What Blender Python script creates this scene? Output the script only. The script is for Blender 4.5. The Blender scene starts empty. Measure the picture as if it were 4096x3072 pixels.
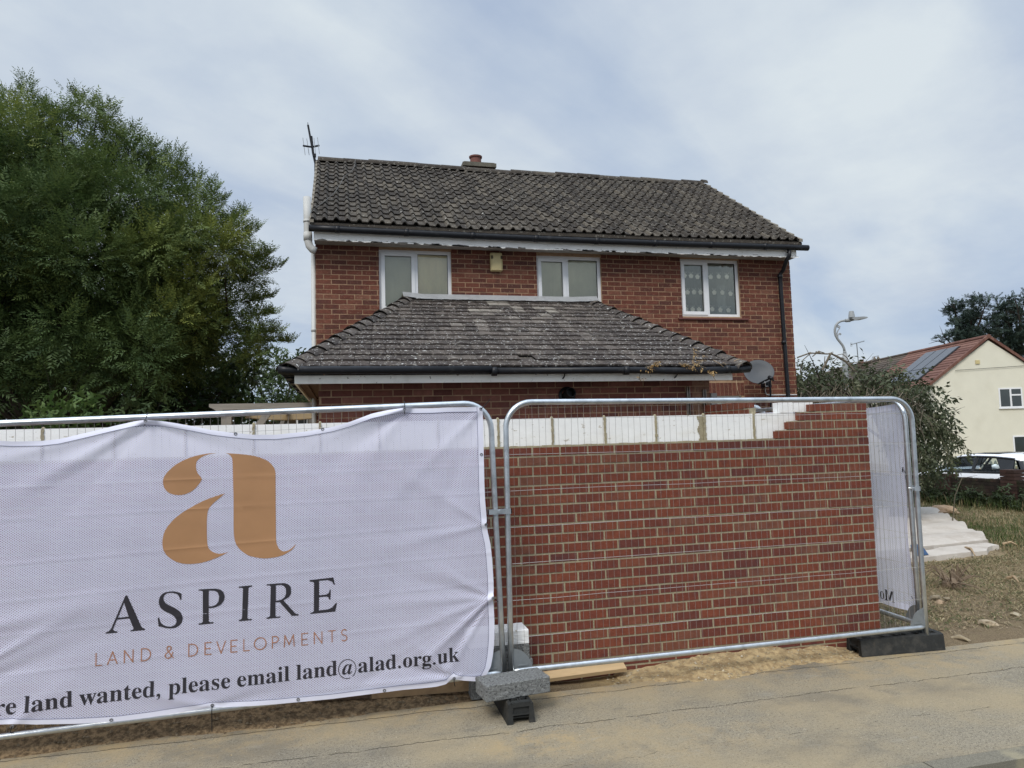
import bpy, bmesh, math, random
import numpy as np
from mathutils import Vector, Matrix
R = math.radians
S = bpy.context.scene
# ------------------------------------------------------------------ camera
PITCH, ROLL, YAW, FPX, CZ = R(4.4174), R(-1.6119), R(13.4289), 2828.4, 1.83
_f = np.array([math.sin(YAW)*math.cos(PITCH), math.cos(YAW)*math.cos(PITCH), math.sin(PITCH)])
_r0 = np.array([math.cos(YAW), -math.sin(YAW), 0.0])
_u0 = np.cross(_r0, _f)
_r = math.cos(ROLL)*_r0 + math.sin(ROLL)*_u0
_u = -math.sin(ROLL)*_r0 + math.cos(ROLL)*_u0
cam_d = bpy.data.cameras.new('camera')
cam_d.sensor_width = 36.0
cam_d.lens = FPX/4096*36.0
cam_d.clip_end = 2000
cam = bpy.data.objects.new('camera', cam_d)
S.collection.objects.link(cam)
M = Matrix(((_r[0], _u[0], -_f[0], 0), (_r[1], _u[1], -_f[1], 0), (_r[2], _u[2], -_f[2], CZ), (0, 0, 0, 1)))
cam.matrix_world = M
S.camera = cam
CAM = np.array([0, 0, CZ])
def _ray(x, y): return _r*(x-2048)/FPX - _u*(y-1536)/FPX + _f
def at(x, y, Y):
    """survey: a measured sight line met with the vertical plane at distance Y"""
    d = _ray(x, y); return CAM + d*(Y/d[1])
def atz(x, y, Z):
    d = _ray(x, y); return CAM + d*((Z-CZ)/d[2])
def atd(x, y, D): return CAM + _ray(x, y)*D
# ------------------------------------------------------------------ world
S.view_settings.view_transform = 'Standard'
S.view_settings.look = 'None'
S.view_settings.exposure = 0.0
S.view_settings.gamma = 1
S.view_settings.use_curve_mapping = False
SUN_EL, SUN_AZ = R(48), R(215)     # azimuth from +Y clockwise
W = bpy.data.worlds.new('World'); S.world = W; W.use_nodes = True
nt = W.node_tree; nt.nodes.clear()
def N(nt, t, **k):
    n = nt.nodes.new(t)
    for a, b in k.items():
        if a == 'inp':
            for i, v in b.items(): n.inputs[i].default_value = v
        else: setattr(n, a, b)
    return n
out = N(nt, 'ShaderNodeOutputWorld'); bg = N(nt, 'ShaderNodeBackground', inp={'Strength': 0.1})
sky = N(nt, 'ShaderNodeTexSky', sky_type='NISHITA', sun_disc=False, sun_elevation=SUN_EL, sun_rotation=SUN_AZ, air_density=1.0, dust_density=2.5, ozone_density=1.5)
tc = N(nt, 'ShaderNodeTexCoord')
sep = N(nt, 'ShaderNodeSeparateXYZ'); nt.links.new(tc.outputs['Generated'], sep.inputs[0])
# clouds lie on a flat layer: direction / height gives their plan position
mz = N(nt, 'ShaderNodeMath', operation='ADD'); mz.inputs[1].default_value = 0.22; nt.links.new(sep.outputs['Z'], mz.inputs[0])
mz2 = N(nt, 'ShaderNodeMath', operation='MAXIMUM'); mz2.inputs[1].default_value = 0.05; nt.links.new(mz.outputs[0], mz2.inputs[0])
dv = N(nt, 'ShaderNodeVectorMath', operation='DIVIDE'); nt.links.new(tc.outputs['Generated'], dv.inputs[0])
cmb = N(nt, 'ShaderNodeCombineXYZ')
for i in range(3): nt.links.new(mz2.outputs[0], cmb.inputs[i])
nt.links.new(cmb.outputs[0], dv.inputs[1])
mp = N(nt, 'ShaderNodeMapping'); mp.inputs['Scale'].default_value = (1, 1, 0.0); mp.inputs['Rotation'].default_value = (0, 0, R(-32)); mp.inputs['Location'].default_value = (7.3, 2.9, 0)
nt.links.new(dv.outputs[0], mp.inputs['Vector'])
mp2 = N(nt, 'ShaderNodeMapping'); mp2.inputs['Scale'].default_value = (0.55, 1.3, 1); nt.links.new(mp.outputs[0], mp2.inputs['Vector'])
n1 = N(nt, 'ShaderNodeTexNoise', inp={'Scale': 1.5, 'Detail': 7, 'Roughness': 0.52, 'Distortion': 0.35}); nt.links.new(mp2.outputs[0], n1.inputs['Vector'])
n2 = N(nt, 'ShaderNodeTexNoise', inp={'Scale': 1.9, 'Detail': 7, 'Roughness': 0.56}); nt.links.new(mp.outputs[0], n2.inputs['Vector'])
cov = N(nt, 'ShaderNodeValToRGB'); cov.color_ramp.elements[0].position = 0.34; cov.color_ramp.elements[1].position = 0.56
cov.color_ramp.elements[0].color = (.42, .42, .42, 1); cov.color_ramp.elements[1].color = (1, 1, 1, 1)
nt.links.new(n1.outputs['Fac'], cov.inputs['Fac'])
ccol = N(nt, 'ShaderNodeValToRGB'); ccol.color_ramp.elements[0].position = 0.34; ccol.color_ramp.elements[1].position = 0.68
ccol.color_ramp.elements[0].color = (5.2, 6.0, 7.2, 1); ccol.color_ramp.elements[1].color = (7.0, 7.7, 8.2, 1)
nt.links.new(n2.outputs['Fac'], ccol.inputs['Fac'])
blue = N(nt, 'ShaderNodeMix', data_type='RGBA', blend_type='MIX'); blue.inputs['Factor'].default_value = 0.62
nt.links.new(sky.outputs[0], blue.inputs['A']); blue.inputs['B'].default_value = (3.5, 4.9, 7.6, 1)
mx = N(nt, 'ShaderNodeMix', data_type='RGBA', blend_type='MIX')
nt.links.new(cov.outputs[0], mx.inputs['Factor']); nt.links.new(blue.outputs['Result'], mx.inputs['A']); nt.links.new(ccol.outputs[0], mx.inputs['B'])
# a bright overcast is brighter overhead
zen = N(nt, 'ShaderNodeMapRange', interpolation_type='SMOOTHSTEP', inp={'From Min': 0.55, 'From Max': 0.95, 'To Min': 1.0, 'To Max': 2.6})
nt.links.new(sep.outputs['Z'], zen.inputs['Value'])
ml = N(nt, 'ShaderNodeVectorMath', operation='SCALE'); nt.links.new(mx.outputs['Result'], ml.inputs[0]); nt.links.new(zen.outputs[0], ml.inputs['Scale'])
nt.links.new(ml.outputs[0], bg.inputs['Color']); nt.links.new(bg.outputs[0], out.inputs['Surface'])
sd = bpy.data.lights.new('sun', 'SUN'); sd.energy = 2.4; sd.angle = R(22); sd.color = (1.0, 0.95, 0.88)
so = bpy.data.objects.new('sun', sd); S.collection.objects.link(so)
sv = Vector((math.sin(SUN_AZ)*math.cos(SUN_EL), math.cos(SUN_AZ)*math.cos(SUN_EL), math.sin(SUN_EL)))
so.rotation_euler = sv.to_track_quat('Z', 'Y').to_euler()
so.location = (0, -5, 30)
# ------------------------------------------------------------------ helpers
COL = S.collection
ORG = {}
def V3(a): return np.asarray(a, float)
class MB:
    def __init__(s): s.v = []; s.f = []; s.a = []
    def add(s, vs, fs, t=0.5):
        b = len(s.v); s.v.extend([tuple(map(float, p)) for p in vs])
        for i, f in enumerate(fs):
            s.f.append(tuple(b+k for k in f)); s.a.append(t[i] if isinstance(t, (list, tuple)) else t)
        return s
    def box(s, x0, x1, y0, y1, z0, z1, t=0.5, M=None):
        vs = [(x, y, z) for x in (x0, x1) for y in (y0, y1) for z in (z0, z1)]
        if M is not None: vs = [tuple(M @ Vector(p)) for p in vs]
        return s.add(vs, [(0, 1, 3, 2), (4, 6, 7, 5), (0, 4, 5, 1), (2, 3, 7, 6), (0, 2, 6, 4), (1, 5, 7, 3)], t)
    def tube(s, pts, r, n=8, t=0.5, closed=False, caps=True):
        P = [Vector(p) for p in pts]; m = len(P); rs = r if isinstance(r, (list, tuple)) else [r]*m
        up = None; vs = []
        for i in range(m):
            if closed: d = P[(i+1) % m]-P[i-1]
            else: d = P[min(i+1, m-1)]-P[max(i-1, 0)]
            d.normalize()
            if up is None:
                up = Vector((0, 0, 1)) if abs(d.z) < .9 else Vector((1, 0, 0))
            a = up - d*up.dot(d)
            if a.length < 1e-6: a = d.orthogonal()
            a.normalize(); up = a; b = d.cross(a)
            for k in range(n):
                q = 2*math.pi*k/n
                vs.append(P[i]+(a*math.cos(q)+b*math.sin(q))*rs[i])
        fs = []
        for i in range(m if closed else m-1):
            j = (i+1) % m
            for k in range(n): fs.append((i*n+k, i*n+(k+1) % n, j*n+(k+1) % n, j*n+k))
        if caps and not closed:
            fs.append(tuple(range(n))[::-1]); fs.append(tuple((m-1)*n+k for k in range(n)))
        return s.add(vs, fs, t)
    def prism(s, poly, y0, y1, t=0.5, M=None):
        """polygon in XZ, extruded along Y"""
        n = len(poly)
        vs = [(p[0], y0, p[1]) for p in poly]+[(p[0], y1, p[1]) for p in poly]
        if M is not None: vs = [tuple(M @ Vector(p)) for p in vs]
        fs = [tuple(range(n)), tuple(range(2*n-1, n-1, -1))]+[(i, i+n, (i+1) % n+n, (i+1) % n) for i in range(n)]
        return s.add(vs, fs, t)
    def lathe(s, prof, n=16, M=None, t=0.5):
        vs = []; fs = []
        for (r, z) in prof:
            for k in range(n):
                q = 2*math.pi*k/n; p = Vector((r*math.cos(q), r*math.sin(q), z)); vs.append(tuple(M @ p) if M is not None else tuple(p))
        for i in range(len(prof)-1):
            for k in range(n): fs.append((i*n+k, i*n+(k+1) % n, (i+1)*n+(k+1) % n, (i+1)*n+k))
        return s.add(vs, fs, t)
def raw(name, v, f, mat, tones=None, smooth=False):
    me = bpy.data.meshes.new(name)
    me.from_pydata(v, [], f)
    if tones is not None and len(tones) == len(me.polygons):
        at_ = me.attributes.new('tone', 'FLOAT', 'FACE'); at_.data.foreach_set('value', np.asarray(tones, np.float32))
    if smooth: me.polygons.foreach_set('use_smooth', [True]*len(me.polygons))
    if isinstance(mat, (list, tuple)):
        for m in mat: me.materials.append(m)
    else: me.materials.append(mat)
    me.update()
    return me
def quads(name, verts, tones, mat, k=4):
    """big meshes: verts (F,k,3) numpy, one tone for each face"""
    F = len(verts); me = bpy.data.meshes.new(name)
    me.vertices.add(F*k); me.vertices.foreach_set('co', np.ascontiguousarray(verts, np.float32).ravel())
    me.loops.add(F*k); me.loops.foreach_set('vertex_index', np.arange(F*k, dtype=np.int32))
    me.polygons.add(F); me.polygons.foreach_set('loop_start', np.arange(0, F*k, k, dtype=np.int32))
    me.polygons.foreach_set('loop_total', np.full(F, k, np.int32))
    a = me.attributes.new('tone', 'FLOAT', 'FACE'); a.data.foreach_set('value', np.asarray(tones, np.float32))
    me.materials.append(mat); me.update(calc_edges=True); return me
def tag(o, label=None, cat=None, group=None, kind=None):
    if label: o['label'] = label
    if cat: o['category'] = cat
    if group: o['group'] = group
    if kind: o['kind'] = kind
    return o
def thing(name, label, cat, loc=(0, 0, 0), group=None, rz=0):
    o = bpy.data.objects.new(name, None); COL.objects.link(o); o.empty_display_size = .1
    o.location = tuple(map(float, loc)); o.rotation_euler.z = rz
    ORG[o.name] = V3(loc) if rz == 0 else V3((0, 0, 0))
    return tag(o, label, cat, group)
def part(name, mb, mat, parent=None, smooth=False, label=None, local=False):
    org = ORG.get(parent.name, V3((0, 0, 0))) if (parent is not None and not local) else V3((0, 0, 0))
    if isinstance(mb, MB):
        v = (np.asarray(mb.v, float)-org).tolist()
        me = raw(name, v, mb.f, mat, mb.a, smooth)
    else:
        me = mb
        if np.any(org != 0): me.transform(Matrix.Translation(-Vector(org)))
    o = bpy.data.objects.new(name, me); COL.objects.link(o)
    if parent is not None: o.parent = parent
    ORG[o.name] = org
    if label: o['label'] = label
    return o
def solo(name, mb, mat, label=None, cat=None, group=None, kind=None, smooth=False, loc=None):
    o = part(name, mb, mat, None, smooth); tag(o, label, cat, group, kind)
    if loc is not None:
        o.data.transform(Matrix.Translation(-Vector(loc))); o.location = tuple(map(float, loc)); ORG[o.name] = V3(loc)
    return o
def copy_tree(o, parent=None):
    c = o.copy(); COL.objects.link(c)
    if parent is not None: c.parent = parent
    for ch in list(o.children): copy_tree(ch, c)
    return c
# ------------------------------------------------------------------ materials
def mat(name, col, rough=.8, var=.12, vs=6.0, bump=0.0, bs=60.0, metal=0.0, ramp=None, dirt=None, spec=.3, det=4, alpha=None, trans=None, stretch=None):
    """procedural: base colour (or a ramp over each piece's own tone), broken by noise; dirt=(colour, amount, scale, lo, hi)"""
    m = bpy.data.materials.new(name); m.use_nodes = True; t = m.node_tree; b = t.nodes['Principled BSDF']
    L = t.links.new
    tcn = N(t, 'ShaderNodeTexCoord'); vec = tcn.outputs['Object']
    if stretch:
        mpn = N(t, 'ShaderNodeMapping'); mpn.inputs['Scale'].default_value = stretch; L(vec, mpn.inputs['Vector']); vec = mpn.outputs[0]
    if ramp:
        a = N(t, 'ShaderNodeAttribute', attribute_name='tone'); cr = N(t, 'ShaderNodeValToRGB')
        e = cr.color_ramp.elements
        for i, (p, c) in enumerate(ramp):
            if i < 2: e[i].position = p; e[i].color = (*c, 1)
            else: x = e.new(p); x.color = (*c, 1)
        L(a.outputs['Fac'], cr.inputs['Fac']); c = cr.outputs[0]
    else:
        rg = N(t, 'ShaderNodeRGB'); rg.outputs[0].default_value = (*col, 1); c = rg.outputs[0]
    if var:
        n = N(t, 'ShaderNodeTexNoise', inp={'Scale': vs, 'Detail': det, 'Roughness': .6}); L(vec, n.inputs['Vector'])
        mr = N(t, 'ShaderNodeMapRange', inp={'From Min': .25, 'From Max': .75, 'To Min': 1-var, 'To Max': 1+var}); L(n.outputs['Fac'], mr.inputs['Value'])
        s_ = N(t, 'ShaderNodeVectorMath', operation='SCALE'); L(c, s_.inputs[0]); L(mr.outputs[0], s_.inputs['Scale']); c = s_.outputs[0]
    for dd in (dirt or []):
        dc, am, sc, lo, hi = dd
        n = N(t, 'ShaderNodeTexNoise', inp={'Scale': sc, 'Detail': 6, 'Roughness': .62}); L(vec, n.inputs['Vector'])
        mr = N(t, 'ShaderNodeMapRange', inp={'From Min': lo, 'From Max': hi, 'To Min': 0, 'To Max': am}); L(n.outputs['Fac'], mr.inputs['Value'])
        mxx = N(t, 'ShaderNodeMix', data_type='RGBA'); L(mr.outputs[0], mxx.inputs['Factor']); L(c, mxx.inputs['A']); mxx.inputs['B'].default_value = (*dc, 1); c = mxx.outputs['Result']
    L(c, b.inputs['Base Color'])
    b.inputs['Roughness'].default_value = rough; b.inputs['Metallic'].default_value = metal; b.inputs['Specular IOR Level'].default_value = spec
    if bump:
        n = N(t, 'ShaderNodeTexNoise', inp={'Scale': bs, 'Detail': 5, 'Roughness': .65}); L(vec, n.inputs['Vector'])
        bp = N(t, 'ShaderNodeBump', inp={'Strength': min(1, bump*1.0), 'Distance': .01}); L(n.outputs['Fac'], bp.inputs['Height']); L(bp.outputs[0], b.inputs['Normal'])
    o = t.nodes['Material Output']
    if trans:      # leaves, cloth: some light comes through
        tr = N(t, 'ShaderNodeBsdfTranslucent'); L(c, tr.inputs['Color']); ms = N(t, 'ShaderNodeMixShader'); ms.inputs[0].default_value = trans
        L(b.outputs[0], ms.inputs[1]); L(tr.outputs[0], ms.inputs[2]); L(ms.outputs[0], o.inputs['Surface'])
    if alpha is not None:   # open weave: lets part of what is behind through
        tr = N(t, 'ShaderNodeBsdfTransparent'); ms = N(t, 'ShaderNodeMixShader'); ms.inputs[0].default_value = alpha
        src = o.inputs['Surface'].links[0].from_socket
        L(src, ms.inputs[1]); L(tr.outputs[0], ms.inputs[2]); L(ms.outputs[0], o.inputs['Surface'])
    return m
rnd = random.Random(7); rng = np.random.default_rng(11)
m_newbrick = mat('new_brick', None, .82, .22, 22, .55, 120, ramp=[(0, (.120, .037, .029)), (.15, (.145, .041, .027)), (.5, (.176, .047, .026)), (.75, (.190, .055, .030)), (.9, (.182, .064, .038)), (1, (.165, .068, .043))], dirt=[((.07, .028, .032), .6, 6, .54, .70), ((.42, .30, .23), .4, 70, .62, .7)])
m_oldbrick = mat('old_brick', None, .88, .28, 16, .7, 90, ramp=[(0, (.082, .032, .024)), (.3, (.114, .038, .026)), (.6, (.138, .045, .029)), (.85, (.160, .058, .037)), (1, (.18, .077, .050))], dirt=[((.36, .24, .17), .5, 38, .57, .68), ((.07, .03, .028), .6, 5, .52, .7)])
m_leanbrick = mat('lean_brick', None, .88, .25, 16, .6, 90, ramp=[(0, (.10, .040, .033)), (.4, (.155, .056, .042)), (.75, (.19, .074, .054)), (1, (.23, .105, .078))], dirt=[((.42, .30, .24), .4, 45, .62, .8), ((.09, .04, .035), .5, 4, .52, .7)])
m_newmortar = mat('new_mortar', (.36, .315, .21), .95, .22, 30, .8, 150)
m_oldmortar = mat('old_mortar', (.36, .235, .145), .95, .22, 18, .7, 120, dirt=[((.20, .13, .09), .5, 4, .52, .7)])
m_galv = mat('galvanised_steel', (.62, .655, .68), .34, .16, 14, .08, 50, metal=.9, dirt=[((.30, .32, .33), .55, 9, .52, .68), ((.8, .82, .82), .3, 40, .6, .75)])
m_wire = mat('mesh_wire', (.27, .245, .225), .5, .15, 30, 0, metal=.3)
m_galvflat = mat('pressed_plate', (.27, .29, .30), .5, .12, 20, .1, 60, metal=.6)
m_white = mat('white_upvc', (.74, .75, .76), .35, .04, 5, 0, spec=.5, dirt=[((.45, .43, .38), .25, 9, .6, .8)])
m_board = mat('painted_board', (.93, .91, .84), .55, .06, 3, .2, 25, dirt=[((.16, .13, .10), .85, 26, .64, .68), ((.50, .46, .38), .4, 5, .55, .75)])
m_fascia = mat('peeling_fascia', (.95, .94, .90), .55, .05, 3, .4, 12, dirt=[((.15, .13, .11), .9, 22, .655, .68), ((.55, .50, .43), .3, 4, .55, .8)])
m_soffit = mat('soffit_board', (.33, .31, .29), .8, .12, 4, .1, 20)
m_black = mat('black_plastic', (.010, .011, .014), .42, .2, 8, .05, 40, spec=.3, dirt=[((.09, .09, .085), .35, 14, .58, .8)])
m_rubber = mat('recycled_rubber', (.028, .029, .028), .7, .25, 20, .3, 80, spec=.25, dirt=[((.11, .10, .085), .5, 6, .54, .72), ((.075, .065, .048), .5, 30, .58, .72)])
m_tile = mat('concrete_roof_tile', None, .92, .30, 14, .9, 90, ramp=[(0, (.034, .028, .023)), (.4, (.052, .044, .036)), (.8, (.076, .065, .052)), (1, (.105, .090, .070))], dirt=[((.036, .033, .030), .6, 3.2, .52, .68), ((.30, .29, .25), .65, 26, .585, .66), ((.72, .70, .64), .85, 10, .685, .70)])
m_tile2 = mat('small_roof_tile', None, .92, .25, 14, .9, 90, ramp=[(0, (.046, .037, .033)), (.35, (.072, .058, .050)), (.6, (.125, .105, .090)), (.8, (.19, .168, .145)), (1, (.27, .245, .21))], dirt=[((.045, .038, .035), .55, 3, .53, .7), ((.36, .33, .28), .75, 22, .57, .66), ((.78, .78, .75), .95, 30, .63, .645)])
m_bonnet = mat('hip_tile', None, .9, .3, 14, .9, 90, ramp=[(0, (.045, .038, .035)), (1, (.105, .09, .08))], dirt=[((.25, .22, .15), .5, 22, .57, .66), ((.78, .78, .75), .95, 28, .63, .645)])
m_lead = mat('lead_flashing', (.40, .41, .42), .5, .12, 6, .3, 14, metal=.3, dirt=[((.22, .22, .22), .5, 12, .5, .7)])
m_dish = mat('grey_dish', (.060, .066, .074), .55, .06, 4, 0, spec=.4)
m_cream = mat('aged_cream_plastic', (.56, .47, .24), .45, .08, 6, 0, spec=.4, dirt=[((.36, .28, .12), .4, 7, .5, .75)])
m_terra = mat('terracotta_pot', (.17, .075, .06), .85, .15, 8, .4, 60, dirt=[((.5, .47, .42), .5, 18, .6, .7)])
m_conc = mat('dense_concrete', (.20, .205, .20), .95, .3, 60, 1.0, 160, dirt=[((.045, .045, .045), .9, 75, .54, .62), ((.36, .37, .36), .6, 60, .58, .66)], det=6)
m_aero = mat('white_aerated_block', (.80, .80, .785), .9, .05, 10, .35, 60, dirt=[((.30, .24, .15), .7, 14, .625, .67), ((.60, .56, .47), .35, 3, .54, .75)], stretch=(1, 1, 2.2))
m_pine = mat('pine_board', (.50, .36, .20), .7, .12, 3, .2, 20, stretch=(1.2, 12, 12), dirt=[((.34, .2, .1), .6, 2, .62, .7)])
def weave(m):
    # knitted holes: a staggered lattice of pinholes through the cloth
    t = m.node_tree; L = t.links.new; o = t.nodes['Material Output']; src = o.inputs['Surface'].links[0].from_socket
    c = N(t, 'ShaderNodeTexCoord'); s = N(t, 'ShaderNodeSeparateXYZ'); L(c.outputs['Object'], s.inputs[0])
    ad = N(t, 'ShaderNodeMath', operation='ADD'); L(s.outputs['X'], ad.inputs[0]); L(s.outputs['Y'], ad.inputs[1])
    w = []
    for v, k in ((ad.outputs[0], 2*math.pi/.0185), (s.outputs['Z'], 2*math.pi/.0145)):
        a = N(t, 'ShaderNodeMath', operation='MULTIPLY'); a.inputs[1].default_value = k; L(v, a.inputs[0]); b = N(t, 'ShaderNodeMath', operation='SINE'); L(a.outputs[0], b.inputs[0]); w.append(b.outputs[0])
    p = N(t, 'ShaderNodeMath', operation='MULTIPLY'); L(w[0], p.inputs[0]); L(w[1], p.inputs[1])
    r = N(t, 'ShaderNodeMapRange', inp={'From Min': .46, 'From Max': .70, 'To Min': .09, 'To Max': .9}); L(p.outputs[0], r.inputs['Value'])
    tr = N(t, 'ShaderNodeBsdfTransparent'); ms = N(t, 'ShaderNodeMixShader'); L(r.outputs[0], ms.inputs[0]); L(src, ms.inputs[1]); L(tr.outputs[0], ms.inputs[2]); L(ms.outputs[0], o.inputs['Surface'])
    return m
m_cloth = weave(mat('mesh_banner_cloth', (.69, .695, .85), .75, .03, 3, 0, trans=.22))
m_hem = mat('banner_hem', (.76, .765, .88), .7, .03, 6, 0, trans=.15)
m_gold = mat('print_tan', (.40, .215, .10), .75, .06, 6, 0, alpha=.10)
m_gold2 = mat('print_copper', (.36, .18, .115), .75, .05, 6, 0, alpha=.06)
m_ink = mat('print_charcoal', (.028, .026, .032), .75, .1, 6, 0, alpha=.04)
m_thread = mat('dark_thread', (.07, .08, .16), .8, 0)
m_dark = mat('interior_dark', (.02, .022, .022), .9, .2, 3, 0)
m_tie = mat('black_cable_tie', (.012, .012, .014), .4, 0)
# ------------------------------------------------------------------ ground
class NT:
    """small wrapper for writing node maths"""
    def __init__(s, name):
        s.m = bpy.data.materials.new(name); s.m.use_nodes = True; s.t = s.m.node_tree; s.b = s.t.nodes['Principled BSDF']; s.L = s.t.links.new
        s.co = N(s.t, 'ShaderNodeTexCoord').outputs['Object']; sp = N(s.t, 'ShaderNodeSeparateXYZ'); s.L(s.co, sp.inputs[0]); s.x, s.y, s.z = sp.outputs
    def noise(s, sc, det=4, ro=.6, vec=None, stretch=None):
        v = vec or s.co
        if stretch:
            mpn = N(s.t, 'ShaderNodeMapping'); mpn.inputs['Scale'].default_value = stretch; s.L(v, mpn.inputs['Vector']); v = mpn.outputs[0]
        n = N(s.t, 'ShaderNodeTexNoise', inp={'Scale': sc, 'Detail': det, 'Roughness': ro}); s.L(v, n.inputs['Vector']); return n.outputs['Fac']
    def vor(s, sc):
        n = N(s.t, 'ShaderNodeTexVoronoi', inp={'Scale': sc}); s.L(s.co, n.inputs['Vector']); return n.outputs['Distance']
    def M(s, op, a, b=0.0, c=None):
        n = N(s.t, 'ShaderNodeMath', operation=op)
        for i, v in enumerate((a, b) if c is None else (a, b, c)):
            if isinstance(v, (int, float)): n.inputs[i].default_value = v
            else: s.L(v, n.inputs[i])
        return n.outputs[0]
    def mr(s, v, a, b, c=0.0, d=1.0, smooth=True):
        n = N(s.t, 'ShaderNodeMapRange', interpolation_type='SMOOTHSTEP' if smooth else 'LINEAR', inp={'From Min': a, 'From Max': b, 'To Min': c, 'To Max': d}); s.L(v, n.inputs['Value']); return n.outputs[0]
    def mix(s, f, a, b):
        n = N(s.t, 'ShaderNodeMix', data_type='RGBA')
        if isinstance(f, (int, float)): n.inputs['Factor'].default_value = f
        else: s.L(f, n.inputs['Factor'])
        for k, v in (('A', a), ('B', b)):
            if isinstance(v, tuple): n.inputs[k].default_value = (*v, 1)
            else: s.L(v, n.inputs[k])
        return n.outputs['Result']
    def scale(s, c, f):
        n = N(s.t, 'ShaderNodeVectorMath', operation='SCALE')
        if isinstance(c, tuple): n.inputs[0].default_value = c
        else: s.L(c, n.inputs[0])
        s.L(f, n.inputs['Scale']); return n.outputs[0]
    def done(s, c, h=None, st=.5, dist=.01, rough=.9, spec=.2):
        s.L(c, s.b.inputs['Base Color']); s.b.inputs['Roughness'].default_value = rough; s.b.inputs['Specular IOR Level'].default_value = spec
        if h is not None:
            bp = N(s.t, 'ShaderNodeBump', inp={'Strength': st, 'Distance': dist}); s.L(h, bp.inputs['Height']); s.L(bp.outputs[0], s.b.inputs['Normal'])
        return s.m
    def spot(s, x0, y0, rx, ry):
        a = s.M('POWER', s.M('DIVIDE', s.M('SUBTRACT', s.x, x0), rx), 2.0); b = s.M('POWER', s.M('DIVIDE', s.M('SUBTRACT', s.y, y0), ry), 2.0)
        return s.mr(s.M('ADD', a, b), 0.0, 1.0, 1.0, 0.0)
# footway asphalt: worn grey, dusted with builders' sand, patched along long joints
g = NT('worn_asphalt')
fine = g.noise(260, 3, .7); mid = g.noise(60, 4, .7); big = g.noise(1.3, 5, .6); agg = g.vor(190)
c = g.mix(g.mr(fine, .38, .62), (.085, .077, .062), (.39, .35, .27)); c = g.mix(g.mr(g.noise(28, 4, .7), .42, .62, 0, .45), c, (.30, .265, .195)); c = g.mix(g.mr(g.noise(70, 3, .7), .53, .62, 0, .75), c, (.060, .054, .045)); c = g.mix(g.mr(g.noise(55, 3, .7), .60, .66, 0, .6), c, (.50, .46, .36))
c = g.mix(g.mr(big, .36, .68, .10, .62), c, (.36, .285, .170)); c = g.mix(g.mr(g.noise(.8, 5, .62, stretch=(1, 1.8, 1)), .48, .68, 0, .5), c, (.125, .115, .097))                                   # dust
sand = g.M('MULTIPLY', g.mr(g.noise(5.5, 6, .7), .40, .62), 1.0)
near = g.M('MAXIMUM', g.spot(1.15, 4.28, .55, .30), g.M('MAXIMUM', g.mr(g.y, 4.72, 5.0), g.M('MULTIPLY', g.spot(1.9, 4.1, 1.1, .45), .5)))
near = g.M('MAXIMUM', near, g.M('MULTIPLY', g.spot(-.9, 4.85, 2.4, .35), .55))
near = g.M('MAXIMUM', near, g.M('MULTIPLY', g.spot(4.2, 4.85, 1.6, .35), .8))
c = g.mix(g.M('MULTIPLY', g.M('MULTIPLY', sand, near), g.mr(mid, .3, .62, .25, .85)), c, (.38, .285, .155))
c = g.mix(g.M('MULTIPLY', g.mr(g.noise(2.3, 5, .65, stretch=(1, 2.5, 1)), .60, .72), .45), c, (.33, .31, .26))   # pale scuffs
c = g.mix(g.M('MULTIPLY', g.mr(g.noise(3.1, 4, .6), .58, .74), .35), c, (.085, .085, .082))        # darker patches
c = g.mix(g.mr(g.M('ABSOLUTE', g.M('SUBTRACT', g.noise(95, 2, .5), .73)), 0.0, .012, .9, 0.0), c, (.5, .47, .38))
cr = None
for y0, amp, w, lo in ((4.955, .035, .0065, .40), (4.475, .045, .006, .44), (3.93, .06, .0035, .55)):
    wob = g.M('MULTIPLY', g.M('SUBTRACT', g.noise(2.2, 6, .75, stretch=(1, .15, 1)), .5), amp*3)
    d = g.M('ABSOLUTE', g.M('ADD', g.M('SUBTRACT', g.y, y0), wob))
    k = g.M('MULTIPLY', g.mr(d, w*.35, w, 1.0, 0.0), g.mr(g.noise(6, 4, .7), lo-.08, lo+.06))
    cr = k if cr is None else g.M('MAXIMUM', cr, k)
c = g.mix(g.M('MULTIPLY', cr, .85), c, (.028, .026, .022))
h = g.M('SUBTRACT', g.M('ADD', g.M('MULTIPLY', fine, .5), g.M('MULTIPLY', agg, .5)), g.M('MULTIPLY', cr, 1.5))
m_asph = g.done(c, h, .55, .006)
# kerb concrete and the carriageway
g = NT('kerb_concrete'); c = g.mix(g.mr(g.noise(200, 3, .7), .35, .65), (.12, .112, .09), (.24, .22, .17)); c = g.mix(g.mr(g.noise(4, 5, .6), .52, .68, 0, .6), c, (.33, .29, .19))
m_kerb = g.done(c, g.noise(160, 3, .7), .4, .004)
g = NT('road_asphalt'); c = g.mix(g.mr(g.noise(180, 3, .7), .35, .65), (.025, .026, .027), (.085, .085, .08)); m_road = g.done(c, g.noise(180, 3), .5, .006)
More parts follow.
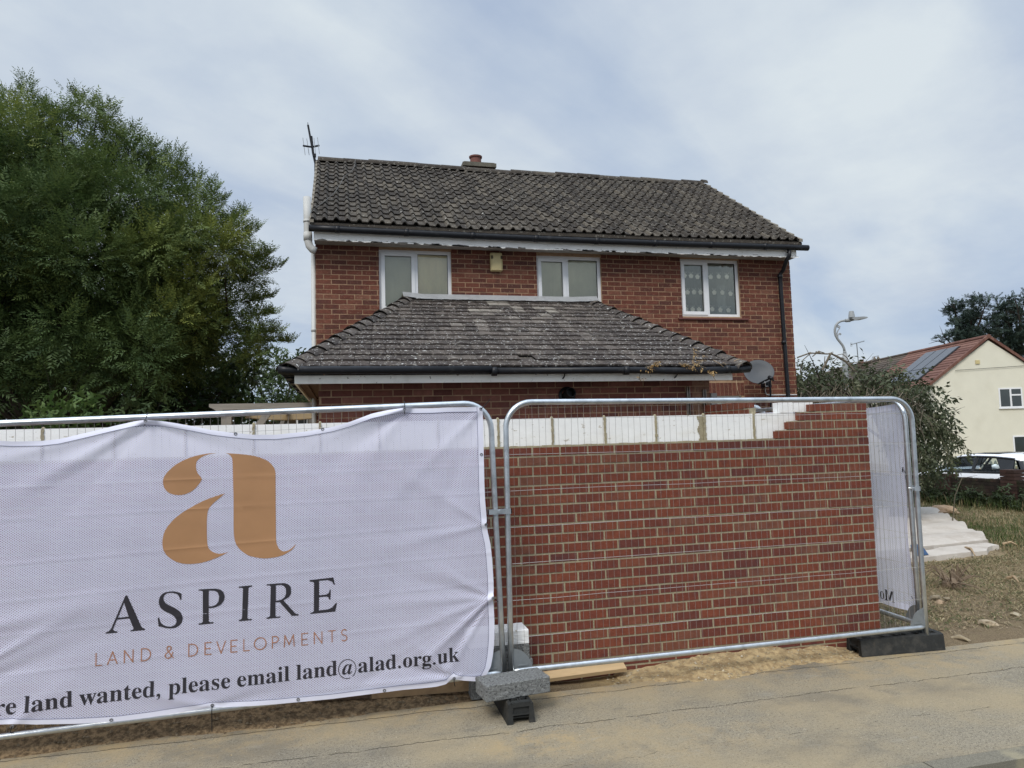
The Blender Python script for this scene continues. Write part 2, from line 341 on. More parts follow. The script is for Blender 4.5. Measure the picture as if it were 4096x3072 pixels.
# bare ground: trampled soil, straw-coloured thatch and green patches further back
g = NT('bare_ground')
fine = g.noise(120, 4, .7); big = g.noise(.9, 5, .6)
c = g.mix(g.mr(fine, .33, .67), (.085, .060, .036), (.31, .235, .145))
c = g.mix(g.mr(g.noise(7, 5, .7), .50, .66, 0, .7), c, (.20, .155, .09))
straw = g.noise(26, 5, .75, stretch=(1, 2.2, 1))
c = g.mix(g.M('MULTIPLY', g.mr(straw, .46, .58), g.mr(g.y, 5.9, 7.5, .15, .85)), c, (.36, .285, .155))
c = g.mix(g.M('MULTIPLY', g.mr(big, .48, .62), g.mr(g.y, 8.5, 11, 0, .75)), c, (.085, .095, .030))
left = g.M('MULTIPLY', g.mr(g.x, .2, 1.1, 1, 0), g.mr(g.y, 5.6, 5.3))
c = g.mix(left, c, g.mix(g.mr(g.noise(40, 5, .7), .36, .62), (.075, .048, .026), (.21, .135, .072)))
sandz = g.M('MULTIPLY', g.M('MULTIPLY', g.mr(g.x, 1.5, 2.0), g.mr(g.x, 4.3, 3.9)), g.mr(g.y, 5.6, 5.3))
c = g.mix(g.M('MULTIPLY', sandz, g.mr(g.noise(14, 4, .7), .3, .55, .3, 1)), c, (.42, .30, .145))
m_soil = g.done(c, g.M('ADD', fine, g.M('MULTIPLY', straw, .8)), .8, .02)
g = NT('loose_sand'); c = g.mix(g.mr(g.noise(16, 5, .7), .38, .62), (.30, .215, .115), (.50, .375, .205)); m_sand = g.done(c, g.noise(90, 5, .7), .8, .015)
g = NT('heaped_soil'); c = g.mix(g.mr(g.noise(28, 6, .75), .38, .62), (.13, .090, .052), (.36, .255, .145)); m_heap = g.done(c, g.noise(50, 6, .75), .9, .025)

def hn(x, y):
    """cheap smooth pseudo-noise for heights"""
    return (np.sin(x*5.1+1.3*np.sin(y*3.3))*np.sin(y*4.7+.7*np.sin(x*2.9))*.5+np.sin(x*13.7+y*3.1)*np.sin(y*11.3-x*2.3)*.28+np.sin(x*31+y*17)*np.sin(y*29-x*11)*.14)
def grid_mesh(name, xs, ys, zf, mat_, smooth=True):
    X, Y = np.meshgrid(xs, ys); Z = zf(X, Y); nx, ny = len(xs), len(ys)
    v = np.stack([X, Y, Z], -1).reshape(-1, 3).tolist()
    f = [(j*nx+i, j*nx+i+1, (j+1)*nx+i+1, (j+1)*nx+i) for j in range(ny-1) for i in range(nx-1)]
    return raw(name, v, f, mat_, None, smooth)
def fall(X, Y):
    t = np.clip((X-14.9)/.35, 0, 1); return -.36*t*t*(3-2*t)
def zg(X, Y):
    k = np.clip((Y-5.0)/.5, 0, 1)*np.clip((40-Y)/20, 0, 1)
    lump = .022*hn(X, Y)*k
    bank = .045*np.clip((Y-5.02)/.25, 0, 1)*np.clip((5.9-Y)/.4, 0, 1)*np.clip((X-4.6)/.4, 0, 1)*(0.6+.4*hn(X*1.3, Y))
    return -.012+lump+bank+fall(X, Y)
xs = np.unique(np.concatenate([np.linspace(-400, -20, 8), np.linspace(-20, -3, 12), np.linspace(-3, 15.5, 260), np.linspace(15.5, 60, 30), np.linspace(60, 400, 8)]))
ys = np.unique(np.concatenate([np.linspace(5.03, 9, 110), np.linspace(9, 20, 90), np.linspace(20, 60, 20), np.linspace(60, 600, 10)]))
solo('ground', grid_mesh('ground', xs, ys, zg, m_soil), None, kind='structure')
b = MB().box(-400, 400, 3.412, 5.06, -.3, 0.0); solo('pavement', b, m_asph, kind='structure')
b = MB()
x = -60.0
while x < 60: b.box(x+.004, x+.91, 3.285, 3.406, -.3, .002+rnd.uniform(-.002, .002)); x += .914
solo('kerb', b, m_kerb, kind='structure')
solo('road', MB().box(-400, 400, -300, 3.28, -.4, -.11), m_road, kind='structure')

# loose sand at the foot of the new wall
def heap(x0, x1, y0, y1, hf, mat_, nx=120, ny=30, name='sand', seed=0):
    return grid_mesh(name, np.linspace(x0, x1, nx), np.linspace(y0, y1, ny), hf, mat_)
def hs(X, Y):
    t = (X-2.0)/2.15; env = np.clip(np.sin(np.clip(t, 0, 1)*np.pi), 0, 1)**.6
    e = .5+.5*np.sin(X*3.1+.6)*np.sin(X*7.3); front = 4.93+.07*np.sin(X*4.2)+.12*(1-env)
    k = np.clip((Y-front)/(5.29-front), 0, 1)
    return -.010+env*(.10*(.55+.45*e))*k**.8+np.where(k > 0, (.020*hn(X*2.6, Y*2.6)+.012*hn(X*6.1+2, Y*6.3))*np.clip(k*4, 0, 1)*env, 0)
solo('sand', heap(2.0, 4.15, 4.85, 5.295, hs, m_sand, 150, 44), 'loose yellow building sand spilled along the foot of the new brick wall', 'sand', kind='stuff')
def hl(X, Y):
    k = np.clip((Y-4.99-.03*np.sin(X*3.7))/.3, 0, 1)
    fx = np.clip((.95-X)/.5, 0, 1)
    return -.013+((.075+.05*np.clip((-.2-X)/.6, 0, 1))*k+.022*hn(X*2.7, Y*2.7)*np.clip(k*3, 0, 1))*fx
solo('soil', heap(-4.2, .95, 4.94, 5.32, hl, m_heap, 260, 34, 'soil'), 'brown loose soil banked along the pavement below the printed banner', 'soil', kind='stuff')

# ------------------------------------------------------------------ brickwork
def cut(a, b, holes):
    seg = [(a, b)]
    for (h0, h1) in holes:
        ns = []
        for (p, q) in seg:
            if h1 <= p or h0 >= q: ns.append((p, q)); continue
            if h0 > p: ns.append((p, h0))
            if h1 < q: ns.append((h1, q))
        seg = ns
    return seg
def bricks(mb, x0, x1, z0, z1, y, holes=(), L=.225, H=.075, j=.0125, phase=0.0, depth=.012, jit=.0016, rowx=None, ax='x', sgn=1, weights=None):
    """courses of stretchers, each brick a five-sided block standing proud of the mortar face"""
    n = int(round((z1-z0)/H))
    for r in range(n):
        za = z0+r*H+j/2; zb = z0+(r+1)*H-j/2; zm = (za+zb)/2
        A, B = (x0, x1) if rowx is None else rowx(r, zm)
        if A is None: continue
        hs_ = [(h[0], h[1]) for h in holes if h[2] < zb-.01 and h[3] > za+.01]
        off = phase+(L/2 if r % 2 else 0)
        k = math.floor((A-off)/L)
        while off+k*L < B:
            p, q = off+k*L+j/2, off+(k+1)*L-j/2; k += 1
            p, q = max(p, A), min(q, B)
            if q-p < .02: continue
            for (p2, q2) in cut(p, q, hs_):
                if q2-p2 < .02: continue
                a = rnd.uniform(-jit, jit); bb = rnd.uniform(-jit, jit); cc = rnd.uniform(-jit, jit); dy = rnd.uniform(-jit, jit)
                X0, X1, Z0, Z1, F, Bk = p2+a, q2+bb, za+cc, zb+cc*.5, y+dy*sgn, y+depth*sgn
                vs = [(X0, F, Z0), (X1, F, Z0), (X1, F, Z1), (X0, F, Z1), (X0, Bk, Z0), (X1, Bk, Z0), (X1, Bk, Z1), (X0, Bk, Z1)]
                if ax == 'y': vs = [(v[1], v[0], v[2]) for v in vs]
                mb.add(vs, [(0, 1, 2, 3), (4, 0, 3, 7), (1, 5, 6, 2), (3, 2, 6, 7), (4, 5, 1, 0)], rnd.random())
    return mb
def slab(mb, x0, x1, z0, z1, y0, y1, holes=()):
    xs_ = sorted({x0, x1, *[v for h in holes for v in h[:2]]}); zs_ = sorted({z0, z1, *[v for h in holes for v in h[2:]]})
    for i in range(len(xs_)-1):
        for k in range(len(zs_)-1):
            xm, zm = (xs_[i]+xs_[i+1])/2, (zs_[k]+zs_[k+1])/2
            if any(h[0] < xm < h[1] and h[2] < zm < h[3] for h in holes): continue
            mb.box(xs_[i], xs_[i+1], y0, y1, zs_[k], zs_[k+1])
    return mb
# the new cavity wall: brick outer leaf racked back in steps, white blocks behind
YW = 5.30; XE = 4.443; TOP = 1.762
wall = thing('brick_wall', 'new half built red brick wall behind the mesh fence, stepped at its right end with white blocks on top', 'wall', (0, YW, 0))
def rx(r, zm):
    if zm < TOP: return (-6.0, XE)
    k = int((zm-TOP)/.0745)
    return ([3.575, 3.688, 3.800, 3.913][min(k, 3)], XE)
Z0 = TOP-24*.0745
mb = MB(); bricks(mb, -6, XE, Z0, Z0+28*.0745, YW, H=.0745, phase=XE-.225*2+.006, rowx=rx, depth=.012, jit=.0013, L=.225, j=.0145)
for k, xs0 in enumerate((3.575, 3.688, 3.800, 3.913)): mb.box(xs0+.002, xs0+.11, YW+.004, YW+.101, TOP+.0745*k+.0075, TOP+.0745*(k+1)-.0065, .5+.1*k)
part('brickwork', mb, m_newbrick, wall)
mb = MB()
mb.box(-6, XE-.003, YW+.004, YW+.098, Z0, TOP+.001)
for k in range(3): mb.box([3.575, 3.688, 3.800][k]+.02, XE-.003, YW+.004, YW+.098, TOP+.0745*k+.001, TOP+.0745*(k+1)+.001)
mb.box(3.94, XE-.003, YW+.004, YW+.098, TOP+.0745*3+.001, TOP+.0745*4-.006)
# squeezed mortar on top of the outer leaf
for i in range(220):
    x_ = -6+i*.0432; mb.box(x_, x_+.0431, YW+.012+rnd.uniform(0, .006), YW+.099, TOP-.006, TOP+.004+rnd.uniform(0, .007))
part('mortar', mb, m_newmortar, wall)
# blocks: joints surveyed on the inner leaf
YB = YW+.15
jx = [at(x, 1700, YB)[0] for x in (171.6, 460, 743, 1014.5, 1280, 1516, 1752, 1992, 2208.4, 2418.5, 2622.7, 2816.6, 3014.7)]
left = [jx[0]-.45*k for k in range(9, 0, -1)]
jx = left+jx+[3.955]
ZB0, ZB1 = TOP+.006, 1.985
for i in range(len(jx)-1):
    mb = MB(); a, b_ = jx[i]+.006, jx[i+1]-.006; dz = rnd.uniform(-.002, .002); dy = rnd.uniform(-.002, .002)
    mb.box(a, b_, YB+dy, YB+.10, ZB0, ZB1+dz); o = part('white_block', mb, m_aero, wall)
mb = MB().box(3.688, 3.812, YB-.004, YB+.10, 1.988, 2.078); mb.box(3.814, 4.012, YB-.012, YB+.09, 1.992, 2.075)
part('white_block', mb, m_aero, wall)
mb = MB()
for i, xj in enumerate(jx[:-1]):
    n = 10; w = .0075 if i != len(jx)-3 else .011
    for k in range(n):
        z_ = ZB0+(ZB1-ZB0)*k/n; e = rnd.uniform(-.002, .003)
        mb.box(xj-w-e, xj+w+rnd.uniform(-.002, .004), YB-.009-rnd.uniform(0, .005), YB+.02, z_, z_+(ZB1-ZB0)/n+.0004)
    mb.lathe([(0.012, 0), (.013, .008), (.008, .016), (.001, .019)], 7, Matrix.Translation((xj, YB+.01, ZB1-.004)))
# smeared mortar beside one joint
xj = jx[-3]
for k in range(12):
    z_ = ZB0+(ZB1-ZB0)*.97*k/12; mb.box(xj-.055+.01*math.sin(k), xj-.012+rnd.uniform(-.004, .004), YB-.0045, YB+.01, z_, z_+.0185)
part('mortar_joint', mb, m_newmortar, wall)
# inner leaf below, cavity, and the return running back from the corner
mb = MB().box(-6, 3.95, YB+.004, YB+.10, 0, TOP+.005)
part('inner_leaf', mb, m_aero, wall)
mb = MB(); m2 = MB()
m2.box(XE-.098, XE-.008, YW+.11, 8.0, 0, 1.86); m2.box(XE-.098, XE-.008, YW+.11, 5.75, 1.86, TOP+.0745*3+.003); m2.box(XE-.098, XE-.008, 7.0, 8.0, 1.86, 2.09)
bricks(mb, YW+.11, 5.75, TOP-.0745, TOP+.0745*3+.075, XE-.102, ax='y', H=.0745, L=.225); bricks(mb, 7.0, 8.0, 1.86, 2.16, XE-.102, ax='y', H=.075, L=.225)
for k in range(9): mb.box(XE-.102, XE-.006, 7.02+k*.108, 7.115+k*.108, 2.10, 2.165+rnd.uniform(-.01, .01), rnd.random())
for k in range(3): mb.box(XE-.34+k*.09, XE-.26+k*.09, 5.62, 5.83, 1.86, 2.055+rnd.uniform(-.006, .006), rnd.random())
part('return_brickwork', mb, m_newbrick, wall); part('return_mortar', m2, m_newmortar, wall)

# ------------------------------------------------------------------ the house
YH = 10.74; HX0, HX1, HZ = -.388, 7.624, 4.803
house = thing('brick_house', 'two storey red brick house with dark tiled roof behind the new wall', 'house', (3.6, YH, 0))
WIN = [(.539, 1.650, 3.80, 4.772), (3.024, 4.122, 3.80, 4.760), (5.535, 6.640, 3.795, 4.785)]
KW = (5.97, 6.56, 1.2, 2.445)
m_ = MB(); slab(m_, HX0, HX1, 0, HZ, YH+.0035, YH+.26, WIN+[KW]); m_.box(HX0, HX0+.25, YH+.26, 16.2, 0, HZ); m_.box(HX1-.25, HX1, YH+.26, 16.2, 0, HZ); m_.box(HX0+.25, HX1-.25, 15.95, 16.2, 0, HZ)
gable = [(YH+.02, HZ), (13.1, 6.95), (16.18, HZ)]
for xa, xb in ((HX0, HX0+.25), (HX1-.25, HX1)):
    m_.add([(xa, y_, z_) for y_, z_ in gable]+[(xb, y_, z_) for y_, z_ in gable], [(0, 1, 2), (5, 4, 3), (0, 3, 4, 1), (1, 4, 5, 2), (0, 2, 5, 3)])
part('wall', m_, m_oldmortar, house)
SOLD = (5.86, 6.62, 2.452, 2.668)
mb = MB(); bricks(mb, HX0-.003, HX1+.004, HZ-64*.075, HZ, YH, WIN+[KW, SOLD, (-.2, 4.3, 0, 2.6)], jit=.002, phase=.06)
k = SOLD[0]
while k < SOLD[1]-.03: mb.box(k+.004, min(k+.071, SOLD[1]), YH-.001, YH+.02, SOLD[2], SOLD[3], rnd.random()*.8+.2); k += .0755
# brick quoins stand a little proud on the right corner, seen against the sky
for r in range(64):
    z_ = HZ-(r+1)*.075+.005
    mb.box(HX1-.01, HX1+.004+(.005 if r % 2 else 0), YH+.004, YH+.10, z_, z_+.065, rnd.random())
part('brickwork', mb, m_oldbrick, house)
# windows
m_glass = bpy.data.materials.new('window_glass'); m_glass.use_nodes = True; t = m_glass.node_tree; t.nodes.clear()
o_ = N(t, 'ShaderNodeOutputMaterial'); gl = N(t, 'ShaderNodeBsdfGlossy', inp={'Roughness': .03}); gl.inputs['Color'].default_value = (.9, .95, .95, 1); tr = N(t, 'ShaderNodeBsdfTransparent'); tr.inputs['Color'].default_value = (.97, .95, .89, 1)
fr = N(t, 'ShaderNodeFresnel', inp={'IOR': 1.65}); ms = N(t, 'ShaderNodeMixShader'); t.links.new(fr.outputs[0], ms.inputs[0]); t.links.new(tr.outputs[0], ms.inputs[1]); t.links.new(gl.outputs[0], ms.inputs[2]); t.links.new(ms.outputs[0], o_.inputs[0])
m_blind = mat('drawn_curtain', (.97, .88, .70), .9, .10, 2.2, 0, dirt=[((.60, .58, .48), .6, 1.6, .42, .62), ((.95, .90, .70), .5, 2.2, .5, .7)], stretch=(1, 1, .5))
m_blind2 = mat('green_grey_curtain', (.58, .59, .54), .9, .12, 2.5, 0, dirt=[((.80, .80, .72), .6, 1.3, .45, .65)], stretch=(1, 1, .6))
m_net = mat('net_curtain', (.42, .45, .46), .9, .05, 4, 0, alpha=.45)
m_flower = mat('lace_flower', (.97, .97, .98), .9, .0, 4, 0)
def frame_rect(mb, x0, x1, z0, z1, w, y0, y1):
    mb.box(x0, x1, y0, y1, z0, z0+w); mb.box(x0, x1, y0, y1, z1-w, z1); mb.box(x0, x0+w, y0, y1, z0+w, z1-w); mb.box(x1-w, x1, y0, y1, z0+w, z1-w)
def window(parent, x0, x1, z0, z1, y, split=.5, mats=(m_blind2, m_blind), label=None, opener=0):
    fb = MB(); xm = x0+(x1-x0)*split
    frame_rect(fb, x0, x1, z0, z1, .052, y, y+.07); fb.box(xm-.030, xm+.030, y, y+.07, z0+.052, z1-.052)
    w = part('window', fb, m_white, parent, label=label)
    for k, (a, b_) in enumerate(((x0+.052, xm-.030), (xm+.030, x1-.052))):
        if k == opener:
            sb = MB(); frame_rect(sb, a-.018, b_+.018, z0+.036, z1-.036, .056, y-.014, y+.02); part('sash', sb, m_white, w)
            A, B, C_, D = a+.034, b_-.034, z0+.088, z1-.088
        else: A, B, C_, D = a, b_, z0+.052, z1-.052
        gk = MB(); frame_rect(gk, A-.002, B+.002, C_-.002, D+.002, .007, y+.016, y+.030); part('gasket', gk, m_tie, w)
        part('pane', MB().box(A, B, y+.024, y+.028, C_, D), m_glass, w)
        if mats[k] is not None:
            n = 24; vs = []; fs = []
            for i in range(n+1):
                xx = A-.01+(B-A+.02)*i/n; yy = y+.036+.003*math.sin(i*.9+k)+.003*math.sin(i*.37)
                vs += [(xx, yy, C_-.02), (xx, yy, D+.02)]
                if i: fs.append((2*i-2, 2*i, 2*i+1, 2*i-1))
            part('curtain', MB().add(vs, fs), mats[k], w, smooth=True)
    part('unlit_room_panel', MB().box(x0+.02, x1-.02, y+.14, y+.16, z0+.02, z1-.02), m_dark, w)  # thin sheet, the dark of the unlit room put into its colour
    return w
yw = YH+.055
window(house, *WIN[0], yw, .505, (m_blind2, m_blind), 'bedroom window at the left with drawn grey curtains')
window(house, *WIN[1], yw, .47, (m_blind2, m_blind2), 'middle first floor window with creased green grey curtain')
w3 = window(house, *WIN[2], yw, .46, (m_net, m_net), 'right first floor window with flowered net curtain')
# lace flowers on the net, and a pale panel coloured as a bright far window behind it
for k, (A, B) in enumerate(((5.62, 5.98), (6.10, 6.56))):
    for rr, zz in enumerate((4.50, 4.22, 3.93)):
        for q in range(3):
            cx = A+(B-A)*(q+.35*(rr % 2)+.25)/3; cz = zz+rnd.uniform(-.01, .01); fl = MB()
            for p in range(5):
                an = p*1.2566+.3; mc = Matrix.Translation((cx+.020*math.cos(an), yw+.0300, cz+.020*math.sin(an))) @ Matrix.Rotation(math.pi/2, 4, 'X')
                fl.lathe([(.024, 0), (.001, .001)], 8, mc)
            for p in (-.6, 0, .6): fl.tube([(cx+.01*p, yw+.0300, cz+.03), (cx+.045*math.sin(p)+.02*p, yw+.0300, cz+.07)], .003, 4)
            part('lace_flower', fl, m_flower, w3)
m_brightwin = mat('far_window_light', (.62, .72, .80), .8, .05)
part('far_window_panel', MB().box(6.29, 6.45, yw+.105, yw+.115, 3.86, 4.38), m_brightwin, w3)
sb = MB().box(5.452, 6.755, YH-.035, YH+.06, 3.742, 3.766); sb.box(5.455, 6.752, YH-.030, YH+.004, 3.735, 3.742)
part('window_sill', sb, mat('red_sill', (.15, .06, .05), .7, .15, 8, .2, 40), house)
# kitchen window low down behind the fence rail
kf = MB(); frame_rect(kf, KW[0], KW[1], KW[2], KW[3], .05, YH+.05, YH+.12); kf.box(KW[0]-.05, KW[1]+.03, YH+.02, YH+.05, KW[3]-.012, KW[3])
kw = part('window', kf, m_white, house, label='ground floor window half hidden by the extension'); part('pane', MB().box(KW[0]+.05, KW[1]-.05, YH+.07, YH+.075, KW[2]+.05, KW[3]-.05), m_glass, kw); part('curtain', MB().box(KW[0]+.03, KW[1]-.03, YH+.13, YH+.14, KW[2]+.02, KW[3]-.02), m_blind2, kw)
# soffit, fascia, gutter
YF = 10.466
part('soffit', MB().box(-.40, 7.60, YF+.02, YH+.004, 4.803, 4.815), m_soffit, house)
fb = MB(); n = 90
for i in range(n):      # board with a ragged, peeling lower edge
    x0 = -.405+7.985*i/n; x1 = -.405+7.985*(i+1)/n; sag = -.020*math.sin(math.pi*i/n)
    fb.box(x0, x1, YF, YF+.02, 4.792+sag+rnd.uniform(-.006, .006), 4.965+sag)
part('fascia', fb, m_fascia, house)
bw_ = MB()
for i in range(85):
    x0 = -.38+rnd.random()*7.9; w = rnd.uniform(.03, .26); z0 = 4.786-.020*math.sin(math.pi*(x0+.4)/8); a_, b2_, c2_ = (rnd.uniform(.008, .034) for _ in range(3))
    bw_.add([(x0, YF-.0015, z0), (x0+w, YF-.0015, z0), (x0+w*.93, YF-.0015, z0+a_), (x0+w*.55, YF-.0015, z0+b2_), (x0+w*.1, YF-.0015, z0+c2_)], [(0, 1, 2, 3, 4)])
part('bare_wood', bw_, mat('bare_wood', (.17, .155, .135), .9, .3, 20, 0), house)
fl = MB()
for i in range(46):
    x0 = -.3+rnd.random()*7.8; w = rnd.uniform(.04, .22); z0 = 4.800-.020*math.sin(math.pi*(x0+.4)/8)
    fl.add([(x0, YF-.001, z0+.012), (x0+w, YF-.001, z0+.010), (x0+w*.9, YF-.016-rnd.random()*.012, z0-rnd.uniform(.004, .018)), (x0+w*.4, YF-.012-rnd.random()*.01, z0-rnd.uniform(.006, .022)), (x0+w*.1, YF-.008, z0-rnd.uniform(0, .012))], [(0, 1, 2, 3, 4)])
part('peeling_paint', fl, m_fascia, house)
def gut(xa, xb, y, zf, r=.051, brk=1.0):
    pts = [(xa+(xb-xa)*i/24, y, zf(xa+(xb-xa)*i/24)) for i in range(25)]
    g_ = MB().tube(pts, r, 12)
    x_ = xa+.4
    while x_ < xb-.2:
        g_.tube([(x_-.035, y, zf(x_)), (x_+.035, y, zf(x_))], r+.006, 12); x_ += brk
    return g_
zs_ = lambda x_: 4.945-.024*math.sin(math.pi*min(1, max(0, (x_+.45)/8.05)))
part('gutter', gut(-.47, 7.76, 10.395, zs_), m_black, house, smooth=True)
dp = MB(); p0 = at(3158, 1010, 10.40); pA = at(3150, 1030, 10.45); pB = at(3119, 1062, 10.66); pC = at(3119, 1100, 10.68); pD = at(3153, 1590, 10.68)
xd = pB[0]
xd = float(pC[0]); xe = float(at(3153, 1590, 10.675)[0]); xt = float(p0[0])
dp.tube([(xt, 10.40, 4.90), (xt, 10.41, 4.80), (xt-.03, 10.46, 4.72), (xd+.03, 10.62, 4.60), (xd, 10.67, 4.54), (xd, 10.675, 4.3), ((xd+xe)/2, 10.675, 3.4), (xe, 10.675, 2.4), (xe, 10.675, .1)], .034, 12)
for z_ in (4.50, 3.35): dp.tube([(xd, 10.675, z_-.03), (xd, 10.675, z_+.03)], .042, 12)
part('downpipe', dp, m_black, house, smooth=True)
# main roof: double-roll tiles, 14 courses, on a slightly sagging slope
EL = np.array([-.452, 10.375, 5.035]); ER = np.array([7.635, 10.375, 5.05]); TL = np.array([-.452, 13.1, 7.02]); TR = np.array([7.40, 13.1, 7.03])
NC = 14; PR = .165
def roofpt(u, s):
    """u = metres from left, s up the slope"""
    a = EL+(TL-EL)*s; b_ = ER+(TR-ER)*s; p = a+(b_-a)*(u/8.087)
    p[2] += -.030*math.sin(math.pi*u/8.087)*(1-.3*s)+.010*math.sin(u*1.9+s*5)+.006*math.sin(u*4.7-s*9)
    p[0] += .03*math.sin(s*math.pi)*(u/8.087 < .02)
    return p
nrm = np.cross(np.array([1, 0, 0]), (TL-EL)); nrm = nrm/np.linalg.norm(nrm)
def prof(x_):
    q = (x_/PR) % 1.0
    return .042*math.sin(math.pi*q/.46)**.8 if q < .46 else 0.0
rt = MB(); sub = 11
tot = int(8.087/PR)
for c_ in range(NC):
    s0, s1 = c_/NC, min(1.0, (c_+1)/NC+.02)
    for tI in range(tot):
        # one tile = one roll and one pan, with its own small lift and tone
        u0 = tI*PR; dz = rnd.uniform(-.003, .003); tl = rnd.uniform(-.003, .004); tone = rnd.random()
        if rnd.random() < .03: tone = 1.0; 
        top_ = []; low = []; und = []
        for k in range(sub):
            u = u0+PR*k/(sub-1); h_ = prof(min(u0+PR*.9999, u0+PR*k/(sub-1)+1e-6)) if k < sub-1 else 0
            lo_ = roofpt(u, s0)+nrm*(h_+.030+dz)+np.array([0, 0, tl]); up_ = roofpt(u, s1)+nrm*(h_+.002)
            top_.append(up_); low.append(lo_); und.append(lo_-nrm*.020+np.array([0, .004, 0]))
        vs = low+top_+und; fs = [(k, k+1, sub+k+1, sub+k) for k in range(sub-1)]+[(2*sub+k, 2*sub+k+1, k+1, k) for k in range(sub-1)]
        rt.add(vs, fs, tone)
part('roof_tiles', rt, m_tile, house)
rb = MB()
a, b_, c2, d2 = EL.copy(), ER.copy(), TR.copy(), TL.copy()
for p in (a, b_, c2, d2): p[2] -= .02
rb.add([a, b_, c2, d2, (-.452, 16.0, 5.0), (7.635, 16.0, 5.0), a-(0, 0, .05), b_-(0, 0, .05), (-.452, 16, 4.9), (7.635, 16, 4.9), d2-(0, 0, .06), c2-(0, 0, .06)], [(0, 1, 2, 3), (3, 2, 5, 4), (6, 7, 1, 0), (0, 3, 10, 6), (3, 4, 8, 10), (1, 7, 11, 2), (2, 11, 9, 5), (4, 5, 9, 8)])
part('roof', rb, m_tile, house)
rg_ = MB(); u = -.42
while u < 7.35:
    w = min(.46, 7.42-u); z_ = 7.045-.035*math.sin(math.pi*(u+.4)/8)+.010*math.sin((u+.4)*1.9+5)+.006*math.sin((u+.4)*4.7-9)+rnd.uniform(-.006, .006)
    Mx = Matrix.Translation((u, 13.1, z_-.03+rnd.uniform(-.003, .003))) @ Matrix.Rotation(math.pi/2, 4, 'Y')
    vs = []; fs = []
    for i in range(2):
        for k in range(9):
            an = math.pi*k/8; rr = .115-.008*i
            vs.append((u+i*w*1.01, 13.1+rr*math.cos(an), z_-.04+rr*.95*math.sin(an)))
    for k in range(8): fs.append((k, k+1, 9+k+1, 9+k))
    fs.append(tuple(range(9))); rg_.add(vs, fs, rnd.random()); u += .455
part('ridge_tiles', rg_, m_tile, house)
m_verge = mat('verge_mortar', (.22, .20, .165), .95, .3, 20, .7, 60)
for side, (E_, T_) in enumerate(((EL, TL), (ER, TR))):
    vb = MB()
    for c_ in range(NC):
        s0, s1 = c_/NC, (c_+1)/NC
        p = E_+(T_-E_)*s0; q = E_+(T_-E_)*s1; x_ = -.006 if side == 0 else -.055; w = .06
        p = p+nrm*.018; q = q-nrm*.004
        vs = [(p[0]+x_, p[1]-.01, p[2]-.03), (p[0]+x_+w, p[1]-.01, p[2]-.03), (p[0]+x_+w, p[1]-.01, p[2]+.022), (p[0]+x_, p[1]-.01, p[2]+.022), (q[0]+x_, q[1], q[2]-.03), (q[0]+x_+w, q[1], q[2]-.03), (q[0]+x_+w, q[1], q[2]+.022), (q[0]+x_, q[1], q[2]+.022)]
        vb.add(vs, [(0, 1, 2, 3), (3, 2, 6, 7), (0, 3, 7, 4), (1, 5, 6, 2)], rnd.random())
    part('verge', vb, m_verge, house)
# loose aerial cable lying down the left of the roof
cb = MB().tube([roofpt(u_, s_)+nrm*.075 for u_, s_ in ((.72, .98), (.70, .86), (.62, .74), (.50, .66), (.44, .52), (.34, .36), (.20, .22), (.06, .12))], .006, 5); part('loose_cable', cb, mat('grey_cable', (.10, .095, .085), .6, 0), house)
# chimney
ch = MB().box(2.40, 2.93, 13.45, 13.98, 6.2, 7.225); chm = part('chimney', ch, m_oldmortar, house)
cb_ = MB(); bricks(cb_, 2.395, 2.935, 6.395, 7.22, 13.445); part('chimney_brickwork', cb_, m_oldbrick, chm)
part('chimney_cap', MB().box(2.325, 3.0, 13.37, 14.05, 7.225, 7.300).box(2.36, 2.97, 13.41, 14.02, 7.300, 7.325), mat('cap_concrete', (.13, .12, .095), .95, .3, 12, .7, 60), chm)
part('chimney_pot', MB().lathe([(.125, 0), (.115, .03), (.112, .2), (.13, .205), (.135, .235), (.115, .24), (.10, .24), (.10, .1)], 20, Matrix.Translation((2.645, 13.7, 7.31))), m_terra, chm, smooth=False)
# white vent pipe on the left gable
vp = MB(); px = -.60
VP = [tuple(at(x, y, 10.58)) for x, y in ((1264, 1004), (1250, 998), (1238, 984), (1232, 962), (1231, 930), (1230, 880), (1228, 789))]
vp.tube(VP, .056, 16); vp.tube([VP[3], VP[4]], .063, 16)
vp.tube([tuple(at(1230.3, 890, 10.58)), tuple(at(1230, 880, 10.58))], .062, 16)
m_pipe = mat('grey_white_pipe', (.50, .50, .48), .5, .05, 5, 0)
part('vent_pipe', vp, m_pipe, house, smooth=True)
vp = MB().tube([(HX0-.035, YH+.05, 4.78), (HX0-.035, YH+.05, .0)], .034, 12)
for z_ in (4.74, 3.52, 3.16): vp.tube([(HX0-.035, YH+.05, z_-.025), (HX0-.035, YH+.05, z_+.025)], .040, 12)
part('waste_pipe', vp, m_pipe, house, smooth=True)
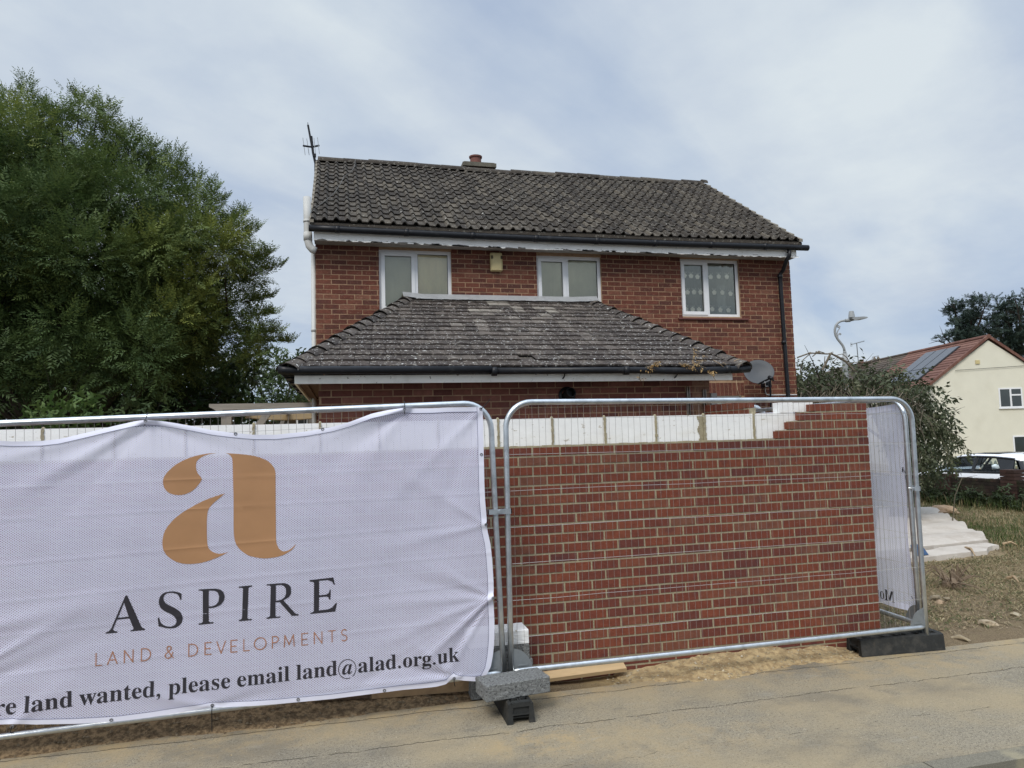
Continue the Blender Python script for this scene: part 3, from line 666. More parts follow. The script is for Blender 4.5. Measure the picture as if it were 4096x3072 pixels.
# ------------------------------------------------------------------ single-storey extension
YL, LX0, LX1 = 8.05, -.270, 4.47
m_ = MB().box(LX0+.004, LX1-.004, YL+.004, YL+.22, 0, 2.50); m_.box(LX0+.004, LX0+.22, YL+.22, YH, 0, 2.5); m_.box(LX1-.22, LX1-.004, YL+.22, YH, 0, 2.5)
ext = part('extension', m_, m_oldmortar, house)
mb = MB(); bricks(mb, LX0, LX1-.24, 2.496-32*.077, 2.496, YL, H=.077, phase=.09, jit=.002); part('extension_brickwork', mb, m_leanbrick, ext)
mb = MB(); bricks(mb, LX1-.235, LX1, 2.496-32*.077, 2.496, YL, H=.077, phase=.0, jit=.002)
part('quoin', mb, mat('stained_quoin', None, .9, .25, 16, .6, 80, ramp=[(0, (.17, .09, .06)), (1, (.30, .17, .11))], dirt=[((.36, .27, .2), .5, 20, .5, .7)]), ext)
fy = 7.75
part('extension_fascia', MB().box(-.505, 4.62, fy, fy+.02, 2.468, 2.556).box(-.505, -.485, fy+.02, YH, 2.468, 2.556), m_board, ext)
part('extension_soffit', MB().box(-.485, 4.6, fy+.02, YL+.01, 2.498, 2.506).box(-.485, LX0+.01, YL+.01, YH, 2.498, 2.506).box(-.41, -.38, fy+.03, YH, 2.478, 2.497), mat('brown_soffit', (.16, .10, .075), .85, .2, 5, .2, 30), ext)
zl = lambda x_: 2.600-.010*math.sin(math.pi*(x_+.6)/5.4)
g_ = MB().tube([(-.66, 7.665, 2.612), (-.58, 7.665, 2.606), (1.6, 7.665, 2.602)], .045, 12)
g_.tube([(1.62, 7.665, 2.588), (3.2, 7.665, 2.590), (4.0, 7.665, 2.575), (4.62, 7.665, 2.588), (4.80, 7.665, 2.598)], [.040, .040, .045, .047, .046], 12)
for x_ in (1.63, 3.2, 4.5): g_.tube([(x_-.03, 7.665, zl(x_)-.008), (x_+.03, 7.665, zl(x_)-.008)], .052, 12)
for x_ in (2.45, 3.85): g_.tube([(x_, 7.665, 2.56), (x_+.01, 7.70, 2.53), (x_, 7.745, 2.50)], .008, 6)
for k in range(5): g_.tube([(-.60, 7.75+k*.65, 2.60), (-.60, 7.75+k*.65+.62, 2.60)], .045, 10); g_.tube([(-.65, 7.9+k*.62, 2.60), (-.60, 7.9+k*.62, 2.545), (-.55, 7.9+k*.62, 2.55), (-.51, 7.9+k*.62, 2.53)], .012, 6)
part('extension_gutter', g_, m_black, ext, smooth=True)
A0 = np.array([-.56, 7.66, 2.630]); A1 = np.array([4.72, 7.66, 2.630]); B0 = np.array([.987, YH-.01, 4.0]); B1 = np.array([3.90, YH-.01, 4.0])
rf = MB().add([A0-(0, 0, .02), A1-(0, 0, .02), B1-(0, 0, .02), B0-(0, 0, .02), (-.56, YH, 2.61), (4.72, YH, 2.61)], [(0, 1, 2, 3), (0, 3, 4), (1, 5, 2)])
exr = part('extension_roof', rf, m_bonnet, ext)
n2_ = np.cross(np.array([1, 0, 0]), B0*[0, 1, 1]-A0*[0, 1, 1]); n2_ /= np.linalg.norm(n2_)
rt = MB(); NR = 16
for r in range(NR):
    s0, s1 = r/NR, min(1, (r+1)/NR+.012)
    xa = A0[0]+(B0[0]-A0[0])*s0; xb = A1[0]+(B1[0]-A1[0])*s0
    x_ = xa-(rnd.random()*.02)-(.085 if r % 2 else 0)
    while x_ < xb:
        p, q = max(x_+.0025, xa), min(x_+.1675, xb); x_ += .170
        if q-p < .01: continue
        if r in (0, 1) and 1.98 < p < 2.15 and r == 1: continue
        y0 = A0[1]+(B0[1]-A0[1])*s0; z0 = A0[2]+(B0[2]-A0[2])*s0; y1 = A0[1]+(B0[1]-A0[1])*s1; z1 = A0[2]+(B0[2]-A0[2])*s1
        l = .024+rnd.uniform(-.003, .004); l2 = l+rnd.uniform(-.003, .003); lm = (l+l2)/2+.0035
        pale = rnd.random()**1.3*(.50+.75*max(0, min(1, (s0-.25)*1.4)))*(1.0 if 1.0 < (p-xa) and (xb-p) > 1.0 else .55)
        o0 = np.array([0, y0, z0]); o1 = np.array([0, y1, z1]); xm = (p+q)/2; jx_ = rnd.uniform(-.004, .004)
        vs = [o0+(p, jx_, 0)+n2_*l, o0+(xm, jx_, 0)+n2_*lm, o0+(q, jx_, 0)+n2_*l2, o1+(p, 0, 0)+n2_*.004, o1+(xm, 0, 0)+n2_*.008, o1+(q, 0, 0)+n2_*.004, o0+(p, jx_, 0)+n2_*(l-.018), o0+(xm, jx_, 0)+n2_*(lm-.018), o0+(q, jx_, 0)+n2_*(l2-.018)]
        rt.add(vs, [(0, 1, 4, 3), (1, 2, 5, 4), (6, 7, 1, 0), (7, 8, 2, 1)], min(1, pale))
part('extension_tiles', rt, m_tile2, exr)
def bonnets(E_, T_, n, side):
    mb = MB(); d = (T_-E_); Ld = np.linalg.norm(d); d = d/Ld; up = np.array([0, 0, 1.0]); sd_ = np.cross(d, up); sd_ /= np.linalg.norm(sd_); uu = np.cross(sd_, d)
    for i in range(n):
        p = E_+d*(Ld*i/n-.02); q = E_+d*(Ld*(i+1)/n+.06); w0, w1 = .118*rnd.uniform(.88, 1.12), .090; h0, h1 = .068+rnd.uniform(-.012, .012), .030
        vs = []; m = 9
        for (c_, w, h_) in ((p, w0, h0), (q, w1, h1)):
            for k in range(m):
                an = math.pi*k/(m-1); vs.append(c_+sd_*(w*math.cos(an))+uu*(h_*math.sin(an)**.8-.028*abs(math.cos(an))))
        for k in range(m): vs.append(vs[k]-uu*.018+d*.012)
        fs = [(k, k+1, m+k+1, m+k) for k in range(m-1)]+[(2*m+k, 2*m+k+1, k+1, k) for k in range(m-1)]
        mb.add(vs, fs, rnd.random())
    return mb
part('hip_tiles', bonnets(A0+(-.01, -.02, .0), B0+(0, 0, .01), 16, 0), m_bonnet, exr, smooth=False, label='left hip of rounded lichened tiles')
part('hip_tiles', bonnets(A1+(.01, -.02, .0), B1+(0, 0, .01), 16, 1), m_bonnet, exr, smooth=False, label='right hip of rounded lichened tiles')
lf = MB(); n = 60
for i in range(n+1):
    x_ = B0[0]-.10+(B1[0]-B0[0]+.22)*i/n; wv = .006*math.sin(i*1.1)+.004*math.sin(i*2.7); e = max(0, 1-i/6)*.03+max(0, 1-(n-i)/8)*.02
    lf.v += [(x_, YH-.004, 4.085+e), (x_, YH-.05, 4.045+e+wv), (x_, YH-.17+wv, 3.975+wv*.6+e*1.2)]; lf.a += []
for i in range(n):
    for k in range(2): lf.f.append((3*i+k, 3*i+3+k, 3*i+4+k, 3*i+1+k)); lf.a.append(.5)
part('lead_flashing', lf, m_lead, ext, smooth=True)
fm = Matrix.Translation((2.590, YL-.001, 2.325)) @ Matrix.Rotation(math.pi/2, 4, 'X')
fl_ = part('flue', MB().lathe([(.0, .0), (.105, .0), (.105, .012), (.075, .022)], 24, fm), m_black, ext, smooth=True)
part('flue_outlet', MB().lathe([(.060, .02), (.060, .13), (.052, .13), (.048, .06), (0, .06)], 20, fm @ Matrix.Rotation(R(-14), 4, 'X') @ Matrix.Rotation(R(8), 4, 'Y')), m_black, fl_)
for (xa, ya, xb, yb) in ((2753, 1546, 2757, 1700), (2818, 1558, 2822, 1700)):
    a = at(xa, ya, YL-.03); s_ = MB(); s_.box(a[0]-.020, a[0]-.012, YL-.035, YL, .1, a[2]); s_.box(a[0]+.012, a[0]+.020, YL-.035, YL, .1, a[2]); s_.box(a[0]-.012, a[0]+.012, YL-.006, YL-.002, .1, a[2])
    part('wall_starter', s_, mat('stainless_strip', (.30, .27, .24), .4, .3, 12, .1, 50, metal=.7, dirt=[((.16, .09, .05), .7, 9, .5, .6)]), ext)
# timber at the extension's right corner
part('corner_board', MB().box(LX1+.02, LX1+.10, YL+.0, YL+.05, 0, 2.33), m_soffit, ext)
# ------------------------------------------------------------------ things fixed to the house
t = thing('alarm_box', 'yellowed cream alarm box on the house wall between the left and middle upper windows', 'alarm box', (2.357, YH, 4.61))
mb = MB(); zz = [(4.462, .040, .080), (4.475, .075, .094), (4.60, .082, .096), (4.745, .070, .092), (4.757, .050, .088)]
vs = []; fs = []
for (z_, d, w) in zz: vs += [(2.357-w, YH, z_), (2.357-w, YH-d*.7, z_), (2.357-w*.7, YH-d, z_), (2.357+w*.7, YH-d, z_), (2.357+w, YH-d*.7, z_), (2.357+w, YH, z_)]
for i in range(4):
    for k in range(5): fs.append((i*6+k, i*6+k+1, (i+1)*6+k+1, (i+1)*6+k))
fs += [tuple(range(6))[::-1], tuple(24+k for k in range(6))]; mb.add(vs, fs); part('cover', mb, m_cream, t)
for k in range(3):
    for sx in (-1, 1): part('vent_slot', MB().box(2.357+sx*.075-.014, 2.357+sx*.075+.014, YH-.094, YH-.066, 4.655+k*.018, 4.662+k*.018), m_dark, t)
t = thing('tv_aerial', 'black television aerial with four rods clamped to the left end of the roof ridge', 'aerial', (-.47, 13.0, 6.6))
def P(x, y, Y=13.0): return at(x, y, Y)
part('mast', MB().tube([P(1262, 700), P(1262, 655), P(1252, 610), P(1245, 545)], .022, 8).tube([P(1252, 610), P(1232, 500)], .018, 8).tube([P(1231.8, 500), P(1231, 490)], .006, 5).box(*[v for c_ in (0, 1, 2) for v in (P(1258, 622)[c_]-.028, P(1258, 622)[c_]+.028)]), m_black, t)
part('boom', MB().tube([P(1213, 583, 12.9), P(1247, 588, 13.0), P(1276, 582, 13.1)], .018, 6), m_black, t)
for x0, y0, x1, y1 in ((1211, 551, 1220.5, 620), (1226.5, 554, 1236.5, 620), (1255.5, 552, 1262, 616), (1269.5, 549, 1277.5, 616)): part('rod', MB().tube([P(x0, y0), P(x1, y1)], .0055, 5), m_galvflat, t)
# satellite dish
dc = Vector((6.66, 10.36, 2.80)); t = thing('satellite_dish', 'grey oval satellite dish on the house wall right of the extension gutter', 'satellite dish', tuple(dc))
ax_ = Vector((-.33, -.80, .36)).normalized(); q = ax_.to_track_quat('Z', 'Y').to_matrix().to_4x4(); Md = Matrix.Translation(dc) @ q @ Matrix.Diagonal((1.0, .92, 1, 1))
part('reflector', MB().lathe([(.0, -.0), (.08, .004), (.16, .016), (.235, .036), (.243, .034), (.235, .028), (.16, .008), (.0, -.010)], 40, Md), m_dish, t, smooth=True)
lnb = Vector(at(3082, 1512, 10.02)); ar = Vector(at(3035, 1536, 10.22))
part('arm', MB().tube([ar, lnb], .016, 6).tube([lnb, Vector(at(3092, 1520, 10.2)), Vector((7.02, 10.5, 2.68))], .016, 6), m_black, t)
part('receiver', MB().lathe([(0, -.05), (.028, -.05), (.034, 0), (.034, .035), (0, .04)], 12, Matrix.Translation(lnb) @ (dc-lnb).to_track_quat('Z', 'Y').to_matrix().to_4x4()), m_black, t, smooth=True)
part('bracket', MB().tube([(6.99, 10.55, 2.74), (7.0, 10.60, 1.9), (7.0, 10.62, 1.5)], .014, 8).box(6.93, 7.05, 10.60, 10.735, 2.58, 2.74), m_black, t)
part('white_cable', MB().tube([Vector(at(3060, 1528, 10.1)), Vector(at(3062, 1545, 10.4)), Vector(at(3072, 1545, 10.6)), Vector(at(3062, 1530, 10.7))], .006, 5).tube([at(3061, 1530, 10.72), at(3061, 1565, 10.73), at(3066, 1578, 10.73), at(3080, 1580, 10.73), at(3187, 1579, 10.73)], .007, 5), m_white, t)
# ------------------------------------------------------------------ temporary fence panels
PL, PH, PB = 3.50, 2.092, .210
def rounded(L_, H_, rad, n=9):
    pts = [(0, 0, .09), (0, 0, .7), (0, 0, H_-rad)]
    pts += [(rad-rad*math.cos(math.pi/2*k/n), 0, H_-rad+rad*math.sin(math.pi/2*k/n)) for k in range(1, n+1)]
    pts += [(L_*.3, 0, H_), (L_*.6, 0, H_)]
    pts += [(L_-rad+rad*math.sin(math.pi/2*k/n), 0, H_-rad+rad*math.cos(math.pi/2*k/n)) for k in range(0, n+1)]
    return pts+[(L_, 0, .7), (L_, 0, .09)]
m_xwire = mat('bright_wire', (.50, .49, .46), .4, .1, 30, 0, metal=.5)
def make_panel(L_, label, group='temporary steel fence panels'):
    t = thing('mesh_fence', label, 'fence panel', (0, 0, 0), group)
    fb = MB().tube(rounded(L_, PH, .19), .0205, 12); part('frame', fb, m_galv, t, smooth=True, local=True)
    part('bottom_rail', MB().tube([(.0, 0, PB), (.06, 0, PB), (L_*.5, 0, PB-.002), (L_-.06, 0, PB), (L_, 0, PB)], [.012, .0205, .0205, .0205, .012], 12), m_galv, t, smooth=True, local=True)
    w = MB(); nw = int(L_/.049); rr = random.Random(3)
    for k in range(1, nw):
        x_ = k*L_/nw; zt = PH
        if x_ < .19: zt = PH-.19+math.sqrt(max(0, .19**2-(.19-x_)**2))
        if L_-x_ < .19: zt = PH-.19+math.sqrt(max(0, .19**2-(.19-L_+x_)**2))
        pts = []
        for j in range(8): pts.append((x_+rr.uniform(-.0022, .0022), rr.uniform(-.003, .003), PB+(zt-PB)*j/7))
        w.tube(pts, .00115, 4, rr.random(), caps=False)
    part('wire_mesh', w, m_wire, t, local=True); w = MB()
    for k in range(7):
        z_ = PB+.225+k*.256; w.tube([(L_*j/10, .003+rr.uniform(-.002, .002), z_+rr.uniform(-.0035, .0035)) for j in range(11)], .0015, 5, rr.random(), caps=False)
    part('cross_wires', w, m_xwire, t, local=True)
    for s_, x0 in ((1, .018), (-1, L_-.018)):
        gp = MB(); pts = [(x0, PB+.012), (x0+s_*.135, PB+.012), (x0+s_*.130, PB+.05)]+[(x0+s_*.125*math.cos(a*math.pi/14), PB+.015+.135*math.sin(a*math.pi/14)) for a in range(2, 7)]+[(x0, PB+.155)]
        gp.prism(pts, -.006, -.002); gp.box(min(x0+s_*.03, x0+s_*.10), max(x0+s_*.03, x0+s_*.10), -.011, -.006, PB+.030, PB+.040)
        part('corner_plate', gp, m_galvflat, t, local=True)
    return t
def place(t, p0, rz, tilt=0): t.location = p0; t.rotation_euler = (0, tilt, rz); return t
p2 = make_panel(PL, 'galvanised mesh fence panel in front of the bare red brick wall')
place(p2, (1.118, 4.955, .0), math.atan2(.075, 3.54), math.atan(.020/3.5)); p2.scale = (3.53/3.5, 1, 1)
p1 = copy_tree(p2); p1['label'] = 'galvanised mesh fence panel that carries the big printed banner on the left'
place(p1, (-2.43, 5.005, -.088), math.atan2(-.055, 3.49), -math.atan(.088/3.5)); p1.scale = (1, 1, 1)
p0_ = copy_tree(p2); p0_['label'] = 'galvanised mesh fence panel turned back at the right corner beside the brick wall end'
place(p0_, (4.640, 5.085, -.012), R(88.2), 0)
# coupler clamps
def clamp(loc, rz, label):
    t = thing('fence_coupler', label, 'clamp', loc, 'steel clamps joining the fence panels', 0)
    org = Vector(loc); rm = Matrix.Translation(org) @ Matrix.Rotation(rz, 4, 'Z')
    part('strap', MB().box(-.085, .085, -.034, -.028, -.018, .018, M=rm).box(-.085, -.079, -.034, .012, -.018, .018, M=rm).box(.079, .085, -.034, .012, -.018, .018, M=rm).box(-.085, .085, .020, .026, -.014, .014, M=rm), m_galv, t)
    part('bolt', MB().tube([rm @ Vector((0, -.05, 0)), rm @ Vector((0, .04, 0))], .007, 8).tube([rm @ Vector((0, -.048, 0)), rm @ Vector((0, -.036, 0))], .014, 6), m_galv, t)
pc = at(2001, 2045, 4.95); clamp((1.062, 4.953, pc[2]), 0, 'steel coupler strap joining the two front fence panels above the concrete block')
pc = at(3686, 1950, 5.07); clamp((4.652, 5.06, pc[2]), R(60), 'steel coupler at the right corner where two fence panels meet')
# rubber feet
def make_foot():
    t = thing('rubber_block', 'x', 'rubber foot', (0, 0, 0), 'black rubber feet under the fence')
    L_, Wd, H_ = .76, .20, .135; b_ = MB()
    # long sides lean in a little towards the top
    for s_ in (-1, 1):
        b_.add([(0, s_*Wd/2, 0), (L_, s_*Wd/2, 0), (L_, s_*(Wd/2-.012), H_-.012), (0, s_*(Wd/2-.012), H_-.012), (0, s_*(Wd/2-.030), 0), (L_, s_*(Wd/2-.030), 0), (L_, s_*(Wd/2-.030), H_-.012), (0, s_*(Wd/2-.030), H_-.012)], [(0, 1, 2, 3), (4, 7, 6, 5), (0, 4, 5, 1), (0, 3, 7, 4), (1, 5, 6, 2), (3, 2, 6, 7)])
        b_.add([(0, s_*(Wd/2-.012), H_-.012), (L_, s_*(Wd/2-.012), H_-.012), (L_-.01, s_*(Wd/2-.030), H_), (.01, s_*(Wd/2-.030), H_), (L_-.01, s_*(Wd/2-.038), H_-.012), (.01, s_*(Wd/2-.038), H_-.012)], [(0, 1, 2, 3), (3, 2, 4, 5), (0, 3, 5), (1, 4, 2)])
        b_.box(.0, L_, s_*.004 if s_ > 0 else -.012, .012 if s_ > 0 else -.004, H_-.030, H_-.001)
    xs_ = [0, .045, .10, .20, .245, .315, .365, .395, .445, .515, .56, .66, .715, L_]
    solid = [1, 0, 1, 0, 1, 0, 1, 0, 1, 0, 1, 0, 1]
    for i in range(len(solid)):
        if solid[i]: b_.box(xs_[i], xs_[i+1], -.064, .064, H_-.030, H_-.002)
    b_.box(.02, L_-.02, -.07, .07, .03, .04)
    for x0, x1 in ((.012, .03), (L_-.03, L_-.012)):      # end faces: panel above an open arch
        b_.box(x0, x1, -.072, .072, .060, H_-.004)
    for x0, x1 in ((0, .02), (L_-.02, L_)):
        b_.box(x0, x1, -.088, -.058, 0, H_-.014); b_.box(x0, x1, .058, .088, 0, H_-.014); b_.box(x0, x1, -.058, .058, H_-.030, H_-.006); b_.box(x0, x1, -.058, .058, .054, .064)
    part('body', b_, m_rubber, t, local=True)
    for x_ in (.10, .38):
        for y_ in (-.030, .030): part('socket', MB().lathe([(.030, H_-.03), (.030, H_+.002), (.022, H_+.002), (.020, H_-.03), (0, H_-.03)], 16, Matrix.Translation((x_, y_, 0))), m_rubber, t, local=True)
    return t
f1 = make_foot(); f1['label'] = 'black rubber fence foot standing on the pavement under the grey concrete block'; f1.location = (1.092, 4.575, .0); f1.rotation_euler = (0, 0, R(90)); f1.scale = (1, .93, 1)
f2 = copy_tree(f1); f2['label'] = 'black rubber fence foot lying lengthwise at the right corner of the fence'; f2.location = (4.035, 5.135, .003); f2.rotation_euler = (0, 0, R(-3.5)); f2.scale = (1.0, 1, 1)

# dense block laid on the foot, aerated block on two dense blocks behind the posts
def blk(name, M_, sx, sy, sz, m_, label, cat, group=None, seed=1, chip=.004):
    bm = bmesh.new(); bmesh.ops.create_cube(bm, size=1)
    bmesh.ops.scale(bm, vec=(sx, sy, sz), verts=bm.verts)
    bmesh.ops.bevel(bm, geom=bm.edges[:], offset=.005, segments=1, affect='EDGES')
    bmesh.ops.subdivide_edges(bm, edges=[e for e in bm.edges if e.calc_length() > .06], cuts=9, use_grid_fill=True)
    r_ = random.Random(seed)
    for v in bm.verts:
        v.co += Vector((r_.uniform(-1, 1), r_.uniform(-1, 1), r_.uniform(-1, 1)))*chip*.35
    me = bpy.data.meshes.new(name); bm.to_mesh(me); bm.free(); me.materials.append(m_)
    o = bpy.data.objects.new(name, me); COL.objects.link(o); o.matrix_world = M_; ORG[o.name] = V3((0, 0, 0)); return tag(o, label, cat, group)
blk('concrete_block', Matrix.Translation((1.084, 4.763, .188)) @ Matrix.Rotation(R(7.8), 4, 'Z'), .455, .218, .103, m_conc, 'grey concrete block lying across the black fence foot', 'block', 'loose building blocks by the fence', 4)
zst = .459
blk('white_block', Matrix.Translation((1.063, 5.165, zst-.052)) @ Matrix.Rotation(R(-1), 4, 'Z'), .44, .205, .100, m_aero, 'white aerated block on top of the small stack behind the fence posts', 'block', 'loose building blocks by the fence', 5, .003)
blk('concrete_block', Matrix.Translation((1.064, 5.163, zst-.157)) @ Matrix.Rotation(R(0), 4, 'Z'), .44, .205, .104, m_conc, 'grey concrete block in the stack, directly under the white one', 'block', 'loose building blocks by the fence', 6)
blk('concrete_block', Matrix.Translation((1.085, 5.163, zst-.263)) @ Matrix.Rotation(R(1), 4, 'Z'), .44, .205, .104, m_conc, 'third block down in the stack behind the posts, showing beside the corner plates', 'block', 'loose building blocks by the fence', 7)
blk('concrete_block', Matrix.Translation((1.075, 5.17, .070)) @ Matrix.Rotation(R(-1), 4, 'Z'), .44, .205, .140, m_conc, 'lowest grey block of the stack, standing on the soil', 'block', 'loose building blocks by the fence', 8)
# timber
def board(a, b_, w, th, m_, label, rot=0):
    a, b_ = Vector(a), Vector(b_); d = (b_-a); L_ = d.length; d.normalize(); up = Vector((0, 0, 1)); sd_ = d.cross(up).normalized(); up2 = sd_.cross(d)
    Mx = Matrix((( *d, 0), (*sd_, 0), (*up2, 0), (0, 0, 0, 1))).transposed(); Mx = Matrix.Translation((a+b_)/2) @ Mx @ Matrix.Rotation(rot, 4, 'X')
    mb = MB().box(-L_/2, L_/2, -w/2, w/2, -th/2, th/2, M=Mx); o = solo('timber_board', mb, m_, label, 'timber board', loc=tuple((a+b_)/2)); return o
board((1.10, 5.235, .045), (2.07, 5.225, .070), .085, .030, m_pine, 'pale pine board lying on the sand at the foot of the new brick wall', R(-20))
board((.17, 5.20, .085), (1.02, 5.20, .062), .075, .030, mat('dusty_pine', (.36, .25, .145), .85, .2, 5, .2, 20, dirt=[((.20, .14, .085), .7, 6, .5, .65)]), 'pine board on edge in the soil under the banner and left of the grey block', R(82))
board((-.20, 5.22, .105), (.155, 5.215, .092), .07, .03, mat('old_timber', (.10, .065, .045), .85, .25, 8, .3, 30), 'short dark timber on edge under the lower hem of the banner', R(85))
# ------------------------------------------------------------------ printed banner
YBN = 4.925
def P_(x, y): p = at(x, y, YBN); return (p[0], p[2])
TOPC = [(-420, 1690), (-300, 1705), (-180, 1738), (-80, 1757), (0, 1763), (60, 1766), (170, 1764), (240, 1756), (330, 1735), (450, 1706), (540, 1686), (592, 1680), (645, 1684), (700, 1692), (780, 1706), (850, 1721), (930, 1731), (1016, 1739), (1103, 1739), (1227, 1726), (1330, 1708), (1400, 1688), (1487, 1655), (1550, 1641), (1609, 1633), (1670, 1634), (1730, 1633), (1792, 1630), (1850, 1629), (1929, 1628)]
BOTC = [(-420, 2915), (-250, 2915), (-100, 2905), (0, 2893), (60, 2888), (150, 2893), (299, 2892), (380, 2889), (472, 2884), (600, 2868), (700, 2851), (800, 2834), (850, 2826), (900, 2826), (1000, 2822), (1100, 2815), (1200, 2806), (1322, 2794), (1485, 2772), (1607, 2755), (1700, 2747), (1745, 2742), (1782, 2733), (1800, 2716), (1812, 2704), (1822, 2714), (1850, 2719), (1899, 2722), (1930, 2716)]
RGT = [(1929, 1628), (1932, 1700), (1934, 1795), (1935, 1860), (1936, 1922), (1939, 2000), (1945, 2075), (1944, 2097), (1950, 2130), (1960, 2175), (1966, 2230), (1971, 2300), (1973, 2360), (1967, 2386), (1973, 2420), (1976, 2480), (1976, 2545), (1973, 2590), (1969, 2625), (1961, 2665), (1945, 2695), (1930, 2714)]
tc_ = np.array([P_(*p) for p in TOPC]); bc_ = np.array([P_(*p) for p in BOTC]); rc_ = np.array([P_(*p) for p in RGT]); o_ = np.argsort(rc_[:, 1]); rc_ = rc_[o_]
XMAX = rc_[:, 0].max(); XMIN = -2.42
def ztop(x): return np.interp(x, tc_[:, 0], tc_[:, 1])
def zbot(x): return np.interp(x, bc_[:, 0], bc_[:, 1])
def xrgt(z): return np.interp(z, rc_[:, 1], rc_[:, 0])
# creases: start, end (image survey), width m, height m
CR = [((592, 1685), (0, 2010), .060, .020), ((592, 1690), (-250, 1900), .05, .016), ((592, 1688), (150, 2100), .09, -.014), ((592, 1685), (1050, 1775), .05, .018), ((592, 1690), (1000, 1840), .06, -.010), ((592, 1700), (640, 1990), .06, .007),
      ((1609, 1640), (1180, 1790), .05, .018), ((1609, 1640), (1000, 1790), .045, .016), ((1609, 1650), (1250, 1900), .07, -.012), ((1609, 1645), (1400, 1960), .07, .008), ((1925, 1640), (1500, 2060), .06, .008), ((1925, 1640), (1700, 2200), .06, -.007), ((1940, 2097), (1560, 1860), .05, .007), ((1940, 2097), (1500, 2200), .05, .008),
      ((1965, 2386), (1500, 2700), .040, .017), ((1965, 2386), (1380, 2780), .038, -.014), ((1965, 2386), (1640, 2690), .036, .018), ((1965, 2390), (1720, 2730), .034, -.012), ((1962, 2392), (1790, 2690), .03, .013), ((1965, 2386), (1480, 2590), .05, .010), ((1965, 2386), (1420, 2420), .045, .007), ((1965, 2386), (1500, 2280), .05, -.006), ((1965, 2386), (1700, 2250), .04, .008),
      ((1812, 2704), (1640, 2560), .04, .012), ((1812, 2704), (1500, 2640), .04, -.012), ((1812, 2704), (1250, 2765), .04, .012), ((850, 2826), (500, 2760), .05, .010), ((850, 2826), (1200, 2740), .05, -.008), ((60, 2890), (300, 2700), .07, .010), ((0, 2500), (700, 2330), .10, .008), ((0, 2700), (560, 2480), .09, -.009), ((0, 2620), (350, 2420), .05, .009), ((-250, 1740), (-300, 2300), .08, .01)]
CR = [(np.array(P_(*a)), np.array(P_(*b_)), w, h_) for a, b_, w, h_ in CR]
def seg_fold(x, z, a, b_, w, h_):
    d = b_-a; L2 = (d*d).sum(); t_ = np.clip(((x-a[0])*d[0]+(z-a[1])*d[1])/L2, -.05, 1.15)
    px, pz = a[0]+d[0]*t_, a[1]+d[1]*t_; r_ = np.hypot(x-px, z-pz); ww = w*(.35+.75*np.clip(t_, 0, 1))
    return h_*np.exp(-(r_/ww)**2)*np.clip(1-t_, 0, 1)**.6
def ydisp(x, z):
    x = np.asarray(x, float); z = np.asarray(z, float); y = np.zeros_like(x)
    for c_ in CR: y = y+seg_fold(x, z, *c_)
    sl = .035      # packing folds: faint, nearly level, sharp lines across the sheet
    for k, z0 in enumerate((.55, .78, .98, 1.20, 1.44, 1.63)):
        d = z-(z0+sl*(x+.8)*(.3 if k > 3 else 1)); y = y+.0030*np.exp(-np.abs(d)/.010)-.0016*np.exp(-(d/.05)**2)
    y = y+.006*np.sin(x*2.1+z*1.4)+.004*np.sin(x*5.3-z*3.1)+.0012*np.sin(x*17+z*9)*np.sin(z*14-x*6)
    top = np.exp(-np.clip(ztop(x)-z, 0, 9)/.05)*.008*np.sin(x*9)
    return y+top
def ysurf(x, z): return YBN-.012-np.maximum(ydisp(x, z), -.012)
NU, NV = 250, 170
us = np.linspace(0, 1, NU); vs_ = np.linspace(0, 1, NV); pts = np.zeros((NV, NU, 3))
for j, v_ in enumerate(vs_):
    x = XMIN+(XMAX-XMIN)*us; z = zbot(x)+(ztop(x)-zbot(x))*v_
    for _ in range(3):
        xr = xrgt(z[-1]+0*z); x = XMIN+(xr-XMIN)*us; z = zbot(np.minimum(x, bc_[-1, 0]))+(ztop(np.minimum(x, tc_[-1, 0]))-zbot(np.minimum(x, bc_[-1, 0])))*v_
    pts[j, :, 0] = x; pts[j, :, 2] = z; pts[j, :, 1] = ysurf(x, z)
bn = thing('banner', 'large white mesh banner with tan logo and black lettering tied to the left fence', 'banner', (-.8, YBN, .2))
f_ = [(j*NU+i, j*NU+i+1, (j+1)*NU+i+1, (j+1)*NU+i) for j in range(2, NV-3) for i in range(0, NU-3)]
m_ = MB(); m_.v = pts.reshape(-1, 3).tolist(); m_.f = f_; m_.a = [.5]*len(f_); part('cloth', m_, m_cloth, bn, smooth=True)
# hem: doubled cloth all round, a few mm proud, with a stitched line
f_ = [(j*NU+i, j*NU+i+1, (j+1)*NU+i+1, (j+1)*NU+i) for j in range(NV-1) for i in range(NU-1) if j < 3 or j >= NV-4 or i >= NU-4]
hp = pts.copy(); hp[:, :, 1] -= .003; m_ = MB(); m_.v = hp.reshape(-1, 3).tolist(); m_.f = f_; m_.a = [.5]*len(f_); part('hem', m_, m_hem, bn, smooth=True)
st = MB()
for row in (hp[3, :NU-3], hp[NV-4, :NU-3], hp[:, NU-4]):
    for i in range(0, len(row)-1):
        if i % 2 == 0 or True: st.tube([row[i]-(0, .001, 0), row[i+1]-(0, .001, 0)], .0011, 4, caps=False)
part('stitching', st, m_thread, bn)
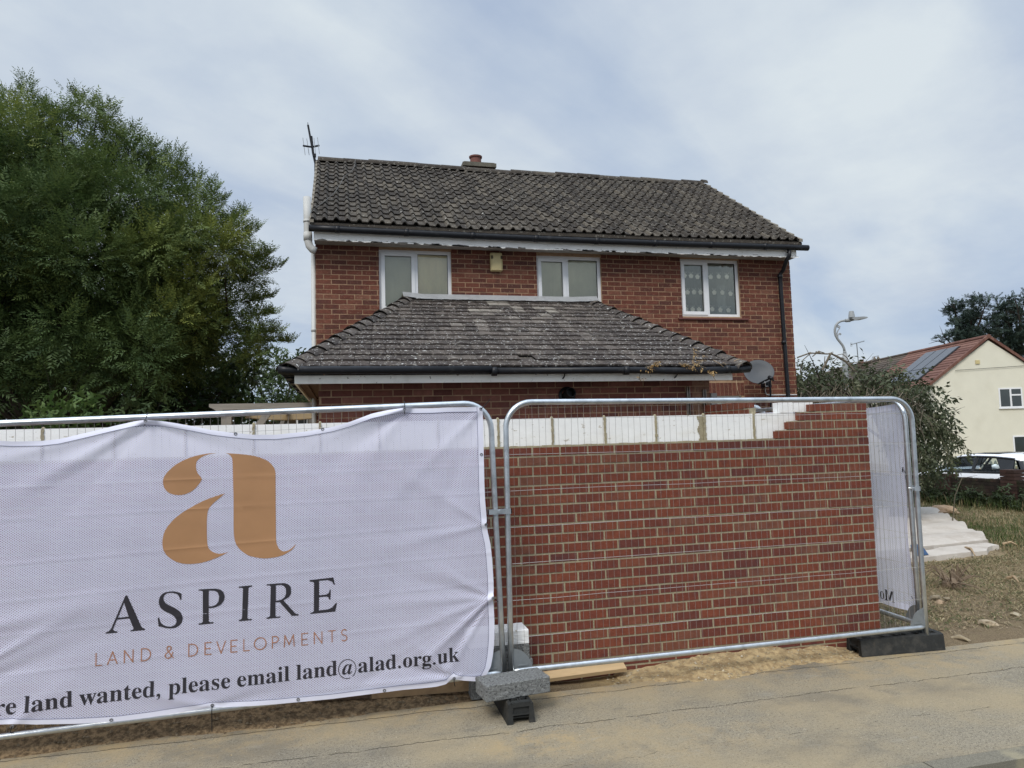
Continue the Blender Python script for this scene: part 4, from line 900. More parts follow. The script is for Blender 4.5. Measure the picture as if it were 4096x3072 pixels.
# --- artwork, cut from flat outlines and laid on the folds
def smooth_poly(pts_, corners=(), n=4):
    P0 = [Vector((p[0], p[1])) for p in pts_]; m = len(P0); out = []
    for i in range(m):
        p0, p1, p2_, p3 = P0[i-1], P0[i], P0[(i+1) % m], P0[(i+2) % m]
        if i in corners: p0 = p1
        if (i+1) % m in corners: p3 = p2_
        for k in range(n):
            t_ = k/n; out.append(.5*((2*p1)+(-p0+p2_)*t_+(2*p0-5*p1+4*p2_-p3)*t_*t_+(-p0+3*p1-3*p2_+p3)*t_**3))
    return [(p.x, p.y) for p in out]
def lay(name, loops, m_, off=.0020, ysf=None, step=.04, parent=None, label=None, flip=False):
    """loops in (x, z): filled, cut on a grid so it follows the folds"""
    ysf = ysf or ysurf
    cu = bpy.data.curves.new('c', 'CURVE'); cu.dimensions = '2D'; cu.fill_mode = 'BOTH'
    for lp in loops:
        sp = cu.splines.new('POLY'); sp.points.add(len(lp)-1); sp.use_cyclic_u = True
        for i, p in enumerate(lp): sp.points[i].co = (p[0], p[1], 0, 1)
    o = bpy.data.objects.new('c', cu); COL.objects.link(o); dg = bpy.context.evaluated_depsgraph_get(); me0 = o.evaluated_get(dg).to_mesh()
    bm = bmesh.new(); bm.from_mesh(me0); o.evaluated_get(dg).to_mesh_clear(); bpy.data.objects.remove(o); bpy.data.curves.remove(cu)
    bmesh.ops.remove_doubles(bm, verts=bm.verts, dist=1e-5)
    xs_ = [v.co.x for v in bm.verts]; zs2 = [v.co.y for v in bm.verts]
    for a, lo, hi, no in ((0, min(xs_), max(xs_), (1, 0, 0)), (1, min(zs2), max(zs2), (0, 1, 0))):
        k = math.floor(lo/step)+1
        while k*step < hi:
            co = (k*step, 0, 0) if a == 0 else (0, k*step, 0)
            bmesh.ops.bisect_plane(bm, geom=bm.verts[:]+bm.edges[:]+bm.faces[:], plane_co=co, plane_no=no); k += 1
    X = np.array([v.co.x for v in bm.verts]); Z = np.array([v.co.y for v in bm.verts]); Y = ysf(X, Z)-off
    for i, v in enumerate(bm.verts): v.co = (X[i], Y[i], Z[i])
    me = bpy.data.meshes.new(name); bm.to_mesh(me); bm.free(); me.materials.append(m_)
    me.polygons.foreach_set('use_smooth', [True]*len(me.polygons))
    return part(name, me, m_, parent, label=label)
def mapped(pts_, ox, oy, sc): return [P_(ox+x*sc, oy+y*sc) for x, y in pts_]
k1 = 700/2212; G1 = lambda p, c_: smooth_poly(mapped(p, 600, 1780, k1), c_)
A1_ = [(855, 103), (740, 107), (640, 124), (540, 150), (440, 190), (330, 250), (240, 330), (187, 400), (172, 465), (185, 530), (220, 580), (270, 612), (330, 628), (390, 630), (450, 620), (520, 590), (580, 545), (630, 485), (665, 430), (640, 392), (607, 350), (590, 290), (592, 230), (612, 190), (660, 152), (740, 120)]
A2_ = [(955, 608), (850, 640), (750, 675), (650, 718), (550, 770), (450, 830), (370, 885), (290, 955), (220, 1040), (180, 1120), (163, 1210), (165, 1280), (185, 1345), (225, 1400), (290, 1450), (370, 1485), (450, 1500), (540, 1500), (640, 1488), (740, 1462), (850, 1420), (930, 1385), (995, 1350), (940, 1363), (880, 1371), (830, 1362), (780, 1338), (745, 1300), (730, 1250), (724, 1150), (722, 1000), (727, 900), (738, 830), (765, 780), (810, 730), (870, 680)]
A3_ = [(960, 103), (1050, 107), (1150, 115), (1250, 126), (1350, 145), (1450, 180), (1520, 225), (1570, 285), (1588, 350), (1590, 500), (1592, 800), (1595, 1100), (1600, 1220), (1625, 1290), (1655, 1325), (1690, 1338), (1740, 1330), (1790, 1300), (1830, 1262), (1848, 1243), (1830, 1280), (1790, 1322), (1730, 1362), (1660, 1395), (1560, 1418), (1440, 1428), (1340, 1415), (1250, 1392), (1180, 1350), (1120, 1295), (1085, 1235), (1065, 1150), (1060, 1000), (1060, 700), (1055, 500), (1050, 250), (1045, 185), (1030, 145), (1000, 117)]
lay('logo', [G1(A1_, (0, 18)), G1(A2_, (0, 22)), G1(A3_, (0, 19))], m_gold, parent=bn, label='tan two piece letter a')
k2 = 1100/2093; k3 = 1000/2212
def G2(p, r=False): return mapped(p, 0, 2200, k2) if not r else smooth_poly(mapped(p, 0, 2200, k2), (), 3)
def G3(p): return mapped(p, 1000, 2250, k3)
cA = [G2([(958, 345), (972, 343), (1077, 580), (1088, 592), (1105, 597), (1104, 607), (996, 618), (995, 609), (1013, 604), (1018, 594), (987, 519), (893, 528), (862, 598), (868, 614), (895, 618), (895, 628), (806, 635), (806, 627), (828, 617), (848, 597)]), G2([(948, 398), (981, 505), (900, 514)])]
cS = [smooth_poly(G2([(1383, 330), (1382, 375), (1372, 377), (1363, 350), (1343, 332), (1308, 324), (1275, 328), (1253, 345), (1246, 370), (1258, 398), (1290, 420), (1340, 445), (1376, 475), (1391, 517), (1380, 557), (1350, 584), (1310, 595), (1265, 593), (1225, 582), (1208, 579), (1201, 515), (1213, 513), (1222, 545), (1242, 568), (1275, 580), (1308, 580), (1335, 565), (1343, 540), (1333, 512), (1300, 487), (1255, 464), (1223, 437), (1211, 400), (1217, 360), (1240, 330), (1280, 316), (1325, 313), (1360, 322)]), (0, 1, 2, 18, 19, 20, 21), 3)]
cP = [G2([(1513, 298), (1600, 293), (1645, 292), (1680, 300), (1703, 320), (1712, 350), (1706, 385), (1683, 413), (1650, 431), (1620, 439), (1590, 440), (1590, 540), (1600, 547), (1626, 546), (1625, 556), (1513, 568), (1513, 558), (1537, 552), (1545, 543), (1545, 317), (1538, 308), (1513, 307)]), G2([(1590, 308), (1630, 307), (1657, 320), (1670, 350), (1664, 390), (1644, 415), (1615, 426), (1590, 427)])]
cI = [G2([(1820, 275), (1921, 265), (1921, 274), (1900, 280), (1893, 290), (1886, 513), (1895, 521), (1920, 520), (1919, 529), (1820, 538), (1820, 528), (1838, 523), (1844, 512), (1852, 293), (1845, 285), (1820, 284)])]
cR = [G3([(150, 188), (260, 178), (310, 177), (345, 190), (365, 215), (366, 265), (350, 297), (320, 317), (297, 327), (400, 442), (415, 450), (431, 452), (430, 462), (372, 467), (265, 345), (228, 347), (228, 465), (240, 475), (271, 470), (270, 481), (148, 493), (148, 483), (170, 476), (179, 466), (186, 208), (178, 199), (150, 198)]), G3([(232, 197), (275, 193), (303, 203), (320, 228), (321, 270), (308, 300), (280, 322), (250, 331), (231, 332)])]
cE = [G3([(528, 150), (738, 127), (752, 190), (742, 192), (727, 165), (690, 150), (612, 157), (612, 285), (675, 279), (698, 264), (705, 236), (715, 235), (712, 322), (703, 322), (693, 302), (675, 295), (612, 302), (610, 418), (685, 410), (728, 392), (757, 355), (770, 355), (755, 428), (534, 450), (534, 441), (557, 433), (566, 423), (568, 177), (558, 167), (530, 163)])]
for nm, lp in zip('ASPIRE', (cA, cS, cP, cI, cR, cE)): lay('letter', lp, m_ink, parent=bn)
# thin spaced capitals
def stroke_loop(pl, w):
    out = []
    for i in range(len(pl)-1):
        a, b_ = Vector(pl[i]), Vector(pl[i+1]); d = (b_-a).normalized(); n_ = Vector((-d.y, d.x))*w/2; e = d*w*.45
        out.append([tuple(a-e+n_), tuple(b_+e+n_), tuple(b_+e-n_), tuple(a-e-n_)])
    return out
def arc(cx, cy, rx_, ry_, a0, a1, n=10): return [(cx+rx_*math.cos(R(a0+(a1-a0)*i/n)), cy+ry_*math.sin(R(a0+(a1-a0)*i/n))) for i in range(n+1)]
THIN = {'L': (.5, [[(0, 1), (0, 0), (.45, 0)]]), 'A': (.75, [[(0, 0), (.37, 1), (.74, 0)], [(.13, .34), (.61, .34)]]), 'N': (.72, [[(0, 0), (0, 1), (.68, 0), (.68, 1)]]), 'D': (.75, [[(0, 0), (0, 1), (.25, 1)]+arc(.25, .5, .48, .5, 90, -90)+[(0, 0)]]),
        '&': (.7, [[(.68, 0), (.22, .62)]+arc(.33, .82, .17, .18, 200, -20, 8)+[(.30, .56), (.08, .38)]+arc(.27, .24, .25, .24, 170, 330, 8)+[(.64, .46)]]),
        'E': (.55, [[(.5, 1), (0, 1), (0, 0), (.5, 0)], [(0, .5), (.44, .5)]]), 'V': (.72, [[(0, 1), (.36, 0), (.72, 1)]]), 'O': (1.0, [arc(.5, .5, .5, .51, 0, 360, 22)]),
        'P': (.55, [[(0, 0), (0, 1), (.25, 1)]+arc(.25, .74, .27, .26, 90, -90, 8)+[(0, .48)]]), 'M': (.88, [[(0, 0), (.06, 1), (.42, .18), (.80, 1), (.86, 0)]]), 'T': (.62, [[(0, 1), (.6, 1)], [(.3, 1), (.3, 0)]]),
        'S': (.55, [arc(.27, .76, .23, .24, 40, 250, 9)+arc(.25, .25, .25, .25, 70, -140, 9)])}
XLm = {'L': 734, 'A': 820}
word = [('L', 734), ('A', 822), ('N', 948), ('D', 1077), ('&', 1256), ('D', 1438), ('E', 1562), ('V', 1652), ('E', 1760), ('L', 1858), ('O', 1938)]
word2 = [('P', 200), ('M', 305), ('E', 460), ('N', 570), ('T', 697), ('S', 808)]
def img_x(a, ox, sc): return ox+a*sc
xa, za = P_(386, 2661); xb_, zb_ = P_(1388, 2560)
def put_thin(ch, ximg):
    x0 = P_(ximg, 2662-(ximg-386)*.1008)[0]; s_ = .0725
    zb0 = za+(zb_-za)*(x0-xa)/(xb_-xa); w_, st_ = THIN[ch]; loops = []
    for pl in st_: loops += stroke_loop([(x0+p[0]*s_*.98, zb0+p[1]*s_) for p in pl], .0066)
    mb = None
    # overlapping strokes are filled one by one
    bmv = MB()
    for lp in loops:
        n = 6; a, b_, c_, d = [np.array(q_) for q_ in lp]
        for i in range(n):
            u0, u1 = i/n, (i+1)/n; q4 = [a+(b_-a)*u0, a+(b_-a)*u1, d+(c_-d)*u1, d+(c_-d)*u0] if np.linalg.norm(b_-a) > .02 else None
            if q4 is None:
                if i: break
                q4 = [a, b_, c_, d]
            yy = ysurf(np.array([p[0] for p in q4]), np.array([p[1] for p in q4]))-.0018-.00004*len(bmv.f)
            bmv.add([(q4[m_i][0], yy[m_i], q4[m_i][1]) for m_i in range(4)], [(0, 1, 2, 3)])
    part('letter', bmv, m_gold2, bn)
for ch, a in word: put_thin(ch, a*k2)
for ch, a in word2: put_thin(ch, 1000+a*k3)
